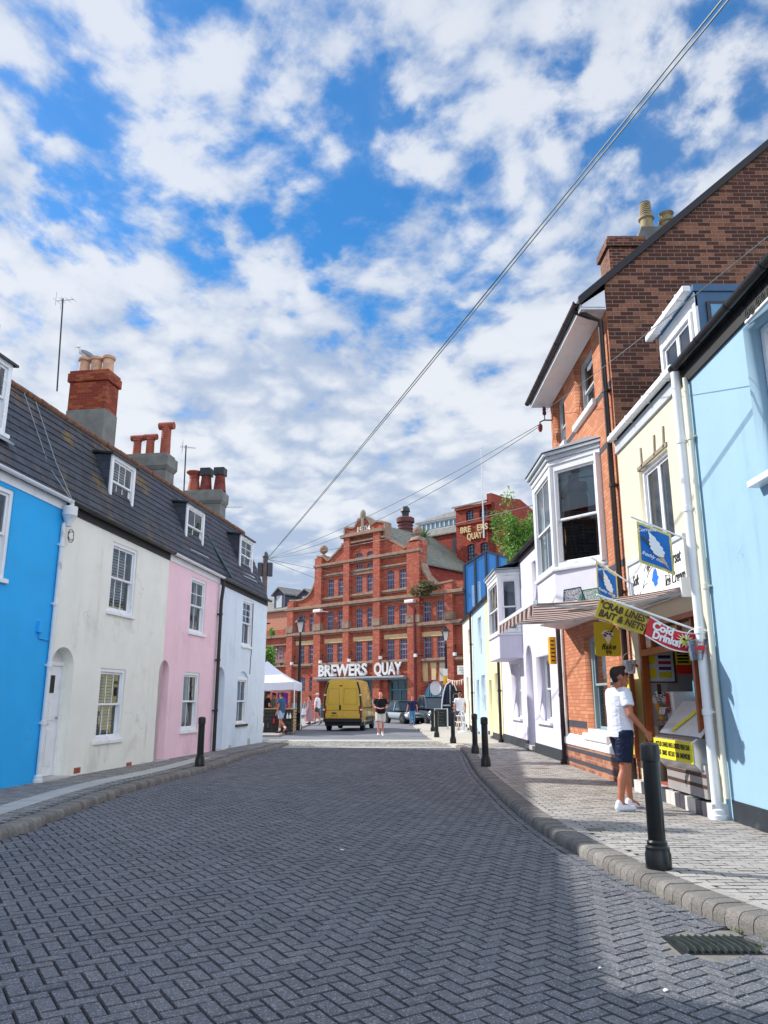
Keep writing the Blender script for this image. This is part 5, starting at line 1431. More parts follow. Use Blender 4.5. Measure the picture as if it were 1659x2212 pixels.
# flags: pole from the wall, cloth facing up the street
M['flag_blue'] = mat('blue_flag_cloth', S(20, 108, 190), .7, .12, 3.)
M['flag_edge'] = mat('faded_gold_border', S(214, 200, 120), .7, .25, 9., stain=S(200, 120, 80), stain_amt=.6, stain_scale=8.)
def flag(label, y, xw, zw, xo, zo_):
    o = root('ice_cream_flag', label, 'flag', (0, y, 0), 0, 'blue ice cream flags on the kiosk')
    g = MB(); g.tube([(xw, 0, zw), (xo - .06, 0, zo_ + .03)], .013, 8); g.lathe(xw, 0, [(.04, zw - .08), (.03, zw + .06)], 8); g.build('pole', M['upvc'], o)
    t = Vector((xo - xw, 0, zo_ - zw)); L_ = t.length; t = t / L_
    w = L_ * .62; h = .56; s0_ = L_ * .36
    def P(a, b_, dy=0.): return Vector((xw, 0, zw)) + t * (s0_ + w * a) + Vector((0, dy - .02 * sin(a * 5) * b_, -h * b_ - .02))
    g = MB(); n = 8
    for i in range(n):
        for j in range(n): g.poly([P(i / n, j / n), P((i + 1) / n, j / n), P((i + 1) / n, (j + 1) / n), P(i / n, (j + 1) / n)])
    cl = g.build('cloth', M['flag_edge'], o, smooth=60)
    g = MB(); e = .07
    k = lambda a: e + (1 - 2 * e) * a
    for sgn in (-.006, .006):
        for i in range(n):
            for j in range(n): g.poly([P(k(i / n), k(j / n), sgn), P(k((i + 1) / n), k(j / n), sgn), P(k((i + 1) / n), k((j + 1) / n), sgn), P(k(i / n), k((j + 1) / n), sgn)])
    g.build('blue_field', M['flag_blue'], cl, smooth=60)
    # a runs from the wall outwards, so the picture is read from a = 1 (left) to a = 0
    q = MB(); c = lambda a, b_: P(1 - a, b_, -.022)
    def disc(a, b_, ra, rb, dy=0.):
        q.poly([c(a + ra * cos(2 * pi * i / 14), b_ + rb * sin(2 * pi * i / 14)) + Vector((0, dy, 0)) for i in range(14)])
    for i, (a, b_, ra, rb) in enumerate(((.42, .3, .1, .07), (.46, .38, .16, .07), (.5, .47, .2, .075), (.53, .56, .21, .075), (.55, .64, .16, .06))): disc(a, b_, ra, rb, -.002 * i)
    q.poly([c(.3, .14), c(.44, .24), c(.34, .34)])
    q.build('ice_cream_swirl', M['tin'], cl)
    q = MB(); q.poly([c(.46, .66), c(.66, .62), c(.84, .93)]); q.build('cone', M['buffpot'], cl)
    q = MB(); q.poly([c(.08, .38), (c(.12, .31)), c(.36, .44), c(.33, .52)]); q.build('chocolate_stick', M['flag_dark'] if 'flag_dark' in M else M['tile_dark'], cl)
    p = c(.27, .14); text(cl, 'lettering', 'Cornelle', w * .15, (p.x, p.y - .003, p.z), M['tin'], bold=.001, ext=.001)
    p = c(.42, .77); tt = text(cl, 'lettering', 'freshly made', w * .14, (p.x, p.y - .003, p.z), M['tin'], rot=(pi / 2, RAD(26), 0), bold=.001, ext=.001, shear=.2)
    return o
flag('larger blue ice cream flag, higher up beside the white downpipe', 10.0, 4.1, 3.56, 3.38, 3.86)
flag('smaller blue ice cream flag, lower down beside the brick house corner', 12.7, 4.1, 3.40, 3.56, 3.8)

# banner pole with two banners
bp = root('banner_pole', 'slanting white pole carrying two banners above the kiosk opening', 'pole', (0, 9.96, 0))
PA, PB = Vector((4.1, 0, 2.35)), Vector((2.78, 0, 2.83))
g = MB(); g.tube([PA, PB], .016, 8); g.lathe(4.1, 0, [(.05, 2.28), (.03, 2.42)], 8); g.build('pole', M['upvc'], bp, smooth=60)
tdir = (PB - PA).normalized(); ang = atan2(-tdir.z, -tdir.x)
def banner(name, label, k0, k1, h, m, sag=0.):
    a = PA + (PB - PA) * k0; b_ = PA + (PB - PA) * k1; w = (b_ - a).length
    o = root(name, label, 'banner', (b_.x, 9.95, b_.z - .03), 0)
    o.rotation_euler = (0, atan2(b_.z - a.z, a.x - b_.x), 0)
    g = MB(); n = 10
    f = lambda i, z: (w * i / n, -.03 * sin(i * .55), -z - sag * sin(pi * i / n))
    for i in range(n): g.prism([f(i, 0), f(i + 1, 0), f(i + 1, h), f(i, h)], (0, .004, 0))
    c = g.build('cloth', m, o, smooth=50)
    return o, c, w
o, c, w = banner('crab_lines_banner', 'yellow banner reading crab lines bait and nets, at the outer end of the pole', .5, .97, .26, mat('mustard_banner', S(206, 180, 48), .6, .06))
text(c, 'lettering', '"CRAB LINES"', .125, (w / 2, -.035, -.075), M['darkwood'], bold=.004, sx=.86, shear=.15)
text(c, 'lettering', 'BAIT & NETS', .125, (w / 2, -.035, -.19), M['darkwood'], bold=.004, sx=.86, shear=.15)
o, c, w = banner('cold_drinks_banner', 'red cold drinks banner with a smiling sun, at the wall end of the pole', .03, .49, .27, mat('red_banner', S(214, 40, 52), .6, .05), .06)
g = MB(); n = 10
for z0, z1 in ((0, .018), (.252, .27)):
    f = lambda i, z: (w * i / n, -.03 * sin(i * .55) - .003, -z - .06 * sin(pi * i / n))
    for i in range(n): g.poly([f(i, z0), f(i + 1, z0), f(i + 1, z1), f(i, z1)])
g.build('white_border', M['tin'], c)
text(c, 'lettering', 'Cold', .14, (w * .3, -.034, -.115), M['tin'], bold=.006); text(c, 'lettering', 'Drinks!', .14, (w * .42, -.034, -.225), M['tin'], bold=.006, sx=.9)
sx_, sz_ = w * .78, -.16
g = MB()
for i in range(14):
    a = 2 * pi * i / 14; g.poly([(sx_ + .065 * cos(a - .13), -.037, sz_ + .055 * sin(a - .13)), (sx_ + .13 * cos(a), -.037, sz_ + .1 * sin(a)), (sx_ + .065 * cos(a + .13), -.037, sz_ + .055 * sin(a + .13))])
g.build('sun_rays', M['tin'], c)
g = MB(); g.poly([(sx_ + .07 * cos(2 * pi * i / 18), -.039, sz_ + .055 * sin(2 * pi * i / 18)) for i in range(18)]); g.build('sun_face', mat('lime_sun', S(206, 214, 70), .6), c)
g = MB()
for k in (-.026, .03): g.poly([(sx_ + k + .022 * cos(2 * pi * i / 12), -.041, sz_ + .01 + .016 * sin(2 * pi * i / 12)) for i in range(12)])
g.build('sunglasses', M['ink'], c)

# flake sign
fs = root('flake_sign', 'yellow hanging sign with a chocolate flake ice cream, beside the brick corner', 'sign', (3.52, 12.9, 2.2))
g = MB(); pts = [(.03, 0, 0), (.40, 0, 0), (.43, 0, .03), (.43, 0, .42), (.3, 0, .56), (.0, 0, .56), (.0, 0, .03)]; g.prism(pts, (0, .02, 0)); g.build('board', mat('mustard_sign', S(204, 186, 34), .5, .05), fs)
g = MB(); g.tube([(.1, .01, .6), (.62, .01, .42)], .012, 6); g.build('bracket', M['upvc'], fs)
text(fs, 'lettering', 'flake', .13, (.22, -.003, .15), M['ink'], shear=.3, bold=.003, ext=.002); text(fs, 'lettering', '99', .1, (.22, -.003, .055), M['ink'], ext=.002, bold=.002)
g = MB(); g.prism([(.22, -.004, .2), (.13, -.004, .36), (.31, -.004, .36)], (0, -.003, 0)); g.ell((.22, -.004, .37), (.1, .004, .06), 12, 6); g.build('ice_cream', M['tin'], fs)
g = MB()
for i in range(14): g.box(*(lambda x, z: (x, x + .03, -.014, -.009, z, z + .02))(.13 + rnd.random() * .15, .3 + rnd.random() * .1))
g.bar((.27, -.012, .4), (.35, -.012, .5), .045, .006); g.build('chocolate', M['darkwood'], fs)
# yellow crab sandwich board on the corner
mb_ = root('crab_menu_board', 'tall yellow fresh crab sandwiches board in a brown frame, beside the man', 'menu board', kw(-.2, -.2, .66), KA)
W, H = .64, 1.26
g = MB(); g.box(0, W, -.012, .02, 0, H); g.build('board', M['yellow'], mb_)
g = MB(); g.box(-.05, 0, -.03, .03, -.05, H + .05); g.box(W, W + .05, -.03, .03, -.05, H + .05); g.box(0, W, -.03, .03, -.05, 0); g.box(0, W, -.03, .03, H, H + .05); g.build('frame', mat('brown_frame', S(130, 62, 34), .4, .15, 8.), mb_, bevel=.006)
for s, z, h in (('FRESH CRAB', 1.2, .085), ('SANDWICHES', 1.11, .085), ('£4.50', .84, .08), ('BUCKETS', .7, .085), ('£1.50', .6, .07), ('NETS', .33, .085), ('CRAB LINES', .13, .085), ('CRAB BAIT', .05, .085)):
    text(mb_, 'lettering', s, h, (W / 2, -.013, z), M['ink'], sx=.88, ext=.001, bold=.001)
g = MB()
for z in (.76, .4):
    for i in range(16): g.bar((.02 + i * .0375, -.014, z + .008 * (i % 2)), (.02 + (i + 1) * .0375, -.014, z + .008 * ((i + 1) % 2)), .006, .003)
g.build('wavy_line', M['ink'], mb_)
M['crab'] = mat('crab_red', S(140, 24, 40), .5, .2, 20.)
g = MB(); g.ell((.33, -.014, .97), (.13, .004, .075), 14, 8)
for s in (-1, 1):
    for k in range(4): g.tube([(.33 + s * .1, -.015, .98 - k * .03), (.33 + s * .2, -.015, 1.02 - k * .035), (.33 + s * .24, -.015, .96 - k * .04)], .007, 5)
    g.tube([(.33 + s * .08, -.015, 1.03), (.33 + s * .15, -.015, 1.07), (.33 + s * .1, -.015, 1.09)], .012, 5)
g.build('crab', M['crab'], mb_)
g = MB(); g.prism([(.25, -.014, .44), (.41, -.014, .44), (.44, -.014, .56), (.22, -.014, .56)], (0, -.004, 0)); g.build('bucket_picture', M['red'], mb_)
g = MB()
for k in range(3): g.tube([(.2 + k * .02, -.015, .2), (.42 + k * .02, -.015, .31)], .005, 5)
g.ell((.47, -.015, .33), (.06, .003, .04), 10, 6); g.build('net_picture', M['greywhite'], mb_)
# hanging buckets
def bucket(name, label, loc, r, h, m, cord):
    o = root(name, label, 'bucket', loc)
    g = MB(); g.lathe(0, 0, [(r * .72, 0), (r, h), (r * 1.06, h), (r * 1.06, h - .015), (r * .97, h - .015), (r * .7, .006)], 18); b_ = g.build('pail', m, o, smooth=40)
    g = MB(); g.tube([(r * cos(a), 0, h + r * 1.1 * sin(a)) for a in [pi * i / 10 for i in range(11)]], .005, 5); g.tube([(0, 0, h + r * 1.1), (0, 0, h + cord)], .005, 5); g.build('handle', M['upvc'], o)
    return o
o = bucket('crab_bucket', 'white crab bucket with black writing hanging in front of the yellow board', (3.93, 12.45, 1.9), .105, .21, mat('white_bucket', S(220, 222, 232), .4, .04), .5)
for i in range(4):
    q = text(o, 'lettering', ('SEA', 'CRAB', 'LINE', 'SET')[i], .05, (-.035, -.1, .175 - i * .042), M['ink'], ext=.001, sx=1.2)
g = MB(); g.poly([(.05, -.098, .12), (.085, -.094, .155), (.11, -.088, .12), (.085, -.09, .085)]); g.build('red_badge', M['red'], o)
o = bucket('crab_bucket', 'clear crab bucket with a red crab print hanging by the downpipe', (3.98, 9.85, 1.98), .125, .26, glassmat('clear_plastic', (.86, .9, .95, 1), 1., .25, .2), .18)
g = MB(); g.ell((0, -.125, .15), (.05, .004, .035), 12, 6)
for s in (-1, 1):
    for k in range(3): g.tube([(s * .04, -.126, .15 - k * .015), (s * .075, -.122, .165 - k * .02)], .004, 5)
g.build('crab', M['red'], o)
for z in (.215, .09): text(o, 'lettering', 'CRAB' if z > .1 else 'BUCKET', .04, (0, -.127, z), M['red'], ext=.001)
# crab nets lying on the awning
def netmat(name, c):
    m, t, b = newmat(name); tc = t.n('ShaderNodeTexCoord'); v = t.n('ShaderNodeTexVoronoi'); v.feature = 'DISTANCE_TO_EDGE'; v.inputs['Scale'].default_value = 55.; t.l(tc.outputs['Object'], v.inputs['Vector'])
    b.inputs['Base Color'].default_value = c; t.l(t.math('LESS_THAN', v.outputs['Distance'], .14), b.inputs['Alpha']); return m
def crabnet(label, loc, yaw, c, ln):
    o = root('crab_net', label, 'fishing net', loc, yaw, 'crab nets on the awning')
    m = mat('net_rim', mul(c, .7), .5)
    hoop = [(-.16, 0, .02), (-.14, 0, .26), (.1, 0, .3), (.16, 0, .1), (.1, 0, .0), (-.16, 0, .02)]
    g = MB(); g.tube(hoop, .012, 6); g.build('hoop', m, o)
    g = MB(); g.tube([(.16, 0, .1), (.16 + ln, .1, -.06)], .012, 6); g.build('handle', m, o)
    g = MB(); n = 8
    for k in range(4):
        for (p, q) in zip(hoop, hoop[1:]):
            f = lambda P, kk: (P[0] * (1 - .2 * kk) , .34 * kk, P[2] * (1 - .5 * kk) + .0)
            g.poly([f(p, k / 4), f(q, k / 4), f(q, (k + 1) / 4), f(p, (k + 1) / 4)])
    g.build('mesh_bag', netmat('net_%d' % len(bpy.data.materials), c), o)
crabnet('dark blue crab net lying on the striped awning', (2.82, 11.3, 2.82), RAD(-8), S(30, 70, 96), .5)
crabnet('green crab net lying on the awning behind the blue one', (3.14, 11.5, 2.84), RAD(6), S(70, 170, 120), .45)
# small signs on the brick front
g = MB(); g.box(0, .28, -.015, 0, 0, .32); o = g.build('notice_board', M['blackmatt'], None, loc=RF(17.9).w(3.62, -.005, 1.62), rot=(0, 0, KA)); tag(o, 'small black notice with white lettering on the brick wall behind the man', 'notice')
for s, z in (('LARGE', .22), ('MUGS', .09)): text(o, 'lettering', s, .1, (.14, -.017, z), M['tin'], ext=.001, sx=.85)
o = root('yellow_sign_box', 'narrow yellow sign box fixed on the dark downpipe of the lavender house', 'sign', RF(27.5).w(9.42, -.2, 2.3), KA)
g = MB(); g.box(-.1, .1, -.1, .05, 0, .62); g.build('case', mat('amber_sign', S(236, 176, 30), .5, .06), o, bevel=.01)
g = MB()
for i in range(6): g.box(.1, .104, -.075, .0 + rnd.uniform(0, .03), .06 + i * .09, .09 + i * .09)
g.build('worn_lettering', M['ink'], o)

# stock on the dark back shelves of the kiosk
sh_ = root('back_shelf', 'dark shelf unit of jars and tubs at the back of the kiosk', 'shelves', kw(1.7, 1.55, .28), KA)
g = MB()
for z in (1.15, 1.5, 1.85): g.box(-1.2, 1.2, -.28, 0, z, z + .02)
g.build('shelf', M['darkwood'], sh_); r_ = random.Random(8)
cm = [mat('stock_%d' % i, c, .5, .2, 12.) for i, c in enumerate((S(190, 60, 60), S(214, 196, 90), S(90, 130, 170), S(220, 214, 205), S(150, 96, 60)))]
for z in (1.17, 1.52, 1.87):
    x = -1.12
    while x < 1.1:
        w = r_.uniform(.05, .11); hh = r_.uniform(.12, .28); g = MB(); g.lathe(x + w / 2, -.16, [(w * .45, z), (w * .48, z + hh * .8), (w * .3, z + hh * .85), (w * .3, z + hh)], 10); g.build('jar', cm[r_.randrange(5)], sh_, smooth=40); x += w + r_.uniform(.01, .08)
# ------------------------------------------------------------------ the red brick brewery across the square
q_ = .8641
z5 = lambda x, y: ((640 + x * .1929) * q_, (1250 + y * .1929) * q_)
z6 = lambda x, y: ((900 + x * .2652) * q_, (1200 + y * .2652) * q_)
z7 = lambda x, y: ((640 + x * .1929) * q_, (1550 + y * .1929) * q_)
z8 = lambda x, y: ((900 + x * .217) * q_, (1550 + y * .217) * q_)
BA = atan2(-1, 1.112)
B = Fr(5.8, 58., BA)
bpx = lambda uv, off=0.: B.px(uv[0], uv[1], off)
M['brew'] = brickmat('red_brewery_brick', S(178, 84, 64), S(148, 64, 50), S(200, 112, 88), S(176, 116, 96), 'x', .26, .09, .012, dark=.4, soot=S(116, 60, 52), soot_amt=.5)
M['brew_d'] = brickmat('dark_red_tower_brick', S(158, 66, 52), S(136, 54, 46), S(176, 86, 66), S(120, 64, 54), 'x', .24, .08, .008, dark=.4, soot=S(90, 44, 40), soot_amt=.4)
M['brew_y'] = brickmat('dark_red_side_brick', S(158, 66, 52), S(136, 54, 46), S(176, 86, 66), S(120, 64, 54), 'y', .24, .08, .008, dark=.4, soot=S(90, 44, 40), soot_amt=.4)
M['band'] = mat('stone_string_course', S(150, 124, 106), .85, .2, 3., bump=.3, stain=S(84, 74, 66), stain_amt=.8, stain_scale=1.2)
M['buffstone'] = mat('buff_stone', S(214, 188, 140), .85, .1, 3.)
M['greystone'] = brickmat('grey_plinth_stone', S(120, 124, 128), S(98, 102, 108), S(140, 142, 142), S(86, 88, 90), 'x', .5, .25, .02)
M['brew_glass'] = mat('dim_reflecting_pane', S(58, 66, 104), .06, .35, 1.2, spec=.9)
M['teal'] = mat('teal_shopfront_paint', S(74, 132, 140), .4, .08)
M['skyblue_paint'] = mat('pale_blue_joinery', S(120, 190, 222), .45, .05)
M['slate_far'] = slatemat('grey_roof_slate', S(128, 128, 124), S(120, 120, 80), .4)
M['slate_far_y'] = slatemat('grey_roof_slate_side', S(120, 122, 112), S(110, 112, 70), .5, axis='y')
bw = root('brewery_building', 'red brick brewery with curved gable, dated 1904, across the square', 'brewery', (5.8, 58., 0), BA)
# outline of the show front, measured corner by corner
sL = bpx((626, 1400))[0]; sR = bpx((1004, 1350))[0]
pts = [(sL, 0)]
lst = [z5(440, 1312), z5(500, 1312), z5(560, 1310), z5(620, 1296), z5(670, 1262), z5(710, 1215), z5(745, 1150), z5(775, 1075), z5(790, 1000), z5(796, 742), z5(880, 738), z5(905, 768), z5(935, 797), z5(965, 775),
       z5(1155, 572), z5(1155, 375), z5(1190, 362), z5(1240, 372), z5(1285, 365), z5(1310, 310), z5(1335, 258), z5(1362, 248), z5(1385, 226), z5(1400, 222), z5(1432, 240), z5(1460, 262), z5(1490, 305), z5(1505, 332), z5(1530, 308), z5(1565, 285), z5(1640, 290),
       z6(237, 410), z6(235, 545), z6(330, 592), z6(425, 648), z6(450, 620), z6(465, 580), z6(585, 570), z6(575, 790), z6(600, 865), z6(640, 925), z6(690, 975), z6(730, 985), z6(800, 972), z6(880, 955)]
pts += [bpx(p) for p in lst]
zc = bpx(z6(900, 955))[1]
pts += [(sR, zc), (sR, 0)]
WIN = []                                            # (s0, s1, z0, z1, arch)
def bwin(p0, p1):
    a = bpx(p0); b_ = bpx(p1); return a[0], b_[0], b_[1], a[1]
colB = [(706, 720.6), (728.9, 744.7)]; colC = [(768, 783), (792, 807.5)]; colD = [(835, 852), (862, 879.8)]; colA = [(644.7, 658.9), (668, 681.4)]; colE = [(914, 931), (942.7, 961)]
def zlev(u, v): return B.px(u, v)[1]
R3 = (zlev(735, 1287), zlev(735, 1249)); R2 = (zlev(735, 1360.2), zlev(735, 1319.3)); R1 = (zlev(735, 1431), zlev(735, 1388.5))
rows = {3: R3, 2: R2, 1: R1}
for cols_, rr in ((colA, (2, 1)), (colB, (3, 2, 1)), (colC, (2, 1)), (colD, (3, 2, 1)), (colE, (2, 1))):
    for (ua, ub) in cols_:
        a, b_ = B.px(ua, 1340)[0], B.px(ub, 1340)[0]
        for r in rr: WIN.append((a, b_, rows[r][0], rows[r][1]))
for (ua, ub) in colC:
    a, b_ = B.px(ua, 1240)[0], B.px(ub, 1240)[0]
    for v0, v1 in ((1277.6, 1240), (1235, 1215), (1208.5, 1190)): WIN.append((a, b_, zlev(799.7, v0), zlev(799.7, v1)))
for (ua, ub) in colA:
    a, b_ = B.px(ua, 1470)[0], B.px(ub, 1470)[0]; WIN.append((a, b_, zlev(669.7, 1494.3), zlev(669.7, 1461.9)))
shops = []
for ua, ub in ((699, 742), (757, 805), (836.7, 882.7)):
    shops.append((B.px(ua, 1490)[0], B.px(ub, 1490)[0], .1, zlev(860, 1468)))
ar = (B.px(912.7, 1500)[0], B.px(964, 1500)[0], .05, zlev(938, 1470))
holes = [arched(a, b_, c, d, .14, 5) for a, b_, c, d in WIN] + [rect(*s) for s in shops] + [arched(*ar, 1.0)]
wall(bw, 'front_wall', pts, holes, .7, M['brew'])
# windows: one of each size, copied
cache = {}
M['brew_frame'] = mat('plum_grey_window_paint', S(146, 134, 146), .5, .1)
def brew_window(s0, s1, z0, z1):
    w, h = s1 - s0, z1 - z0; key = (round(w, 1), round(h, 1))
    if key in cache:
        c = copy_tree(cache[key], bw); c.location = (s0, .09, z0); return c
    b = MB(); fw = .07
    b.box(0, fw, 0, .1, 0, h); b.box(w - fw, w, 0, .1, 0, h); b.box(fw, w - fw, 0, .1, 0, fw); b.box(fw, w - fw, 0, .1, h - fw, h)
    n = 3
    for i in range(1, n): b.box(w * i / n - .022, w * i / n + .022, .01, .06, fw, h - fw)
    m = max(2, int(round(h / .42)))
    for i in range(1, m):
        t = .05 if i in (m // 2, m - 1) else .02
        b.box(fw, w - fw, .008, .062, h * i / m - t, h * i / m + t)
    o = b.build('window', M['brew_frame'], bw, loc=(s0, .09, z0))
    g = MB(); g.poly([(fw, .05, fw), (w - fw, .05, fw), (w - fw, .05, h - fw), (fw, .05, h - fw)]); g.build('pane', M['brew_glass'], o)
    cache[key] = o; return o
for a in WIN: brew_window(*a)
# string courses, cornices, sills
def course(u0, u1, u, v, h, p, name='string_course', m=None):
    a, b_ = B.px(u0, v)[0], B.px(u1, v)[0]; z = B.px(u, v)[1]
    g = MB(); g.box(a, b_, -p, -.001, z - h / 2, z + h / 2); g.box(a, b_, -p * .6, -.001, z - h / 2 - .12, z - h / 2 - .002); g.build(name, m or M['band'], bw, bevel=.02)
course(684, 913, 735, 1217, .22, .42); course(684, 913, 736, 1239, .14, .2); course(684, 913, 736.5, 1290, .18, .25)
course(623, 1006, 736.5, 1305.5, .26, .42); course(623, 1006, 736.5, 1363.5, .26, .4); course(623, 1006, 736.5, 1433.5, .2, .3)
g = MB(); cx0, cx1 = bpx(z5(1135, 480))[0], bpx(z6(245, 470))[0]; zz = bpx(z5(1400, 440))[1]
g.box(cx0, cx1, -.5, -.001, zz - .14, zz + .14); zz2 = bpx(z5(1400, 530))[1]; g.box(cx0, cx1, -.3, -.001, zz2 - .09, zz2 + .09); zz3 = bpx(z5(1480, 935))[1]; a, b_ = B.px(764, 1240)[0], B.px(812, 1240)[0]; g.box(a, b_, -.12, -.001, zz3 - .1, zz3 + .1)
g.build('gable_cornice', M['band'], bw, bevel=.02)
# coping that follows the curved gable
g = MB(); cp = [bpx(p) for p in lst]
for p, q in zip(cp, cp[1:]):
    if abs(p[0] - q[0]) < .25 and abs(p[1] - q[1]) > 1.5:
        g.build('coping', M['band'], bw); g = MB(); continue
    g.bar((p[0], .3, p[1] + .06), (q[0], .3, q[1] + .06), .85, .16, up=(0, 0, 1))
g.build('coping', M['band'], bw)
# pilasters
pil = []
for ua, ub, v, zt in ((624.7, 637, 1400, bpx(z5(470, 1330))[1]), (684.7, 699, 1300, bpx(z5(840, 760))[1]), (747, 759.5, 1300, bpx(z5(1195, 500))[1]), (811.5, 826, 1300, bpx(z6(190, 480))[1]), (885, 911.8, 1300, bpx(z6(525, 590))[1]), (968, 985, 1400, bpx(z6(860, 980))[1])):
    a, b_ = B.px(ua, v)[0], B.px(ub, v)[0]
    g = MB(); g.box(a, b_, -.36, -.0015, .02, zt); g.build('pilaster', M['brew'], bw)
    z1 = zlev(736.5, 1363); g = MB(); g.box(a - .05, b_ + .05, -.44, -.0, z1 + .16, z1 + .75); g.build('pilaster_block', M['band'], bw)
# big round arch over the middle attic windows
a, b_ = B.px(760, 1200)[0], B.px(811, 1200)[0]; zt = zlev(790, 1180); g = MB(); n = 14; R_ = (b_ - a) / 2
for i in range(n):
    t0, t1 = pi * i / n, pi * (i + 1) / n
    f = lambda t, r: ((a + b_) / 2 + (R_ + r) * cos(t), -.1, zt - R_ * .42 + (R_ * .5 + r) * sin(t))
    g.prism([f(t0, 0), f(t1, 0), f(t1, .28), f(t0, .28)], (0, .099, 0))
g.build('attic_arch', M['brew_d'], bw)
# buff stone window heads on the first floor
z1 = R1[1]; g = MB()
for ua, ub in ((640, 686), (702, 747), (764, 811), (831, 884), (910, 965)): g.box(B.px(ua, 1390)[0], B.px(ub, 1390)[0], -.06, -.001, z1 + .02, z1 + .38)
g.build('window_heads', M['buffstone'], bw)
# ball finials, gable date, shoulder chimney
for u, v, v2 in (((690, 1216, 0)), (900, 1204, 0)):
    pass
g = MB(); s, z = bpx(z5(845, 738)); g.lathe(s, .3, [(.3, z), (.3, z + .15), (.12, z + .25), (.12, z + .35)], 12); g.ell((s, .3, z + .72), .4, 14, 10); g.build('ball_finial', M['band'], bw, smooth=50)
g = MB(); s, z = bpx(z6(525, 572)); g.lathe(s, .3, [(.7, z), (.6, z + .25), (.2, z + .4), (.2, z + .5)], 12); g.ell((s, .3, z + .85), .42, 14, 10); g.build('ball_finial', M['band'], bw, smooth=50)
s1, z1 = bpx(z5(1345, 390)); s2, z2 = bpx(z5(1445, 375)); zz = (z1 + z2) / 2
text(bw, 'date', '19', .75, (s1, -.03, zz), M['tin'], bold=.01, ext=.03); text(bw, 'date', '04', .75, (s2, -.03, zz), M['tin'], bold=.01, ext=.03)
g = MB(); s, z = bpx(z5(1395, 330)); g.box(s - .14, s + .14, -.2, -.001, z - .8, z + 1.3); g.ell((s, -.1, z + 1.0), (.3, .2, .4), 10, 8); g.build('gable_ornament', M['stone'], bw)
# company lettering over the shopfronts
a, b_ = B.px(695.5, 1450)[0], B.px(874.5, 1445)[0]; zl, zh = zlev(785, 1460.5), zlev(785, 1435.5)
for tx, ua, ub in (('BREWERS', 695.5, 800), ('QUAY', 815, 874.5)):
    a, b_ = B.px(ua, 1450)[0], B.px(ub, 1447)[0]
    t_ = text(bw, 'company_lettering', tx, (zh - zl) / .72, ((a + b_) / 2, -.42, (zl + zh) / 2), M['offwhite'], bold=.045, ext=.05)
    xs = [v.co.x for v in t_.data.vertices]; k = (b_ - a) / (max(xs) - min(xs))
    for v in t_.data.vertices: v.co.x *= k
course(690, 884, 736.5, 1465.5, .16, .7, 'shop_ledge', M['lead'])
g = MB(); zz = zlev(690, 1519); g.box(sL - 9, B.px(699, 1520)[0], -.3, -.002, -.1, zz); g.box(B.px(742, 1520)[0], B.px(757, 1520)[0], -.3, -.002, -.1, zz); g.box(B.px(805, 1520)[0], B.px(836, 1520)[0], -.3, -.002, -.1, zz); g.box(B.px(883, 1520)[0], ar[0], -.3, -.002, -.1, zz); g.build('plinth', M['greystone'], bw)
# shopfronts
for s in shops:
    w, h = s[1] - s[0], s[3] - s[2]; b = MB()
    b.box(0, .12, 0, .1, 0, h); b.box(w - .12, w, 0, .1, 0, h); b.box(0, w, 0, .1, h * .98 - .1, h); b.box(.12, w - .12, 0, .1, h * .72, h * .72 + .1); b.box(.12, w - .12, 0, .1, 0, .6)
    for x in (.36, .68): b.box(w * x - .04, w * x + .04, 0, .1, h * .72, h)
    b.box(w * .5 - .04, w * .5 + .04, 0, .1, .6, h * .72)
    o = b.build('shopfront', M['teal'], bw, loc=(s[0], .3, s[2]))
    g = MB(); g.poly([(.1, .06, .5), (w - .1, .06, .5), (w - .1, .06, h), (.1, .06, h)]); g.build('pane', mat('dark_shop_glass', S(40, 70, 80), .05, .4, .8, spec=.9), o)
    g = MB()
    for i in range(12): g.poly([(.2 + i * (w - .4) / 12, .05 - .01 * (i % 2), .7), (.2 + (i + 1) * (w - .4) / 12, .05 - .01 * ((i + 1) % 2), .7), (.2 + (i + 1) * (w - .4) / 12, .05 - .01 * ((i + 1) % 2), h * .45), (.2 + i * (w - .4) / 12, .05 - .01 * (i % 2), h * .45)])
    g.build('half_curtain', mat('sea_green_curtain', S(120, 176, 172), .8, .15, 4.), o)
# pale blue arched doorway with striped keystones
w, h = ar[1] - ar[0], ar[3] - ar[2]
dg = MB(); dg.box(ar[0], ar[1], .3, .4, 0, h - 1.3); d_ = dg.build('doorway', mat('blue_fascia', S(70, 140, 170), .5, .08), bw)
g = MB(); g.prism([(x, .28, z) for x, z in arched(ar[0] + .02, ar[1] - .02, h - 1.2, ar[3] - .05, .95)], (0, .12, 0)); g.build('fanlight_panel', M['skyblue_paint'], d_)
g = MB(); g.tube([((ar[0] + ar[1]) / 2, .28, h - .5), ((ar[0] + ar[1]) / 2, .15, h - .5)], .55, 20); g.build('roundel', M['tin'], d_)
for i in range(3):
    x0 = ar[0] + w * (.16 + i * .25); b = MB(); ww, hh = w * .22, 2.7
    b.box(x0, x0 + .1, .22, .3, 0, hh); b.box(x0 + ww - .1, x0 + ww, .22, .3, 0, hh); b.box(x0, x0 + ww, .22, .3, hh - .1, hh); b.box(x0, x0 + ww, .22, .3, 0, 1.3); b.box(x0 + ww / 2 - .04, x0 + ww / 2 + .04, .22, .3, 1.3, hh); b.box(x0, x0 + ww, .22, .3, 1.95, 2.03)
    dd = b.build('door', M['skyblue_paint'], bw)
    g = MB(); g.poly([(x0 + .05, .26, 1.3), (x0 + ww - .05, .26, 1.3), (x0 + ww - .05, .26, hh), (x0 + .05, .26, hh)]); g.build('pane', M['blackmatt'], dd)
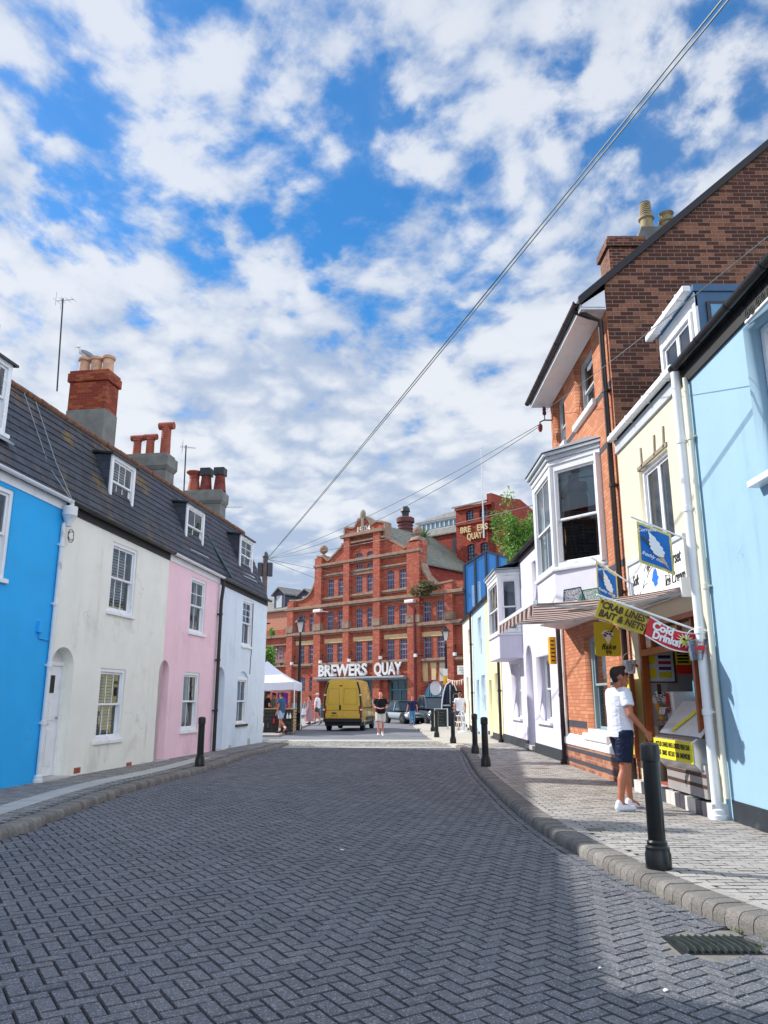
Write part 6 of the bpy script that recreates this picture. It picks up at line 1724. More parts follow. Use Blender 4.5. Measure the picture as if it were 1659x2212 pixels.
for i, (k, m) in enumerate(((-.36, 'buffstone'), (0., 'buffstone'), (.36, 'stone_pale'))):
    M.setdefault('stone_pale', mat('pale_keystone', S(196, 192, 176), .85, .08))
    c = (ar[0] + ar[1]) / 2; z = ar[3]; x = c + k * w * .95; dz = -.5 * abs(k) ** 1.5
    g = MB(); g.prism([(x - .22, -.05, z + .05 + dz), (x + .22, -.05, z + .05 + dz), (x + .3 + k * .3, -.05, z + 1.5), (x - .3 + k * .3, -.05, z + 1.5)], (0, .049, 0)); g.build('keystone', M[m], bw)
# rust-red downpipe, wall lamps
s = B.px(903, 1400)[0]; pipe(bw, [(s, -.4, zlev(903, 1315)), (s, -.4, .1)], .12, mat('dark_red_pipe', S(110, 40, 40), .5, .15))
for uv in (z7(450, 565), z7(820, 545), z7(1195, 525), z7(1600, 490), z8(222, 435), z8(628, 410), z8(1080, 395)):
    s, z = bpx(uv, -1.); g = MB(); g.bar((s - .55, -.02, z + .75), (s, -.9, z), .06); g.bar((s, -.02, z + .05), (s, -.9, z), .05); g.box(s - .1, s + .12, -1.0, -.8, z - .1, z + .14, 1); g.build('floodlight', [M['blackmatt'], M['tin']], bw)
for uv in (z5(800, 1440), z6(470, 1145)):
    s, z = bpx(uv, -.5); g = MB(); g.box(s - .45, s + .5, -.7, -.35, z - .12, z + .14); g.bar((s + .3, -.4, z), (s + .9, -.02, z - .1), .08); g.build('lamp_head', M['tin'], bw, bevel=.04)
# body of the main block: slate roof running back from the gable, side walls
zr = bpx(z5(1400, 560))[1] - .4; sm_ = bpx(z5(1400, 560))[0]; s2_, ze_ = bpx(z6(940, 860), 6.); zel = ze_
sA, zel = B.px(*z5(795, 1010), .7); sB, zel = B.px(*z6(592, 790), .7); zr = zel + (sB - sm_) * .72
g = MB(); r = MB()
for (xa, za, xb, zb_) in ((sm_, zr, sB + .3, zel - .1), (sA - .3, zel - .1, sm_, zr)): r.prism([(xa, .7, za), (xb, .7, zb_), (xb, 16, zb_), (xa, 16, za)], (0, 0, .15))
r.build('roof', M['slate_far_y'], bw)
g.box(sA, sB, .701, 15.5, 0, zel); g.box(sB + .002, sR - .05, .701, 9, 0, zc - 1.); g.box(sL + .05, sA - .002, .701, 9, 0, zc - 1.); g.build('rear_block', M['brew_y'], bw)
# lower left wing with its own little parapet and the old office lettering
wL = bpx((560, 1400))[0]; zq = [bpx(z5(140, 1690)), bpx(z5(330, 1680)), bpx(z5(385, 1645)), bpx(z5(420, 1590))]
wall(bw, 'wing_wall', [(wL, 0)] + [(wL, zq[0][1])] + [zq[0], zq[1], zq[2], zq[3]] + [(sL - .01, zq[3][1]), (sL - .01, 0)], [rect(*bwin(z7(205, 350), z7(258, 522))), rect(*bwin(z7(288, 350), z7(335, 520))), rect(*bwin(z7(380, 345), z7(418, 510)))], .5, M['brew'], y=.12)
for p, q in ((z7(205, 350), z7(258, 522)), (z7(288, 350), z7(335, 520)), (z7(380, 345), z7(418, 510))): brew_window(*bwin(p, q))
g = MB()
for uv, h in ((z7(300, 215), .22), (z7(300, 325), .12), (z7(290, 540), .25), (z7(300, 600), .14)):
    z = bpx(uv)[1]; g.box(wL, sL - .02, -.15, .119, z - h / 2, z + h / 2)
g.build('string_course', M['band'], bw)
s, z = bpx(z7(262, 570)); text(bw, 'office_lettering', 'OFFICE', .85, (s - .2, .1, z - .0), M['offwhite'], bold=.012, ext=.03, sx=1.15)
g = MB(); g.box(wL, sL - .2, .6, 8, 0, zq[0][1] - .3); g.build('wing_block', M['brew_d'], bw)
# plants that have seeded on the ledges
def leafclump(name, mats, cen, rad, n, size, parent=None, seed=1, flat=False, label=None, cat=None):
    r = random.Random(seed); V = []; F = []; MI = []
    cl = [(Vector((r.gauss(0, .45), r.gauss(0, .45), r.gauss(0, .45))), r.uniform(.3, .55)) for _ in range(max(3, n // 120))]
    for i in range(n):
        c, rr = cl[r.randrange(len(cl))]
        d = Vector((r.gauss(0, 1), r.gauss(0, 1), r.gauss(0, 1))).normalized() * rr * r.random() ** .4
        p = c + d; p = Vector((cen[0] + p.x * rad[0], cen[1] + p.y * rad[1], cen[2] + p.z * rad[2]))
        a = Vector((r.gauss(0, 1), r.gauss(0, 1), r.gauss(0, .6))).normalized(); b_ = a.cross(Vector((r.gauss(0, 1), r.gauss(0, 1), r.gauss(0, 1)))).normalized()
        s = size * r.uniform(.6, 1.3); o = len(V)
        V += [tuple(p - a * s), tuple(p + b_ * s * .5), tuple(p + a * s), tuple(p - b_ * s * .5)]; F.append((o, o + 1, o + 2, o + 3)); MI.append(r.randrange(len(mats)))
    me = bpy.data.meshes.new(name); me.from_pydata(V, [], F)
    for m in mats: me.materials.append(m)
    me.polygons.foreach_set('material_index', MI)
    o = link(name, me, parent)
    if label: tag(o, label, cat)
    return o
def leafmat(name, c):
    m, t, b = newmat(name); b.inputs['Base Color'].default_value = c; b.inputs['Roughness'].default_value = .55
    tr = t.n('ShaderNodeBsdfTranslucent'); tr.inputs[0].default_value = mul(c, 1.5); mx = t.n('ShaderNodeMixShader'); mx.inputs[0].default_value = .35
    t.l(b.outputs[0], mx.inputs[1]); t.l(tr.outputs[0], mx.inputs[2]); t.l(mx.outputs[0], m.node_tree.nodes['Material Output'].inputs[0]); return m
LM = [leafmat('leaf_light', S(128, 168, 74)), leafmat('leaf_mid', S(96, 142, 56)), leafmat('leaf_dark', S(62, 104, 44))]
DM = [leafmat('dry_leaf', S(120, 112, 78)), leafmat('dry_stem', S(104, 88, 66)), leafmat('weed_green', S(92, 104, 60))]
def wpt(uv, off): s, z = bpx(uv, off); return B.w(s, off, z)
tag(leafclump('ledge_plant', DM, wpt(z6(600, 1030), -.5), (1.6, .8, .6), 900, .14, seed=4), 'brown and green weeds growing along a brewery ledge below the right gable shoulder', 'plant')
pm = root('cabbage_palm', 'small spiky palm on the roof behind the brewery ball finial', 'plant', wpt(z6(600, 640), 2.5))
g = MB(); g.tube([(0, 0, -1.5), (0, 0, .9)], .14, 8); g.build('trunk', M['darkwood'], pm)
g = MB(); r_ = random.Random(2)
for i in range(46):
    a = r_.uniform(0, 6.28); e = r_.uniform(-.4, 1.3); d = Vector((cos(a) * cos(e), sin(a) * cos(e), sin(e))); n_ = d.cross(Vector((0, 0, 1))).normalized() * .07; L_ = r_.uniform(.8, 1.2)
    p0 = Vector((0, 0, .9)); p1 = p0 + d * L_ * .6; p2 = p0 + d * L_ - Vector((0, 0, .25))
    g.add([p0 - n_ * .5, p0 + n_ * .5, p1 + n_, p1 - n_, p2], [(0, 1, 2, 3), (3, 2, 4)])
g.build('crown', LM[2], pm)

# --- tower with the second lettering
tc_ = at(1063, 1120, 66.); T = Fr(tc_.x, tc_.y, BA); TR = Fr(tc_.x, tc_.y, BA + pi / 2)
tw = root('brewery_tower', 'tall dark red brick tower with BREWERS QUAY letters, one letter missing', 'tower', (tc_.x, tc_.y, 0), BA)
tl_ = T.px(985, 1130)[0]; ztop = T.px(1060, 1084)[1]
tws = [T.px(*z6(990, 0)[:1] + (1130,))[0]] if False else None
def twin(x0, y0, x1, y1): a = T.px(*z6(x0, y0)); b_ = T.px(*z6(x1, y1)); return a[0], b_[0], b_[1], a[1]
TW = [twin(995, 292, 1076, 398), twin(1120, 275, 1200, 380), twin(1005, 610, 1088, 770), twin(1132, 592, 1215, 740)]
wall(tw, 'front_wall', rect(tl_, 0, 0, ztop), [arched(*q, .12, 5) for q in TW], .5, M['brew_d'])
for q in TW:
    w, h = q[1] - q[0], q[3] - q[2]; b = MB()
    b.box(0, w, 0, .1, 0, .08); b.box(0, w, 0, .1, h - .08, h); b.box(0, .08, 0, .1, 0, h); b.box(w - .08, w, 0, .1, 0, h)
    for i in (1, 2): b.box(w * i / 3 - .025, w * i / 3 + .025, .01, .07, 0, h)
    for i in range(1, 5): b.box(0, w, .01, .07, h * i / 5 - .025, h * i / 5 + .025)
    o = b.build('window', M['darkmetal'], tw, loc=(q[0], .15, q[2])); g = MB(); g.poly([(0, .06, 0), (w, .06, 0), (w, .06, h), (0, .06, h)]); g.build('pane', mat('pale_reflecting_pane', S(120, 130, 150), .08, .4, 1.5, spec=.8), o)
g = MB(); zc1 = T.px(*z6(1060, 400))[1]; g.box(tl_, .02, -.12, -.001, zc1 - .1, zc1 + .1); g.box(tl_, 0, -.2, -.001, ztop - .25, ztop); g.build('string_course', M['brew_d'], tw)
for tx, xa, xb, y, yh in (('BRE', 953, 1050, 474, 56), ('ERS', 1110, 1210, 447, 56), ('QUAY', 1014, 1158, 530, 60)):
    sa, z = T.px(*z6(xa, y + (xb - xa) * .07)); sb_ = T.px(*z6(xb, y))[0]; hh = T.px(*z6(xa, y - yh / 2))[1] - T.px(*z6(xa, y + yh / 2))[1]
    o = text(tw, 'tower_lettering', tx, hh / .72, ((sa + sb_) / 2, -.1, T.px(*z6((xa + xb) / 2, y))[1]), M['buffstone'], bold=.02, ext=.05)
    xs = [v.co.x for v in o.data.vertices]; k = (sb_ - sa) / (max(xs) - min(xs))
    for v in o.data.vertices: v.co.x *= k
g = MB(); zp = [TR.px(*z6(1262, 130)), TR.px(*z6(1380, 168)), TR.px(*z6(1510, 182)), TR.px(*z6(1625, 280))]
py = [max(.0, p[0]) for p in zp]; pz = [p[1] for p in zp]
g.prism([(0, .5, 0), (0, .0, 0), (0, .0, pz[0]), (0, py[1], pz[1]), (0, py[2], pz[2]), (0, py[3], pz[3]), (0, py[3] + 3, pz[3] - 1.2), (0, py[3] + 3, 0)][1:], (-.5, 0, 0)); g.build('side_wall', M['brew_y'], tw)
g = MB(); g.prism([(tl_ - .3, -.25, ztop), (-.5, -.25, ztop + .05), (-.5, 2.4, ztop + 1.0), (tl_ - .3, 2.4, ztop + .8)], (0, 0, .12)); g.box(tl_, -.5, .5, 9, 0, ztop - .1); g.build('roof', M['slate_far'], tw)
fl = root('flagpole', 'thin white flagpole standing in front of the brewery tower', 'flagpole', T.w(T.px(1051.5, 1140)[0], -.5, T.px(1052, 1140)[1]))
h_ = at(1049, 967, fl.location.y).z - fl.location.z; g = MB(); g.tube([(0, 0, -1.0), (0, 0, h_)], [.07, .035], 8); g.ell((0, 0, h_), .09, 8, 6); g.bar((0, 0, 0), (.0, .5, 0), .06); g.build('pole', M['offwhite'], fl, smooth=50)
# --- hall with the long glazed lantern
H = Fr(T.w(tl_, 1.2).x, T.w(tl_, 1.2).y, BA)
hp = lambda x, y, off=0.: H.px(*z6(x, y), off)
hl = root('lantern_hall', 'brick hall with a long glazed roof lantern behind the brewery gable', 'building', (H.o.x, H.o.y, 0), BA)
xl, zb_ = hp(500, 520); xr = 0.; zt_ = hp(900, 500)[1]
g = MB(); g.box(xl, xr, 0, 6, 0, zt_); g.build('wall', M['brew_d'], hl)
g = MB(); zl0 = hp(740, 470, 1.5)[1]; zl1 = hp(740, 385, 1.5)[1]; x0 = hp(548, 440, 1.5)[0]
g.prism([(xl - .3, -.2, zt_), (xr, -.2, zt_), (xr, 1.5, zl0), (xl - .3, 1.5, zl0)], (0, 0, .12)); zrg = hp(800, 318, 3.)[1]; g.prism([(x0 - .2, 1.3, zl1), (xr, 1.3, zl1), (xr, 3.2, zrg), (x0 + 2.2, 3.2, zrg)], (0, 0, .12)); g.box(x0, xr, 2., 6, zt_, zl1); g.build('roof', M['slate_far'], hl)
g = MB(); n = 12; w = (xr - x0)
for i in range(n + 1): g.box(x0 + w * i / n - .07, x0 + w * i / n + .07, 1.42, 1.52, zl0 + .1, zl1)
g.box(x0, xr, 1.42, 1.52, zl0, zl0 + .15); g.box(x0, xr, 1.42, 1.52, zl1 - .12, zl1); o = g.build('lantern', M['greywhite'], hl); g = MB(); g.poly([(x0, 1.55, zl0), (xr, 1.55, zl0), (xr, 1.55, zl1), (x0, 1.55, zl1)]); g.build('pane', mat('lantern_glass', S(130, 160, 180), .1, .2, 1., spec=.8), o)
a = hp(872, 545); b_ = hp(920, 700); g = MB(); g.box(a[0], b_[0] - .1, -.05, .0, b_[1], a[1]); g.build('window', M['tile_dark'], hl)
# --- brick kiln chimney with a cowl
kp = at(876, 1160, 70.); kc = root('kiln_chimney', 'round dark brick kiln chimney with ring bands and a cowl', 'chimney', (kp.x, kp.y, 0))
zb0 = at(876, 1166, 70.).z; zt0 = at(876, 1118, 70.).z; r0 = .74
M['brew_round'] = mat('smoky_brick', S(104, 62, 60), .85, .2, 6., bump=.4)
prof = [(r0 * .9, 0), (r0 * .9, zb0)]; n = 5
for i in range(n): z0 = zb0 + (zt0 - zb0 - .5) * i / n; dz = (zt0 - zb0 - .5) / n; prof += [(r0, z0), (r0, z0 + dz * .3), (r0 * .9, z0 + dz * .4), (r0 * .9, z0 + dz)]
prof += [(r0 * 1.15, zt0 - .5), (r0 * 1.15, zt0 - .1), (r0 * .9, zt0)]
g = MB(); g.lathe(0, 0, prof, 18); g.build('shaft', M['brew_round'], kc, smooth=30)
g = MB(); g.lathe(0, 0, [(.3, zt0), (.36, zt0 + .5), (.46, zt0 + .55), (.4, zt0 + .9), (.25, zt0 + 1.05), (.1, zt0 + 1.1)], 14); g.build('cowl', M['darkmetal'], kc, smooth=40)
g = MB(); g.box(-1.6, 1.6, -1.4, 1.6, 0, zb0 - .3); g.prism([(-2.0, -1.7, zb0 - .3), (1.9, -1.7, zb0 - .3), (1.9, 1.7, zb0 - .3), (-2., 1.7, zb0 - .3)], (0, 0, .5)); g.build('base', M['slate_far'], kc)
# --- blue glass atrium beside the brewery
A = Fr(B.w(sR + .25, -.2).x, B.w(sR + .25, -.2).y, BA); ag = root('glass_atrium', 'blue glass atrium with dark glazing bars beside the brewery', 'glass building', (A.o.x, A.o.y, 0), BA)
ap = lambda x, y: A.px(*z6(x, y)); w0 = 0.; p1, p2, p3 = ap(972, 805), ap(1195, 672), ap(1345, 722)
xe = p3[0] + 1.5
gl_ = mat('deep_blue_glass', S(44, 118, 190), .06, .1, .6, spec=.9)
g = MB(); g.prism([(0, 0, 0), (xe, 0, 0), (xe, 0, p3[1] - .5), (p2[0], 0, p2[1]), (0, 0, p1[1])], (0, 5, 0)); g.build('glazing', gl_, ag)
g = MB(); n = 5
for i in range(n + 1):
    x = xe * i / n; zt = p1[1] + (p2[1] - p1[1]) * x / p2[0] if x < p2[0] else p2[1] + (p3[1] - .5 - p2[1]) * (x - p2[0]) / (xe - p2[0]); g.box(x - .08, x + .08, -.08, -.002, 0, zt)
for z in (p1[1] * .36, p1[1] * .68, ): g.box(0, xe, -.05, -.003, z - .05, z + .05)
g.bar((0, -.04, p1[1]), (p2[0], -.04, p2[1]), .1, .12); g.bar((p2[0], -.04, p2[1]), (xe, -.04, p3[1] - .5), .1, .12); g.build('glazing_bar', mat('navy_bars', S(30, 50, 70), .4), ag)
g = MB()
for x, z0, z1 in ((p2[0] * .3, .72, .86), (p2[0] * .55, .7, .88), (p2[0] * .95, .7, .86), (p2[0] * 1.15, .7, .84)): g.box(x, x + .3, -.012, -.004, p1[1] * z0, p1[1] * z1)
g.build('etched_panel', mat('pale_glass_panel', S(130, 170, 210), .2), ag)
# --- brick house far left, roof with dormers, partly behind the market corner
hpx = lambda x, y, off=7.: B.px(*z5(x, y), off)
hb = root('far_house', 'brick house with grey slate roof and gabled dormers, left of the brewery', 'house', B.w(0, 7.), BA)
e0, e1, rg, = hpx(430, 1420), hpx(150, 1455), hpx(720, 1145); xa = e1[0] - 4; xb = rg[0] + 1
g = MB(); g.box(xa, xb, 0, 6, 0, e0[1]); g.build('wall', mat('pale_brick', S(190, 130, 106), .85, .12, 4.), hb)
g = MB(); g.prism([(xa, -.3, e0[1] - .1), (xb, -.3, e0[1] - .1), (xb, 3, rg[1]), (xa, 3, rg[1])], (0, 0, .12)); g.prism([(xa, 3, rg[1]), (xb, 3, rg[1]), (xb, 6.3, e0[1]), (xa, 6.3, e0[1])], (0, 0, .12)); g.build('roof', M['slate_far'], hb)
for (x0, y0, x1, y1) in ((235, 1130, 380, 1320), (560, 1150, 735, 1300)):
    a, b_ = hpx(x0, y1, 7.2), hpx(x1, y0, 7.2); w = b_[0] - a[0]; m_ = a[0] + w / 2; zg = b_[1]; zw = a[1] + (zg - a[1]) * .55
    g = MB(); g.prism([(a[0], .2, a[1] - 1.), (b_[0], .2, a[1] - 1.), (b_[0], .2, zw), (m_, .2, zg - .1), (a[0], .2, zw)], (0, 3, 0)); d = g.build('dormer', mat('slate_hung', S(70, 76, 98), .7, .15), hb)
    g = MB(); g.prism([(a[0] - .25, -.1, zw - .2), (m_, -.1, zg), (m_, 3.2, zg), (a[0] - .25, 3.2, zw - .2)], (0, 0, .12)); g.prism([(m_, -.1, zg), (b_[0] + .25, -.1, zw - .2), (b_[0] + .25, 3.2, zw - .2), (m_, 3.2, zg)], (0, 0, .12)); g.build('dormer_roof', M['slate_far'], d)
    g = MB(); g.box(m_ - w * .25, m_ + w * .25, .15, .199, a[1] - .7, zw - .2); g.build('window', M['greywhite'], d)
# tall building off to the left whose shadow lies over the square
sh = root('corner_warehouse', 'plain brick warehouse behind the pale blue corner house', 'building', (-13., 38.5, 0), 0)
g = MB(); g.box(-4, 3.2, 0, 5.2, 0, 6.6); g.build('wall', M['brew_d'], sh); g = MB(); g.prism([(-4.2, -.2, 6.6), (3.4, -.2, 6.6), (3.4, 2.6, 8.2), (-4.2, 2.6, 8.2)], (0, 0, .12)); g.prism([(-4.2, 2.6, 8.2), (3.4, 2.6, 8.2), (3.4, 5.4, 6.6), (-4.2, 5.4, 6.6)], (0, 0, .12)); g.build('roof', M['slate_far'], sh)
# --- trees
def tree(label, base, h, cen, rad, n, size, seed):
    o = root('tree', label, 'tree', base); r = random.Random(seed)
    g = MB(); c = Vector(cen); g.tube([(0, 0, 0), (.05, .02, c.z * .5), (c.x * .6, c.y * .6, c.z * .8), c], [.16, .13, .09, .03], 8)
    for i in range(9):
        k = r.uniform(.55, .9); p = Vector((c.x * k * .7, c.y * k * .7, c.z * k)); d = Vector((r.gauss(0, 1), r.gauss(0, 1), r.uniform(.2, 1))).normalized(); g.tube([p, p + Vector((d.x * rad[0], d.y * rad[1], d.z * rad[2])) * .8], [.05, .012], 6)
    g.build('trunk', M['darkwood'], o, smooth=50)
    leafclump('crown', LM, cen, rad, n, size, o, seed)
    return o
tp = at(1118, 1165, 45.); tree('leafy green tree rising behind the lavender and ivory roofs', (tp.x, tp.y, 0), 12, (0, 0, tp.z + .2), (1.15, 1.2, 1.75), 4200, .10, 6)
tp = at(576, 1417, 50.); tree('small green tree squeezed between the corner house and the brewery office', (tp.x, tp.y, 0), 6, (0, 0, tp.z), (.6, .6, .9), 1500, .09, 8)
# ------------------------------------------------------------------ bollards
BOL = 'black bollards along the kerbs'
def bollard_parts(o):
    g = MB(); g.lathe(0, 0, [(.108, 0), (.108, .12), (.1, .135), (.1, .17), (.085, .185), (.085, .21), (.073, .225), (.071, .84), (.071, .845)], 20); g.build('post', M['black'], o, smooth=35)
    g = MB(); g.lathe(0, 0, [(.071, .845), (.082, .855), (.082, .965), (.076, .985), (.05, 1.0), (.02, 1.005)], 20); g.build('cap', M['black'], o, smooth=35)
bo = None
for (u, v, z, l, lean) in ((1424, 1877, .1, 'nearest big black bollard on the sunny pavement, in front of the kiosk', 0), (1049.6, 1656, .1, 'taller looking one of the pair of bollards beside the lavender house', .6), (1026.7, 1628, .1, 'farther one of the pair of bollards beside the lavender house', 0),
                     (979, 1605.6, .06, 'bollard standing alone by the crossing, in front of the white bistro chairs', 0), (943.6, 1592.6, .06, 'bollard just in front of the chalkboard sign', .4), (935, 1580, .06, 'bollard half hidden behind another, beside the dark grey car', 0), (431, 1655, .1, 'lone black bollard on the shaded pavement by the pink house', 0)):
    p = G(u, v, z)
    if bo is None:
        bo = root('bollard', l, 'bollard', p, 0, BOL); bollard_parts(bo); bo.rotation_euler = (0, 0, 0); bo.scale = (1.0, 1.0, 1.03)
    else:
        c = copy_tree(bo); c.location = p; c['label'] = l; c.rotation_euler = (RAD(lean * .6), RAD(lean), rnd.uniform(0, 3))
# ------------------------------------------------------------------ drain, weeds, litter
dr = root('drain_grate', 'iron drain grate with slanting bars in the gutter, bottom right', 'drain grate', ((DX0 + DX1) / 2, (DY0 + DY1) / 2, 0))
hx, hy = (DX1 - DX0) / 2, (DY1 - DY0) / 2
g = MB(); g.box(-hx, hx, -hy, -hy + .02, -.12, -.004); g.box(-hx, hx, hy - .02, hy, -.12, -.004); g.box(-hx, -hx + .02, -hy + .02, hy - .02, -.12, -.004); g.box(hx - .02, hx, -hy + .02, hy - .02, -.12, -.004); g.build('frame', M['blackmatt'], dr); g = MB(); g.box(-hx, hx, -hy, hy, -.2, -.12, None); g.build('gully', mat('dark_gully', S(14, 14, 13), .9), dr)
g = MB(); m_ = .13
for a in ((-hx - m_, hx + .02, -hy - m_, -hy - .002), (-hx - m_, hx + .02, hy + .002, hy + m_), (-hx - m_, -hx - .002, -hy - .002, hy + .002)): g.box(*a, -.03, -.006)
g.build('mortar_surround', mat('drain_mortar', S(122, 118, 112), .9, .2, 8., bump=.4), dr)
g = MB(); n = 10
for i in range(n):
    x = -hx + .05 + (2 * hx - .1) * i / (n - 1)
    pts = []
    for k in range(5):
        a = -hy + .02 + (2 * hy - .04) * k / 4; pts.append((x + .018 * sin(k * 1.2), a, -.012))
    for p, q in zip(pts, pts[1:]): g.bar(p, q, .011, .05)
g.build('bars', mat('worn_cast_iron', S(52, 60, 60), .5, .3, 12., metal=.2), dr)
wd = MB(); r_ = random.Random(4)
def tuft(x, y, z, n, s):
    for i in range(n):
        a = r_.uniform(0, 6.28); e = r_.uniform(.2, 1.3); d = Vector((cos(a) * cos(e), sin(a) * cos(e), sin(e))) * s * r_.uniform(.5, 1.2); n_ = d.cross(Vector((0, 0, 1))).normalized() * s * .12; p = Vector((x + r_.gauss(0, s), y + r_.gauss(0, s), z))
        wd.add([p - n_, p + n_, p + d * .6 + n_, p + d], [(0, 1, 2, 3)])
for (u, v) in ((1161, 1796), (1196, 1817), (1204, 1826), (1405, 1928), (1455, 1952), (1560, 2010), (1640, 2052), (1628, 2060), (1590, 2035)):
    p = G(u, v, 0); x = interp(KR, p.y); tuft(x - .02, p.y, 0., 26, .025)
for i in range(26):
    y = r_.uniform(7, 24); tuft(interp(KL, y) + .01, y, 0., 7, .018)
for i in range(30): tuft(4.11, r_.uniform(6, 9.7), .1, 5, .018)
for i in range(20):
    y = r_.uniform(14.2, 26); p = L.w((y - 14.06) * 1.011, -.03); tuft(p.x, p.y, .1, 4, .015)
for i in range(22): tuft(DX1 + r_.uniform(-.05, .22), r_.uniform(DY0 - .05, DY1), .0, 4, .02)
tag(wd.build('kerb_weeds', M['lawn_tuft'], fix=False), kind='stuff')
lm = mat('litter_paper', S(225, 225, 220), .8, .05)
for (u, v, w, l) in ((738, 1836, .035, 'white paper scrap lying in the middle of the road'), (1438, 2140, .022, 'white scrap on the road close to the photographer, left of the drain'), (1296, 2092, .014, 'tiny pale scrap on the road left of the drain')):
    p = G(u, v, .004); g = MB(); g.prism([(-w, -w * .3, 0), (-w * .2, -w * .6, .004), (w, -.1 * w, .0), (w * .4, w * .5, .006), (-w * .5, w * .4, .002)], (0, 0, .003)); o = g.build('paper_scrap', lm, None, loc=p, rot=(0, 0, rnd.uniform(0, 3))); tag(o, l, 'litter', 'paper scraps on the road')
for i, (x, y) in enumerate(((2.35, 9.05), (3.55, 10.2))):
    g = MB(); g.lathe(0, 0, [(.11, .0), (.11, .1045 - .0955), (.09, .0095)], 20); o = g.build('access_cover', mat('grey_iron_cover', S(96, 96, 98), .6, .2, 15.) if i == 0 else bpy.data.materials['grey_iron_cover'], None, loc=(x, y, .095)); tag(o, ('round iron cover in the pavement near the bollard', 'round iron cover in the pavement just behind the man')[i], 'cover', 'round covers in the pavement')

# ------------------------------------------------------------------ lamp posts
def lamp(label, x, y, ztop):
    o = root('street_lamp', label, 'street lamp', (x, y, 0), 0, 'old style street lamps')
    k = ztop; g = MB()
    g.lathe(0, 0, [(.2, 0), (.2, .25), (.15, .3), (.15, .8), (.17, .85), (.11, .95), (.085, 1.1), (.06, k - 1.15), (.08, k - 1.12), (.05, k - 1.05), (.05, k - .95)], 14); g.bar((-.35, 0, k - 1.35), (.35, 0, k - 1.35), .035); g.build('post', M['black'], o, smooth=40)
    g = MB(); z0, z1 = k - .92, k - .42
    for i in range(4):
        a0, a1 = pi / 4 + i * pi / 2, pi / 4 + (i + 1) * pi / 2; g.bar((.14 * cos(a0), .14 * sin(a0), z0), (.26 * cos(a0), .26 * sin(a0), z1), .025)
        g.poly([(.135 * cos(a0), .135 * sin(a0), z0), (.135 * cos(a1), .135 * sin(a1), z0), (.25 * cos(a1), .25 * sin(a1), z1), (.25 * cos(a0), .25 * sin(a0), z1)], 1)
    g.build('lantern', [M['black'], mat('lantern_glass_pale', S(214, 206, 204), .12, .08)], o)
    g = MB(); g.lathe(0, 0, [(.32, z1), (.3, z1 + .03), (.14, z1 + .2), (.1, z1 + .22), (.1, z1 + .27), (.05, z1 + .3), (.02, k)], 12); g.build('hood', M['black'], o, smooth=30)
    return o
p = at(648, 1400, 40.); lamp('black street lamp with a lantern, behind the white market gazebo', p.x, 40., at(650, 1327, 40.).z)
p = at(963, 1400, 45.); rl = lamp('black street lamp with a lantern, beside the upright boat and parked car', p.x, 45., at(964, 1349, 45.).z)
o = root('post_sign', 'small white and yellow sign strapped to the right street lamp', 'sign', (p.x - .05, 44.9, at(963, 1461, 45.).z))
g = MB(); g.box(-.12, .12, -.02, .02, .02, .42); g.build('white_plate', M['tin'], o); g = MB(); g.box(-.13, .13, -.025, .02, -.45, 0); g.build('yellow_plate', mat('amber_plate', S(240, 186, 30), .5), o)
# hanging white board on the end house, bunting, telephone pole
hs_ = root('hanging_sign', 'small white hanging sign on the end of the ivory house', 'sign', (4.1, 40.75, at(999, 1447, 40.7).z))
g = MB(); g.box(-.27, .24, -.02, .02, -.24, .22); b_ = g.build('board', M['tin'], hs_); g = MB(); g.bar((-.3, 0, .26), (.3, 0, .26), .03); g.build('bracket', M['blackmatt'], hs_)
g = MB()
for z, w in ((.12, .36), (.04, .32), (-.04, .36)): g.box(-w / 2, w / 2, -.024, -.02, z - .015, z + .02)
g.box(-.05, -.02, -.024, -.02, -.17, -.1); g.box(.02, .05, -.024, -.02, -.17, -.1); g.build('faded_lettering', mat('pale_blue_ink', S(150, 165, 190), .6), b_)
bn = root('bunting', 'string of small coloured bunting flags between the lamp and the ivory house', 'bunting', (0, 0, 0))
a = Vector((p.x, 45., at(966, 1466, 45.).z)); b_ = Vector((4.2, 40.7, at(1003, 1466, 40.7).z)); pts = [a + (b_ - a) * (i / 16) - Vector((0, 0, .12 * sin(pi * i / 16))) for i in range(17)]
g = MB(); g.tube(pts, .012, 5); g.build('cord', M['tin'], bn)
for i in range(16):
    q = (pts[i] + pts[i + 1]) / 2; d = (pts[i + 1] - pts[i]) * .42; g = MB(); g.prism([q - d, q + d, q - Vector((0, 0, .3))], (0, .006, 0)); g.build('pennant', M[('red', 'tin', 'tile_dark', 'buffstone')[i % 4]], bn)
tp_ = Vector((at(571.5, 1260, 30.).x, 30., 0)); zt = at(571, 1205, 30.).z
te = root('telephone_pole', 'wooden telephone pole rising behind the pale blue corner house', 'telephone pole', tp_)
g = MB(); g.tube([(0, 0, 0), (0, 0, zt)], [.14, .1], 10); g.build('pole', mat('weathered_pole', S(104, 92, 84), .9, .2, 6.), te, smooth=50)
g = MB(); g.lathe(0, 0, [(.11, zt), (.13, zt + .05), (.08, zt + .2), (.02, zt + .25)], 10); g.build('cap', M['tile_dark'], te)
for s in (-1, 1): g = MB(); g.box(s * .2 - .09, s * .2 + .09, -.1, .1, zt - .75, zt - .2); g.build('junction_box', M['tile_dark'], te, bevel=.02)
g = MB(); g.tube([(.0, 0, zt - 2.6), (.28, 0, zt - 2.6)], .03, 6); g.build('step', M['darkmetal'], te)
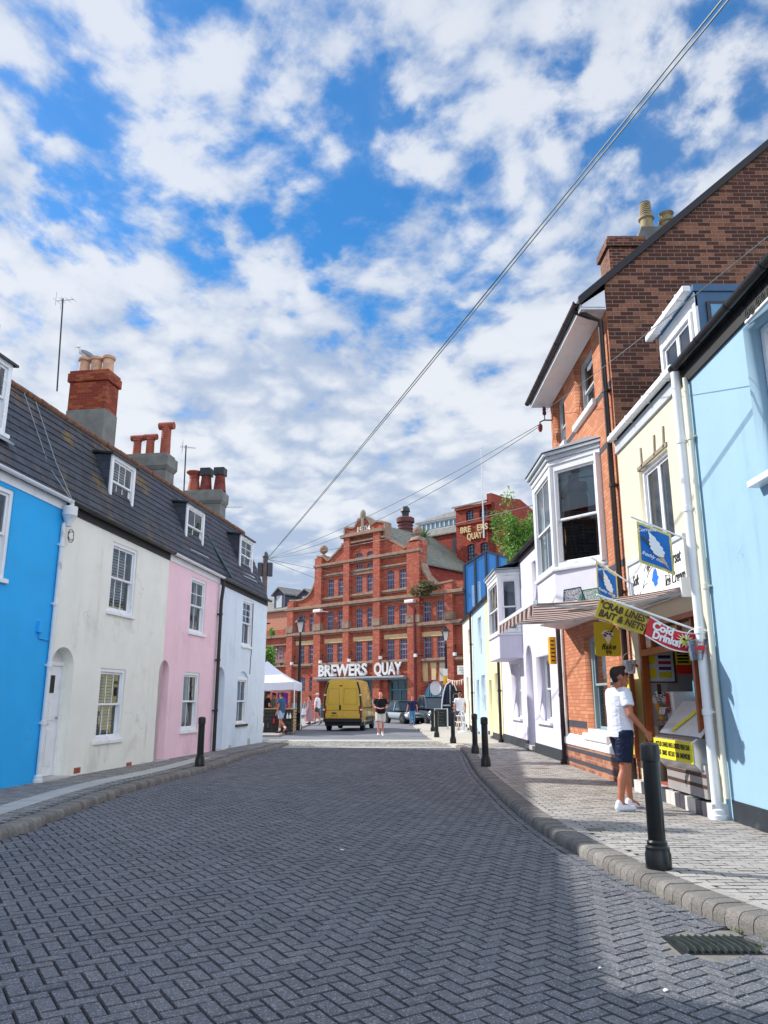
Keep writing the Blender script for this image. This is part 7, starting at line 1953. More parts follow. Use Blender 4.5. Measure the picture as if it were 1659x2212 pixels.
def wire(name, label, a, b_, r, sag, m=None, n=24):
    a = Vector(a); b_ = Vector(b_); g = MB(); g.tube([a + (b_ - a) * (i / n) - Vector((0, 0, sag * 4 * (i / n) * (1 - i / n))) for i in range(n + 1)], r, 6)
    tag(g.build(name, m or mat('grey_cable', S(96, 104, 104), .5), None, smooth=60), label, 'cable', 'overhead cables')
top = tp_ + Vector((.06, -.05, zt - .05)); mm = mat('grey_green_cable', S(96, 108, 104), .5)
for i, (u, v) in enumerate(((1544, 0), (1556, 0))):
    q = at(u, v, 5.); e = top + (q - top) * 1.25; wire('cable', ('left strand of the long cable pair crossing the whole sky', 'right strand of the long cable pair crossing the whole sky')[i], top + Vector((i * .03, 0, 0)), e, .0085, .12, mm)
ins = RF(17.9).w(.12, -.3, 8.05)
wire('cable', 'thin cable from the telephone pole to the brick house, upper of two', top, ins + Vector((0, 0, .05)), .008, .25, mm); wire('cable', 'thin cable from the telephone pole to the brick house, lower of two', top, ins, .008, .5, mm)
q = at(1652, 522, 5.); wire('cable', 'thin cable from the brick house passing over the dormer to the top right', RF(17.9).w(.12, -.18, 8.45), q + (q - ins) * .15, .005, .05, mm)
wire('cable', 'slack cable from the telephone pole towards the lavender roof', top, RF(27.5).w(9.5, -.1, 6.2), .009, .15, mm)
q = at(1000, 1262, 57.); wire('cable', 'sagging cable from the pole to the right end of the brewery, upper one', top, q, .009, .35, mm); q = at(985, 1310, 57.); wire('cable', 'sagging cable from the pole to the right end of the brewery, lower one', top, q, .009, .6, mm)

# ------------------------------------------------------------------ market gazebo and stall
gz = root('gazebo', 'white market gazebo with a peaked canopy at the corner', 'gazebo', (-5.55, 37., .08))
h = 1.5; zv, zw_, zp_ = 1.86, 2.2, 3.2; M['canvas_white'] = mat('white_canvas', S(226, 226, 238), .8, .03)
g = MB(); c = [(-h, -h), (h, -h), (h, h), (-h, h)]
for i in range(4):
    a, b_ = c[i], c[(i + 1) % 4]; n = 8
    for j in range(n):
        f = lambda k, t: (a[0] + (b_[0] - a[0]) * k) * (1 - t) , 
        P = lambda k, t: ((a[0] + (b_[0] - a[0]) * k) * (1 - t), (a[1] + (b_[1] - a[1]) * k) * (1 - t), zw_ + (zp_ - zw_) * t - .1 * sin(pi * t) - .05 * sin(pi * k) * (1 - t))
        for t in range(6): g.poly([P(j / n, t / 6), P((j + 1) / n, t / 6), P((j + 1) / n, min(.999, (t + 1) / 6)), P(j / n, min(.999, (t + 1) / 6))])
g.build('canopy', M['canvas_white'], gz, smooth=40)
g = MB()
for i in range(4):
    a, b_ = c[i], c[(i + 1) % 4]; n = 10
    for j in range(n):
        Q = lambda k, z: (a[0] + (b_[0] - a[0]) * k, a[1] + (b_[1] - a[1]) * k, z - .05 * sin(pi * k) + .012 * sin(k * 30)); g.poly([Q(j / n, zw_), Q((j + 1) / n, zw_), Q((j + 1) / n, zv), Q(j / n, zv)])
g.build('valance', M['canvas_white'], gz)
for (x, y) in c: g = MB(); g.box(x - .022, x + .022, y - .022, y + .022, 0, zw_ + .02); g.build('leg', M['upvc'], gz)
stall = root('market_stall', 'market counter of pallet wood and dark crates under the white gazebo', 'stall', (-4.6, 35.75, .08))
g = MB()
for i in range(7): z = .06 + i * .135; g.box(.56, .585, -.5, .5, z, z + .085)
for y in (-.48, 0, .44): g.box(.49, .558, y, y + .06, 0, 1.0)
g.box(-.75, .6, -.52, .55, 1.0, 1.04); g.build('pallet_side', M['paleswood'], stall)
g = MB()
for i in range(6): z = .03 + i * .16; g.box(-.75, .55, -.5, -.47, z, z + .13)
g.box(-.74, .48, -.46, .5, 0, .98); g.build('counter_front', mat('dark_green_board', S(52, 50, 46), .7, .3, 6.), stall)
g = MB(); g.prism([(.0, -.51, .96), (.16, -.51, .98), (.09, -.51, .64)], (0, -.006, 0)); g.build('pennant', mat('mustard_pennant', S(206, 168, 70), .7), stall)
for i, (x, z, m) in enumerate(((-.3, .5, 'red'), (.1, .32, 'red'), (.3, .7, 'tin'), (-.55, .3, 'tile_dark'), (-.05, .2, 'green_door'), (.42, .7, 'tin'))):
    g = MB(); g.lathe(x, -.54, [(.05, z - .1), (.05, z + .02), (.02, z + .08), (.02, z + .14)], 8); g.build('hung_bottle', M[m], stall)
for i, (x, y, hh) in enumerate(((-.42, -.2, .36), (-.24, .1, .42), (-.02, -.1, .3), (.12, .05, .26), (.3, -.3, .2))):
    g = MB(); g.lathe(0, 0, [(.045, 0), (.045, hh * .6), (.018, hh * .75), (.018, hh), (.022, hh)], 10)
    o = g.build('bottle', mat('bottle_%d' % i, (S(30, 40, 34), S(26, 26, 30), S(210, 220, 215), S(40, 44, 40), S(190, 60, 50))[i], .15, .1, spec=.7), None, loc=(-4.6 + x, 35.75 + y, 1.125), smooth=40); tag(o, ('dark green bottle standing first on the stall counter', 'tallest black bottle standing on the stall counter', 'clear bottle standing in the middle of the stall counter', 'squat dark bottle right of the clear one on the stall', 'short red jar near the pallet end of the stall counter')[i], 'bottle', 'bottles on the market stall')
tb = root('side_table', 'low market side table with stacked wooden crates behind the strolling man', 'table', (-5.45, 36.4, .08))
g = MB(); g.box(-.5, .5, -.3, .3, .72, .76); g.build('top', M['canvas_white'], tb)
for x in (-.45, .45):
    for y in (-.25, .25): g = MB(); g.bar((x, y, 0), (x, y, .72), .04); g.build('leg', M['metal'], tb)
cr = root('wooden_crate', 'slatted wooden crate resting on the market side table', 'crate', (-5.4, 36.4, .84))
g = MB()
for i in range(3):
    z = .02 + i * .11; g.box(-.3, .3, -.2, -.18, z, z + .08); g.box(-.3, .3, .18, .2, z, z + .08); g.box(-.3, -.28, -.18, .18, z, z + .08); g.box(.28, .3, -.18, .18, z, z + .08)
g.build('slats', M['wood'], cr)
pr_ = root('purple_notice', 'purple poster on a grey board behind the stall', 'poster', (at(611, 1500, 40.).x, 40., .08))
g = MB(); g.box(-.28, .28, -.03, .03, 0, 1.35); g.build('board', M['greywhite'], pr_); g = MB(); g.box(-.27, .27, -.04, -.03, 1.0, 1.75); g.build('print', mat('purple_print', S(120, 30, 140), .5), pr_)
# ------------------------------------------------------------------ cafe things by the ivory house
def wirechair(label, loc, yaw):
    o = root('bistro_chair', label, 'chair', loc, yaw, 'white wire bistro chairs')
    g = MB(); g.tube([(.2 * cos(a), .2 * sin(a), .45) for a in [2 * pi * i / 14 for i in range(15)]], .012, 6)
    for k in range(-2, 3): g.bar((k * .07, -.17, .45), (k * .07, .17, .45), .014)
    g.build('seat', M['tin'], o)
    g = MB(); g.tube([(.2 * cos(a), -.2, .45 + .48 * sin(a)) for a in [pi * i / 12 for i in range(13)]], .012, 6); g.tube([(.1 * cos(a), -.2, .45 + .38 * sin(a)) for a in [pi * i / 10 for i in range(11)]], .009, 6); g.build('backrest', M['tin'], o)
    for sx in (-1, 1):
        for sy in (-1, 1): g = MB(); g.tube([(sx * .15, sy * .15, .45), (sx * .2, sy * .22, 0)], .012, 6); g.build('leg', M['tin'], o)
wirechair('white wire bistro chair nearest to the bollards, back towards the street', (at(995, 1550, 35.).x, 35., .06), RAD(10))
wirechair('white wire bistro chair on the left of the cafe table', (at(987, 1550, 36.6).x, 36.6, .06), RAD(80)); wirechair('white wire bistro chair close against the ivory house wall', (at(1009, 1550, 36.3).x, 36.3, .06), RAD(-70))
ctab = root('cafe_table', 'small round white cafe table among the bistro chairs', 'table', (at(999, 1550, 36.2).x, 36.2, .06)); g = MB(); g.lathe(0, 0, [(.3, .7), (.3, .73)], 18); g.build('top', M['tin'], ctab)
g = MB(); g.tube([(0, 0, 0), (0, 0, .7)], .025, 8); g.lathe(0, 0, [(.2, 0), (.18, .03), (.03, .05)], 12); g.build('stand', M['tin'], ctab)
ab = root('chalkboard', 'white framed chalkboard standing on the pavement behind the bollards', 'A-board', (at(953, 1570, 40.).x, 40., .06), RAD(-6))
for s in (-1, 1):
    g = MB(); b0 = Vector((0, s * .3, 0)); tpv = Vector((0, s * .02, 1.0))
    f = lambda x, k: Vector((x, 0, 0)) + b0 + (tpv - b0) * k
    for x in (-.33, .33): g.bar(f(x, 0), f(x, 1), .06, .03)
    g.bar(f(-.33, .1), f(.33, .1), .05, .03); g.bar(f(-.33, .98), f(.33, .98), .06, .03); fr_ = g.build('frame', M['offwhite'], ab)
    g = MB(); g.poly([f(-.3, .1), f(.3, .1), f(.3, .96), f(-.3, .96)]); g.build('slate', M['blackmatt'], fr_)
    if s < 0:
        g = MB()
        for k, w in ((.8, .3), (.66, .2), (.5, .36), (.36, .24), (.24, .3)):
            for j in range(6):
                x0 = -w / 2 + w * j / 6; q = f(x0, k) + Vector((0, -.006, 0)); q2 = f(x0 + w / 8, k + rnd.uniform(-.03, .03)) + Vector((0, -.006, 0)); g.bar(q, q2, .014, .004)
        g.build('chalk_marks', M['greywhite'], fr_)
bt = root('upright_boat', 'dark blue rowing boat stood on end as a pub board, white gunwale', 'boat', (at(973, 1520, 44.).x, 44., .05))
H_ = at(973, 1472, 44.).z - .05; prof = lambda k: .52 * sqrt(max(0, 1 - k ** 2.6))
g = MB(); n = 12
for i in range(n):
    k0, k1 = i / n, (i + 1) / n
    for sgn in (-1, 1):
        w0, w1 = prof(k0) * sgn, prof(k1) * sgn; g.poly([(w0, 0, H_ * k0), (w1, 0, H_ * k1), (w1 * .5, .35 * (1 - k1 ** 2), H_ * k1), (w0 * .5, .35 * (1 - k0 ** 2), H_ * k0)])
    g.poly([(-prof(k0) * .5, .35 * (1 - k0 ** 2), H_ * k0), (prof(k0) * .5, .35 * (1 - k0 ** 2), H_ * k0), (prof(k1) * .5, .35 * (1 - k1 ** 2), H_ * k1), (-prof(k1) * .5, .35 * (1 - k1 ** 2), H_ * k1)])
g.build('hull', mat('navy_boat_paint', S(40, 56, 84), .4, .1), bt)
for sgn in (-1, 1): g = MB(); g.tube([(prof(i / 14) * sgn, -.01, H_ * i / 14) for i in range(15)], .035, 6); g.build('gunwale', M['tin'], bt)
g = MB(); g.box(-.03, .03, .05, .1, H_ * .5, H_ * .97); g.box(-.4, .4, .0, .1, H_ * .45, H_ * .48); g.build('thwart', M['greywhite'], bt)
bb = root('black_menu_board', 'tall black menu board leaning beside the upright boat', 'menu board', (at(985, 1520, 43.3).x, 43.3, .05)); zb = at(985, 1494, 43.3).z
g = MB(); g.box(-.3, .32, -.02, .02, 0, zb); b_ = g.build('board', M['blackmatt'], bb); g = MB(); g.tube([(.15 * cos(a), -.022, zb - .3 + .15 * sin(a)) for a in [2 * pi * i / 14 for i in range(15)]], .01, 5)
for k in range(5): g.box(-.2 + .03 * (k % 2), .18, -.026, -.02, zb - .62 - k * .16, zb - .58 - k * .16)
g.build('chalk_marks', M['greywhite'], b_)

# ------------------------------------------------------------------ vehicles
def wheel(par, x, y, r, w, m='alloy'):
    """axle along local x"""
    g = MB(); s = 1 if x > 0 else -1
    def ringlathe(prof, n, mi):
        vs = []; fs = []; k = len(prof)
        for rr, xx in prof:
            for j in range(n): a = 2 * pi * j / n; vs.append((x + s * xx, y + rr * cos(a), r + rr * sin(a)))
        for i in range(k - 1):
            for j in range(n): fs.append((i * n + j, i * n + (j + 1) % n, (i + 1) * n + (j + 1) % n, (i + 1) * n + j))
        fs.append(tuple(range(n))); fs.append(tuple(range((k - 1) * n, k * n))); return vs, fs
    v, f = ringlathe([(r * .7, -w), (r * .96, -w), (r, -w * .85), (r, -.03), (r * .96, 0), (r * .68, 0), (r * .66, -.02)], 22, 0); g.add(v, f)
    wo = g.build('wheel', M['rubber'], par, smooth=40)
    g = MB(); v, f = ringlathe([(r * .66, -.03), (r * .64, -.012), (r * .5, -.03), (r * .2, -.02), (r * .15, .0)], 22, 0); g.add(v, f)
    for i in range(5): a = 2 * pi * i / 5; g.bar((x - s * .005, y, r), (x - s * .005, y + r * .6 * cos(a), r + r * .6 * sin(a)), .05, .02)
    g.build('rim', M['steel'], wo, smooth=40); return wo
def paint(name, c, rough=.25): return mat(name, c, rough, .03, spec=.5, coat=.6, metal=.0)
cg = glassmat('car_glass', (.25, .3, .33, 1), 1.3, .12)
# van: local +y is its front
p = G(742, 1577, 0)
van = root('van', 'tall mustard yellow panel van seen from behind, parked in the square', 'van', (p.x + .02, 38.7, 0), RAD(-7.5))
vm = paint('mustard_van_paint', S(210, 166, 40), .35)
hw = .97; sec = lambda k, z0=.42: [(-hw * .97, z0), (-hw, .8), (-hw, 1.25), (-hw * .93 * k, 1.95), (-hw * .8 * k, 2.36), (-hw * .6 * k, 2.47), (0, 2.5), (hw * .6 * k, 2.47), (hw * .8 * k, 2.36), (hw * .93 * k, 1.95), (hw, 1.25), (hw, .8), (hw * .97, z0)]
st_ = [(0., 1., 1.), (.08, 1.01, 1.), (2.2, 1.01, 1.), (3.1, .99, 1.), (3.35, .97, .955), (3.9, .93, .74), (4.1, .92, .6), (4.7, .88, .46), (4.85, .8, .42)]
vs = []; fs = []; n = 13
for y, k, zk in st_:
    for x, z in sec(k): vs.append((x * (1 if y < 3 else .97), y, .42 + (z - .42) * zk))
for i in range(len(st_) - 1):
    for j in range(n - 1): fs.append((i * n + j, i * n + j + 1, (i + 1) * n + j + 1, (i + 1) * n + j))
    fs.append((i * n + n - 1, i * n, (i + 1) * n, (i + 1) * n + n - 1))
fs += [tuple(range(n)), tuple(range((len(st_) - 1) * n, len(st_) * n))]
g = MB(); g.add(vs, fs); g.build('body', vm, van, smooth=35)
g = MB(); g.box(-.9, .9, .1, 4.6, .25, .42); g.build('underbody', M['blackmatt'], van)
def vx(z): # half width of the back at height z
    t_ = [(.42, .94), (.8, .97), (1.25, .97), (1.95, .9), (2.36, .776), (2.47, .58)]
    for (a, w0), (b2, w1) in zip(t_, t_[1:]):
        if a <= z <= b2: return w0 + (w1 - w0) * (z - a) / (b2 - a)
    return .58
for s in (-1, 1):
    g = MB(); zz = [.62, .8, 1.25, 1.6, 1.95, 2.2, 2.34]
    q = [(s * (vx(z) - .1), -.02, z) for z in zz] + [(s * (vx(z) - .02), -.02, z) for z in zz[::-1]]; g.prism(q, (0, .03, 0))
    q = [(s * (vx(z) + .002), 0.0, z) for z in zz] + [(s * (vx(z) + .004), .12, z) for z in zz[::-1]]; g.poly(q)
    pi_ = g.build('rear_pillar', M['blackmatt'], van)
    g = MB(); g.box(s * .86 - .05, s * .86 + .05, -.03, -.018, .85, 1.2); g.build('tail_light', mat('tail_light_red', S(150, 30, 30), .25) if s < 0 else bpy.data.materials['tail_light_red'], van)
    for z in (1.72, 1.02): g = MB(); g.box(s * (vx(z) - .04) - .05, s * (vx(z) - .04) + .05, -.045, -.018, z - .035, z + .035); g.build('hinge', M['offwhite'], van)
    xa, xb = (-.84, -.02) if s < 0 else (-.012, .82)
    g = MB(); zt = 2.3
    dq = [(xa, -.012, .62), (xb, -.012, .62), (xb, -.012, zt + .1)] + ([(xa + .14, -.012, zt), (xa + .05, -.012, 1.9)] if s < 0 else []); 
    if s > 0: dq = [(xa, -.012, .62), (xb, -.012, .62), (xb - .03, -.012, 1.9), (xb - .13, -.012, zt), (xa, -.012, zt + .1)]
    g.prism(dq, (0, .03, 0)); d = g.build('rear_door', vm, van, bevel=.012)
    wx0, wx1 = (xa + .1, xb - .14) if s < 0 else (xa + .06, xb - .1)
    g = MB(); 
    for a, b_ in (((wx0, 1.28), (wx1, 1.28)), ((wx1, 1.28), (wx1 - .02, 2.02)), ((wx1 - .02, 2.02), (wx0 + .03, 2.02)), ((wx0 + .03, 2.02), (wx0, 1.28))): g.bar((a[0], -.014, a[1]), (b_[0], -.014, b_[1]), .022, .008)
    g.box(xa + .02, xb - .02, -.02, -.01, .98, 1.0); g.build('window_recess', mat('van_groove_shade', S(120, 92, 20), .5) if s < 0 else bpy.data.materials['van_groove_shade'], d)  # raised outline; the groove's shade is put into a darker van colour
g = MB(); g.box(-.17, -.08, -.03, -.012, 1.0, 1.24); g.build('door_handle', M['blackmatt'], van)
g = MB(); g.ell((-.1, -.015, 2.16), (.09, .012, .03), 12, 6); g.build('brake_light', M['blackmatt'], van)
g = MB(); g.box(-.66, -.14, -.024, -.012, .68, .79); pl = g.build('number_plate', mat('plate_yellow', S(226, 180, 40), .5), van); text(pl, 'plate_lettering', 'HG03 EZP', .1, (-.4, -.026, .735), M['ink'], sx=.95, ext=.001, bold=.002)
g = MB(); g.ell((-.42, -.015, .85), (.14, .012, .04), 12, 6); g.build('plate_lamp', M['blackmatt'], van)
g = MB(); g.prism([(.12, -.014, .84), (.06, -.014, .74), (.12, -.014, .68), (.18, -.014, .74)], (0, -.006, 0)); g.build('badge', M['steel'], van)
g = MB(); g.box(-.95, .95, -.06, .2, .42, .6); g.build('rear_bumper', M['blackmatt'], van, bevel=.02)
for s in (-1, 1):
    for y in (.95, 4.0): wheel(van, s * .95, y, .33, .2)
g = MB(); g.box(.972, .99, 1.4, 3.5, .5, .66); g.box(.972, .985, .3, 3.6, 1.08, 1.13); g.box(.955, .975, 2.3, 2.9, 1.93, 2.03); g.build('side_trim', M['darkmetal'], van)
g = MB(); g.poly([(.985, 3.2, 1.2), (.97, 4.0, 1.2), (.86, 3.65, 1.75), (.9, 3.2, 1.8)]); g.build('side_window', cg, van)
g = MB(); g.box(1.0, 1.18, 3.75, 3.85, 1.25, 1.55); g.build('door_mirror', M['blackmatt'], van, bevel=.03)
g = MB(); g.box(.976, .982, 1.55, 1.56, .6, 1.85); g.box(.976, .982, 3.1, 3.11, .6, 1.85); g.box(.978, 1.0, 3.15, 3.3, 1.13, 1.17); g.build('door_seam', M['blackmatt'], van)

def car(name, label, loc, yaw, c, Ln, Wd, Ht, hood, kind):
    """front towards local -y"""
    o = root(name, label, 'car', loc, yaw); m = paint(name + '_paint', c, .22); w = Wd / 2; b = MB()
    bl = Ht * .56
    st_ = [(-Ln / 2, .8, bl * .55, .3), (-Ln / 2 + .12, .93, bl * .82, .22), (-Ln / 2 + .5, 1., bl * .92, .2), (-Ln / 2 + hood, 1., bl * 1.0, .2), (Ln * .15, 1., bl * 1.02, .2), (Ln / 2 - .3, .97, bl * 1.04, .22), (Ln / 2 - .05, .92, bl * .95, .28), (Ln / 2, .84, bl * .7, .32)]
    vs = []; fs = []; n = 8
    for y, k, zt, zb in st_:
        for x, z in ((-.9, zb), (-1., zb + .18), (-1., zt * .72), (-.9, zt), (.9, zt), (1., zt * .72), (1., zb + .18), (.9, zb)): vs.append((x * k * w, y, z))
    for i in range(len(st_) - 1):
        for j in range(n): fs.append((i * n + j, i * n + (j + 1) % n, (i + 1) * n + (j + 1) % n, (i + 1) * n + j))
    fs += [tuple(range(n)), tuple(range((len(st_) - 1) * n, len(st_) * n))]
    b.add(vs, fs); bd = b.build('body', m, o, smooth=40); bd.modifiers.new('soft', 'SUBSURF').render_levels = 1
    # greenhouse: glass box with painted roof and pillars
    yf, yfr, ybr, yb = -Ln / 2 + hood - .2, -Ln / 2 + hood + (.45 if kind == 'mini' else .75), Ln / 2 - .75, Ln / 2 - .25; k = .8
    lo = [(-w * .9, yf, bl), (w * .9, yf, bl), (w * .9, yb, bl * 1.02), (-w * .9, yb, bl * 1.02)]; hi = [(-w * k * .92, yfr, Ht - .05), (w * k * .92, yfr, Ht - .05), (w * k * .9, ybr, Ht - .06), (-w * k * .9, ybr, Ht - .06)]
    g = MB(); g.add(lo + hi, [(0, 1, 5, 4), (1, 2, 6, 5), (2, 3, 7, 6), (3, 0, 4, 7)]); g.build('glasshouse', mat(name + '_glass', S(30, 46, 60), .04, .3, 1.5, spec=1.), o)
    g = MB(); e = .04; g.prism([(x * 1.03, y + (e if y > 0 else -e), z) for x, y, z in hi], (0, 0, .06)); 
    g.build('roof', paint(name + '_roof', S(30, 32, 36), .2) if kind == 'mini' else m, o, bevel=.03)
    for i in range(4): g = MB(); g.bar(Vector(lo[i]) * 1.0, Vector(hi[i]), .09, .06); g.build('pillar', m if kind != 'mini' else M['black'], o)
    for s in (-1, 1): g = MB(); g.bar((s * w * .91, Ln * .04, bl), (s * w * k * .94, Ln * .04, Ht - .05), .08, .05); g.build('pillar', m, o)
    for s in (-1, 1):
        for y in (-Ln / 2 + .75, Ln / 2 - .72):
            g = MB(); r_ = .36; g.tube([(s * (w - .2), y, .32), (s * (w + .004), y, .32)], r_, 20); g.build('wheel_arch', M['blackmatt'], o)
            wheel(o, s * (w + .012), y, .31, .2)
        g = MB(); g.ell((s * w * .72, -Ln / 2 + .17, bl * .78), (.15 if kind == 'mini' else .2, .14, .14 if kind == 'mini' else .12), 14, 8); g.build('headlight', mat('headlamp', S(220, 226, 232), .08, .05, spec=1.) if 'headlamp' not in bpy.data.materials else bpy.data.materials['headlamp'], o, smooth=80)
        g = MB(); g.ell((s * (w + .1), yf + .25, bl + .1), (.11, .06, .08), 10, 8); g.build('door_mirror', m, o, smooth=80)
        g = MB(); g.ell((s * w * .62, -Ln / 2 + .04, .36), (.08, .05, .08), 12, 6); g.build('fog_light', bpy.data.materials['headlamp'], o, smooth=80)
    g = MB(); g.box(-w * .5, w * .5, -Ln / 2 - .02, -Ln / 2 + .1, bl * .5, bl * .72); g.box(-w * .6, w * .6, -Ln / 2 + .0, -Ln / 2 + .1, .26, .38); g.build('grille', M['blackmatt'], o, bevel=.02)
    g = MB(); g.box(-w * .52, w * .52, -Ln / 2 - .03, -Ln / 2 - .0, bl * .7, bl * .74); g.build('chrome_strip', M['steel'], o)
    g = MB(); g.box(-.26, .26, -Ln / 2 - .04, -Ln / 2 - .02, .4, .5); pl = g.build('number_plate', M['tin'], o)
    g = MB(); g.box(-.2, .2, -Ln / 2 - .044, -Ln / 2 - .04, .43, .47); g.build('plate_marks', M['tile_dark'], pl)
    if kind == 'suv':
        for s in (-1, 1): g = MB(); g.tube([(s * w * .72, yfr + .1, Ht - .02), (s * w * .72, yfr + .3, Ht + .06), (s * w * .72, ybr - .2, Ht + .06), (s * w * .72, ybr, Ht - .02)], .025, 6); g.build('roof_rail', M['steel'], o)
    return o
p = at(872, 1540, 51.5); car('small_car', 'small silver grey hatchback with a black roof, parked between van and woman', (p.x + .1, 51.5, 0), RAD(27), S(150, 164, 172), 3.7, 1.68, 1.41, 1.15, 'mini')
p = at(941, 1540, 49.3); car('estate_car', 'dark grey estate car with silver roof rails facing the street', (p.x, 50.2, 0), RAD(10), S(66, 78, 92), 4.3, 1.85, 1.68, 1.15, 'suv')
# ------------------------------------------------------------------ people
def skinmat(name, c):
    m, t, b = newmat(name); tc = t.n('ShaderNodeTexCoord'); n = t.noise(tc.outputs['Object'], 9., 5., .6)
    t.l(t.mix(t.ramp(n, .3, .75), mul(c, .86), mul(c, 1.12)), b.inputs['Base Color']); b.inputs['Roughness'].default_value = .5; b.inputs['Subsurface Weight'].default_value = .12; b.inputs['Subsurface Radius'].default_value = (.02, .008, .004); return m
SK = {'fair': skinmat('fair_skin', S(214, 150, 124)), 'tan': skinmat('tanned_skin', S(188, 118, 88)), 'pink': skinmat('ruddy_skin', S(214, 138, 122))}
def solid(mb, vox, name, m, par, sm=2):
    me = mb.mesh('tmp', m); o = bpy.data.objects.new('tmp', me); col.objects.link(o)
    r = o.modifiers.new('r', 'REMESH'); r.mode = 'VOXEL'; r.voxel_size = vox
    s = o.modifiers.new('s', 'SMOOTH'); s.factor = .5; s.iterations = sm
    b = bake(o); bpy.data.meshes.remove(me)
    if not b.materials: b.materials.append(m)
    return link(name, b, par, smooth=180)
def foldmat(name, c, rough=.85):
    m, t, b = newmat(name); tc = t.n('ShaderNodeTexCoord'); b.inputs['Base Color'].default_value = c; b.inputs['Roughness'].default_value = rough; b.inputs['Specular IOR Level'].default_value = .2
    mp = t.n('ShaderNodeMapping'); mp.inputs['Rotation'].default_value = (.5, .7, .3); mp.inputs['Scale'].default_value = (1., 1., 2.2); t.l(tc.outputs['Object'], mp.inputs[0])
    bp = t.n('ShaderNodeBump'); bp.inputs['Strength'].default_value = .9; bp.inputs['Distance'].default_value = .02; t.l(t.noise(mp.outputs[0], 7., 2., .5, .8), bp.inputs['Height']); t.l(bp.outputs[0], b.inputs['Normal']); return m

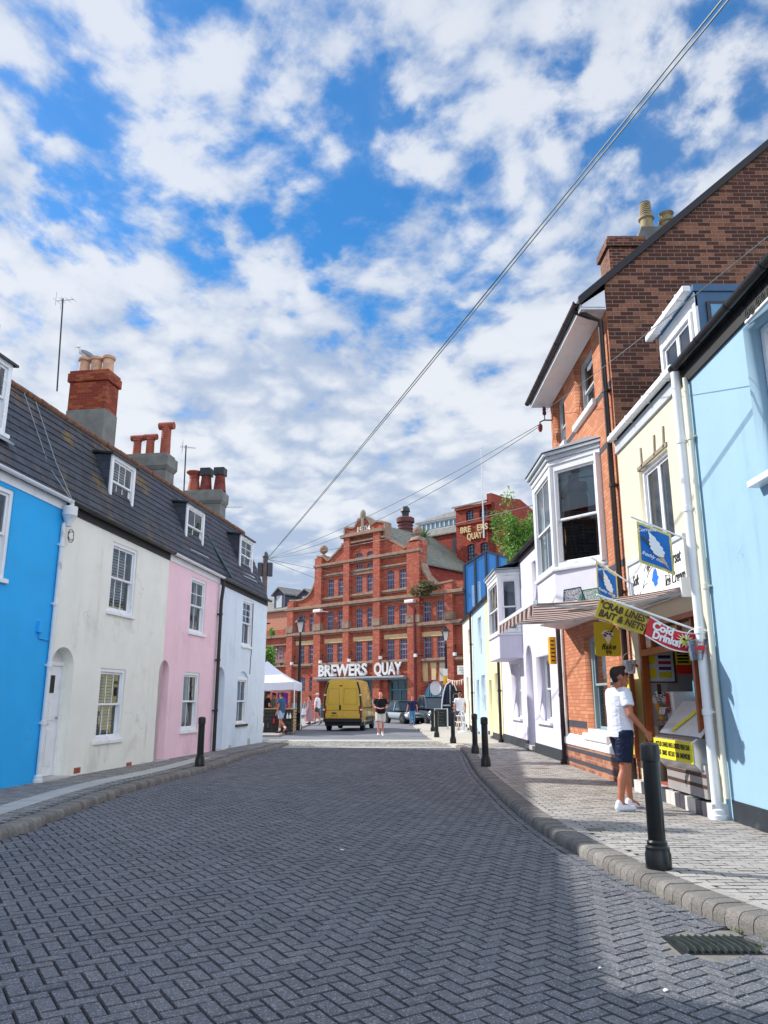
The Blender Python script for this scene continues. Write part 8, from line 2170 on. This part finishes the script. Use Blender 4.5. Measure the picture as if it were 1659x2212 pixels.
def person(label, loc, yaw, H=1.76, skin='fair', top=None, bottom=None, shoe=None, hair=None, pose=None, vox=.018, fat=1., skirt=False, sleeve=.55, short=.5, socks=None, cap=None, long_hair=False, glasses=False, fingers=False, logo=None, bald=False, group=None, belly=0.):
    """local +y is where the person faces; x is the person's right"""
    k = H / 1.76; o = root('person', label, 'person', loc, yaw, group)
    J = dict(hip=(0, 0, .95), chest=(0, 0, 1.28), neck=(0, -.005, 1.49), head=(0, .015, 1.62),
             shR=(.19, 0, 1.42), elR=(.235, -.02, 1.14), wrR=(.235, .06, .89), shL=(-.19, 0, 1.42), elL=(-.235, -.02, 1.14), wrL=(-.235, .06, .89),
             hpR=(.095, 0, .93), knR=(.1, .02, .5), anR=(.1, -.02, .09), hpL=(-.095, 0, .93), knL=(-.1, .02, .5), anL=(-.1, -.02, .09), nod=0., turn=0.)
    J.update(pose or {})
    V = {a: (Vector(b) * k if isinstance(b, tuple) else b) for a, b in J.items()}
    f = fat
    b = MB(); hd = V['head']; E = Matrix.Rotation(V['turn'], 3, 'Z') @ Matrix.Rotation(V['nod'], 3, 'X')
    at_ = lambda x, y, z: hd + E @ Vector((x * k, y * k, z * k))
    b.ell(hd + E @ Vector((0, -.012, .035)) * k, (.077 * k, .098 * k, .105 * k), 18, 14, M=E); b.cap(at_(0, .03, -.02), at_(0, .045, -.085), .062 * k, .045 * k, 14)
    b.cap(at_(0, .088, .02), at_(0, .108, -.018), .011 * k, .017 * k, 8); b.cap(at_(-.022, .088, -.055), at_(.022, .088, -.055), .011 * k, .011 * k, 8); b.cap(at_(-.04, .078, .035), at_(.04, .078, .035), .014 * k, .014 * k, 8)
    for s in (-1, 1): b.ell(at_(s * .079, -.012, .0), (.014 * k, .024 * k, .034 * k), 8, 6, M=E)
    b.cap(V['neck'] - Vector((0, .01, .06)) * k, at_(0, -.02, -.04), .06 * k, .055 * k, 12)
    up = V['chest']; hp = V['hip']
    b.ell(up + Vector((0, 0, .04)) * k, (.175 * k * f, .115 * k * f, .2 * k), 16, 12); b.ell((up + hp) / 2 + Vector((0, .01, 0)), (.155 * k * f, .11 * k * f, .2 * k), 16, 12); b.ell(hp, (.165 * k * f, .115 * k * f, .14 * k), 16, 12)
    b.cap(V['shR'], V['shL'], .065 * k, .065 * k, 12)
    for s in 'RL':
        b.cap(V['sh' + s], V['el' + s], .055 * k * f, .042 * k, 12); b.cap(V['el' + s], V['wr' + s], .043 * k, .028 * k, 12)
        b.cap(V['hp' + s], V['kn' + s], .088 * k * f, .058 * k, 14); kn, an = V['kn' + s], V['an' + s]
        c = kn + (an - kn) * .3 - Vector((0, .018, 0)) * k; b.cap(kn, c, .054 * k, .056 * k, 12); b.cap(c, an, .056 * k, .036 * k, 12); b.cap(an, an + Vector((0, .1, -.05)) * k, .036 * k, .03 * k, 10)
        d = (V['wr' + s] - V['el' + s]).normalized(); w_ = V['wr' + s]; fw = V.get('hand' + s, None); d = (fw - w_).normalized() if fw is not None else d
        side = Vector((0, 1, 0)); side = (side - d * side.dot(d)).normalized(); n_ = d.cross(side) * (1 if s == 'R' else -1)
        pm = w_ + d * .05 * k
        if not fingers:
            b.cap(w_, w_ + d * .085 * k, .028 * k, .034 * k, 10); b.cap(w_ + d * .09 * k, w_ + d * .15 * k, .03 * k, .018 * k, 10); b.cap(w_ + d * .04 * k + side * .03 * k, w_ + d * .1 * k + side * .055 * k, .013 * k, .01 * k, 8)
        else:
            for q in (-.024, -.008, .008, .024): b.cap(w_ + d * .005 + side * q * .6, w_ + d * .088 * k + side * q * 1.25, .016, .0145, 10)
            for q, L1 in ((.034, .072), (.0115, .082), (-.0115, .076), (-.034, .06)):
                base = w_ + d * .088 * k + side * q; p1 = base + d * L1 * .45 - n_ * .004; p2 = p1 + (d * .8 - n_ * .55).normalized() * L1 * .33; p3 = p2 + (d * .45 - n_ * .9).normalized() * L1 * .28
                b.cap(base, p1, .0095, .009, 8); b.cap(p1, p2, .009, .0082, 8); b.cap(p2, p3, .0082, .007, 8)
            t0 = w_ + d * .025 * k + side * .026; t1 = t0 + (d * .7 + side * .65).normalized() * .04; t2 = t1 + (d * .92 + side * .15 - n_ * .3).normalized() * .032; b.cap(t0, t1, .014, .011, 8); b.cap(t1, t2, .011, .008, 8)
    body = solid(b, vox, 'body', SK[skin], o)
    # shirt
    if top:
        g = MB(); e = .016 * k
        lo = hp - Vector((0, 0, .075)) * k; vs = []; n = 20; ax = V['neck'] - hp
        rings = [(lo, .192, .148), (hp + ax * .12, .184, .14 + belly * .5), (hp + ax * .35, .18, .14 + belly), (hp + ax * .62, .19, .142 + belly * .5), (hp + ax * .82, .185, .13), (hp + ax * .95, .13, .1), (hp + ax * 1.0, .085, .08)]
        for c, rx, ry in rings:
            for j in range(n): a = 2 * pi * j / n; vs.append((c.x + rx * k * f * cos(a), c.y + ry * k * f * sin(a), c.z))
        g.add(vs, [(i * n + j, i * n + (j + 1) % n, (i + 1) * n + (j + 1) % n, (i + 1) * n + j) for i in range(len(rings) - 1) for j in range(n)] + [tuple(range(n))[::-1], tuple(range((len(rings) - 1) * n, len(rings) * n))])
        g.cap(V['shR'] * .98 + V['shL'] * .02 + Vector((0, 0, .002)), V['shL'] + Vector((0, 0, .002)), .074 * k, .074 * k, 14)
        for s in 'RL':
            a, c = V['sh' + s], V['el' + s]; q = a + (c - a) * sleeve; t = (c - a).normalized(); g.tube([a + Vector((0, 0, .0)), a + (q - a) * .5, q], [.074 * k * f, .07 * k * f, .07 * k * f], 14)
        sh = solid(g, vox, 'shirt', top, o, 1)
        if logo: logo(sh, V, k)
    if skirt:
        g = MB(); g.lathe(hp.x, hp.y, [(.17 * k, hp.z + .12), (.19 * k, hp.z), (.26 * k, .5), (.32 * k, .16)], 18); g.build('skirt', bottom, o, smooth=60)
    elif bottom:
        g = MB(); g.ell(hp + Vector((0, 0, .0)), (.17 * k * f, .125 * k * f, .12 * k), 16, 12)
        for s in 'RL':
            a, c, an = V['hp' + s], V['kn' + s], V['an' + s]
            if short <= 1.: q = a + (c - a) * (short * 1.6 if short < .6 else short); g.tube([a + Vector((0, 0, .04)), a, q], [.1 * k * f, .112 * k * f, .1 * k * f], 14)
            else: g.tube([a + Vector((0, 0, .04)), a, c, an + Vector((0, 0, .02))], [.1 * k * f, .108 * k * f, .076 * k, .068 * k], 14)
        solid(g, vox, 'trousers' if short > 1 else 'shorts', bottom, o, 1)
    for s in 'RL':
        an = V['an' + s]; z0 = an.z - .09 * k; lift = max(0, z0)
        g = MB(); fd = Vector((.12 if s == 'R' else -.12, 1, -.9 if lift > .04 else 0)).normalized(); g.cap(an + Vector((0, -.035, -.045)) * k, an + fd * .05 * k + Vector((0, 0, -.05)) * k, .045 * k, .045 * k, 12); g.cap(an + fd * .05 * k + Vector((0, 0, -.052)) * k, an + fd * .165 * k + Vector((0, 0, -.058)) * k, .043 * k, .033 * k, 12); g.cap(an + Vector((0, -.02, 0)) * k, an + Vector((0, -.02, -.03)) * k, .045 * k, .045 * k, 10)
        so_ = solid(g, min(vox, .013), 'shoe', shoe or M['tin'], o, 1)
        if z0 < .03:
            for v in so_.data.vertices: v.co.z = max(v.co.z, .0)
        if socks: g = MB(); g.cap(an + Vector((0, -.005, .0)), an + (V['kn' + s] - an) * .25, .044 * k, .05 * k, 12); g.build('sock', socks, o, smooth=60)
    if hair and not bald:
        g = MB(); g.ell(at_(0, -.034, .06), (.08 * k, .09 * k, .088 * k), 18, 14, M=E); g.ell(at_(0, .025, .105), (.066 * k, .075 * k, .042 * k), 14, 10, M=E); g.ell(at_(0, .07, .115), (.05 * k, .035 * k, .03 * k), 12, 8, M=E); g.ell(at_(0, -.062, .0), (.062 * k, .05 * k, .07 * k), 14, 8, M=E); [g.ell(at_(s2 * .07, .02, .05), (.016 * k, .03 * k, .045 * k), 8, 6, M=E) for s2 in (-1, 1)]
        if long_hair: g.cap(at_(0, -.06, .04), at_(0, -.1, -.2), .085 * k, .06 * k, 14)
        hm = solid(g, min(vox, .012), 'hair', hair, o, 1)
    if cap:
        g = MB(); g.ell(at_(0, -.01, .075), (.088 * k, .108 * k, .075 * k), 16, 10, M=E); g.cap(at_(-.03, .08, .06), at_(.03, .08, .06), .03 * k, .03 * k, 8); g.ell(at_(0, .13, .055), (.07 * k, .07 * k, .012 * k), 14, 6, M=E); g.build('cap', cap, o, smooth=60)
    if glasses:
        g = MB()
        for s in (-1, 1): g.ell(at_(s * .033, .094, .028), (.03 * k, .012 * k, .022 * k), 12, 8, M=E); g.bar(at_(s * .062, .085, .035), at_(s * .082, -.01, .03), .008, .012)
        g.bar(at_(-.01, .1, .034), at_(.01, .1, .034), .008); g.build('sunglasses', M['black'], o, smooth=60)
    elif vox < .02:
        g = MB()
        for s in (-1, 1): g.ell(at_(s * .03, .09, .022), (.013 * k, .007 * k, .007 * k), 8, 6, M=E)
        g.build('eyes', M['ink'], o)
    return o
hairs = lambda n, r, gg, b_: mat(n, S(r, gg, b_), .7, .25, 40., bump=.4, bscale=120.)
M['tee_white'] = foldmat('white_tee_cotton', S(232, 234, 246)); M['navy'] = foldmat('navy_sport_shorts', S(22, 32, 58), .5); M['tee_black'] = foldmat('black_cotton', S(26, 26, 32)); M['linen'] = foldmat('pale_linen', S(206, 196, 190)); M['jean'] = foldmat('blue_denim', S(92, 140, 176)); M['tee_navy'] = foldmat('navy_tee', S(40, 44, 84)); M['tee_slate'] = foldmat('slate_blue_tee', S(62, 92, 122)); M['short_grey'] = foldmat('pale_grey_shorts', S(168, 180, 204)); M['dusty'] = foldmat('dusty_pink_cloth', S(170, 132, 140)); M['charcoal'] = foldmat('charcoal_shorts', S(74, 82, 88)); M['print'] = mat('black_and_cream_print', S(150, 146, 132), .85, .6, 24.); M['denim_b'] = foldmat('bright_denim', S(48, 96, 150)); M['maroon'] = mat('maroon_shoe', S(110, 28, 36), .6)
# the man at the kiosk, looking in: faces right and a little away
p = (G(1340, 1753, .1) + G(1370, 1744, .1)) / 2
def swoosh(sh, V, k): pass
person('man in a white t-shirt and navy shorts looking into the kiosk', (p.x - .02, p.y - .02, .1), RAD(-78), 1.84, 'tan', M['tee_white'], M['navy'], mat('white_trainer', S(236, 236, 246), .5, .04), hairs('dark_brown_hair', 44, 32, 28),
       pose=dict(nod=RAD(9), turn=RAD(-6), chest=(0, -.02, 1.28), neck=(0, -.005, 1.49), head=(0, .04, 1.62), elR=(.27, -.0, 1.16), wrR=(.25, .2, .95), handR=(.24, .27, .86), elL=(-.25, .02, 1.15), wrL=(-.24, .16, .92), anR=(.11, -.13, .09), knR=(.1, -.04, .5), knL=(-.09, .1, .5), anL=(-.1, .12, .09), hip=(0, .0, .95)), vox=.0085, glasses=True, fingers=True, short=.52, fat=1.05, sleeve=.62)
o = bpy.data.objects
ph = MB(); 
walk = dict(knR=(.1, .14, .52), anR=(.1, .17, .1), knL=(-.1, -.02, .5), anL=(-.1, -.27, .14))
p = G(822, 1589, 0); person('bald man in a black polo shirt and pale shorts walking past the yellow van', (p.x, p.y, 0), RAD(184), 1.82, 'pink', M['tee_black'], M['linen'], M['tin'], None, pose=dict(walk, elR=(.26, -.08, 1.15), wrR=(.1, .17, 1.1), elL=(-.27, -.08, 1.15), wrL=(-.08, .18, 1.1)), fat=1.16, belly=.03, bald=True, short=.56)
p = G(891, 1567, 0); person('fair haired woman in a navy t-shirt and blue jeans walking beside the small car', (p.x, p.y, 0), RAD(178), 1.68, 'pink', M['tee_navy'], M['jean'], M['tile_dark'], hairs('blonde_hair', 186, 150, 110), pose=dict(knR=(.1, .06, .5), anR=(.09, .1, .09), knL=(-.1, .0, .5), anL=(-.09, -.14, .12), elR=(.28, -.05, 1.15), wrR=(.33, .02, .92), elL=(-.28, -.05, 1.15), wrL=(-.31, .04, .92)), short=2., fat=1.1)
p = at(994, 1540, 38.4); person('man in a white t-shirt seen from behind among the bistro chairs', (p.x, 38.4, .06), RAD(2), 1.78, 'pink', M['tee_white'], M['tile_dark'], M['tile_dark'], hairs('short_grey_brown_hair', 120, 96, 84), pose=dict(elR=(.27, -.02, 1.15), wrR=(.27, .06, .92), elL=(-.27, -.02, 1.15), wrL=(-.27, .06, .92)), fat=1.12, short=.56)
p = G(676, 1567, .08); person('man in a white shirt and pale cap walking with a long haired woman', (p.x, 47.5, .08), RAD(78), 1.8, 'pink', M['tee_white'], M['charcoal'], M['tile_dark'], None, pose=dict(walk, elR=(.24, .02, 1.15), wrR=(.16, .24, 1.12), nod=RAD(-6)), cap=mat('pale_pink_cap', S(226, 196, 192), .8), fat=1.15, belly=.02, short=.6, bald=True)
person('woman with long dark red hair in a dusty pink dress beside the capped man', (p.x - .45, 47.2, .08), RAD(80), 1.66, 'fair', M['dusty'], M['dusty'], M['tile_dark'], hairs('dark_red_hair', 74, 34, 36), long_hair=True, skirt=True)
g = MB(); g.prism([(-.16, 0, 0), (.16, 0, 0), (.12, 0, .36), (-.12, 0, .36)], (0, .1, 0)); g.tube([(-.08, .05, .36), (0, .05, .8), (.08, .05, .36)], .01, 5); ob = g.build('tote_bag', M['canvas_white'], None, bevel=.02, loc=(p.x - .72, 47.0, .62), rot=(0, 0, .3)); tag(ob, 'white tote bag carried by the woman in the pink dress', 'bag')
p = G(606, 1584, .08); person('man in a slate blue t-shirt and pale shorts walking past the market stall', (p.x, p.y, .08), RAD(62), 1.74, 'tan', M['tee_slate'], M['short_grey'], M['maroon'], hairs('black_hair', 34, 32, 34), pose=dict(knR=(.09, .1, .52), anR=(.09, .13, .09), knL=(-.09, -.06, .5), anL=(-.09, -.34, .2), elR=(.25, -.05, 1.15), wrR=(.23, .03, .9)), socks=M['tin'], short=.72, fat=1.05)
p = G(569, 1583, .08); person('man in a black t-shirt and blue denim shorts browsing under the gazebo', (p.x, 35.9, .08), RAD(-70), 1.76, 'fair', M['tee_black'], M['denim_b'], M['tile_dark'], hairs('brown_hair', 70, 52, 42), pose=dict(elR=(.24, .02, 1.14), wrR=(.2, .27, 1.08), elL=(-.24, .02, 1.14), wrL=(-.2, .27, 1.08)), short=.62)
p = G(588, 1580, .08); person('person in a patterned shirt and dark trousers standing behind the strolling man', (p.x, 36.6, .08), RAD(120), 1.72, 'fair', M['print'], M['blackmatt'], M['tile_dark'], hairs('very_dark_hair', 30, 26, 26), short=2.)
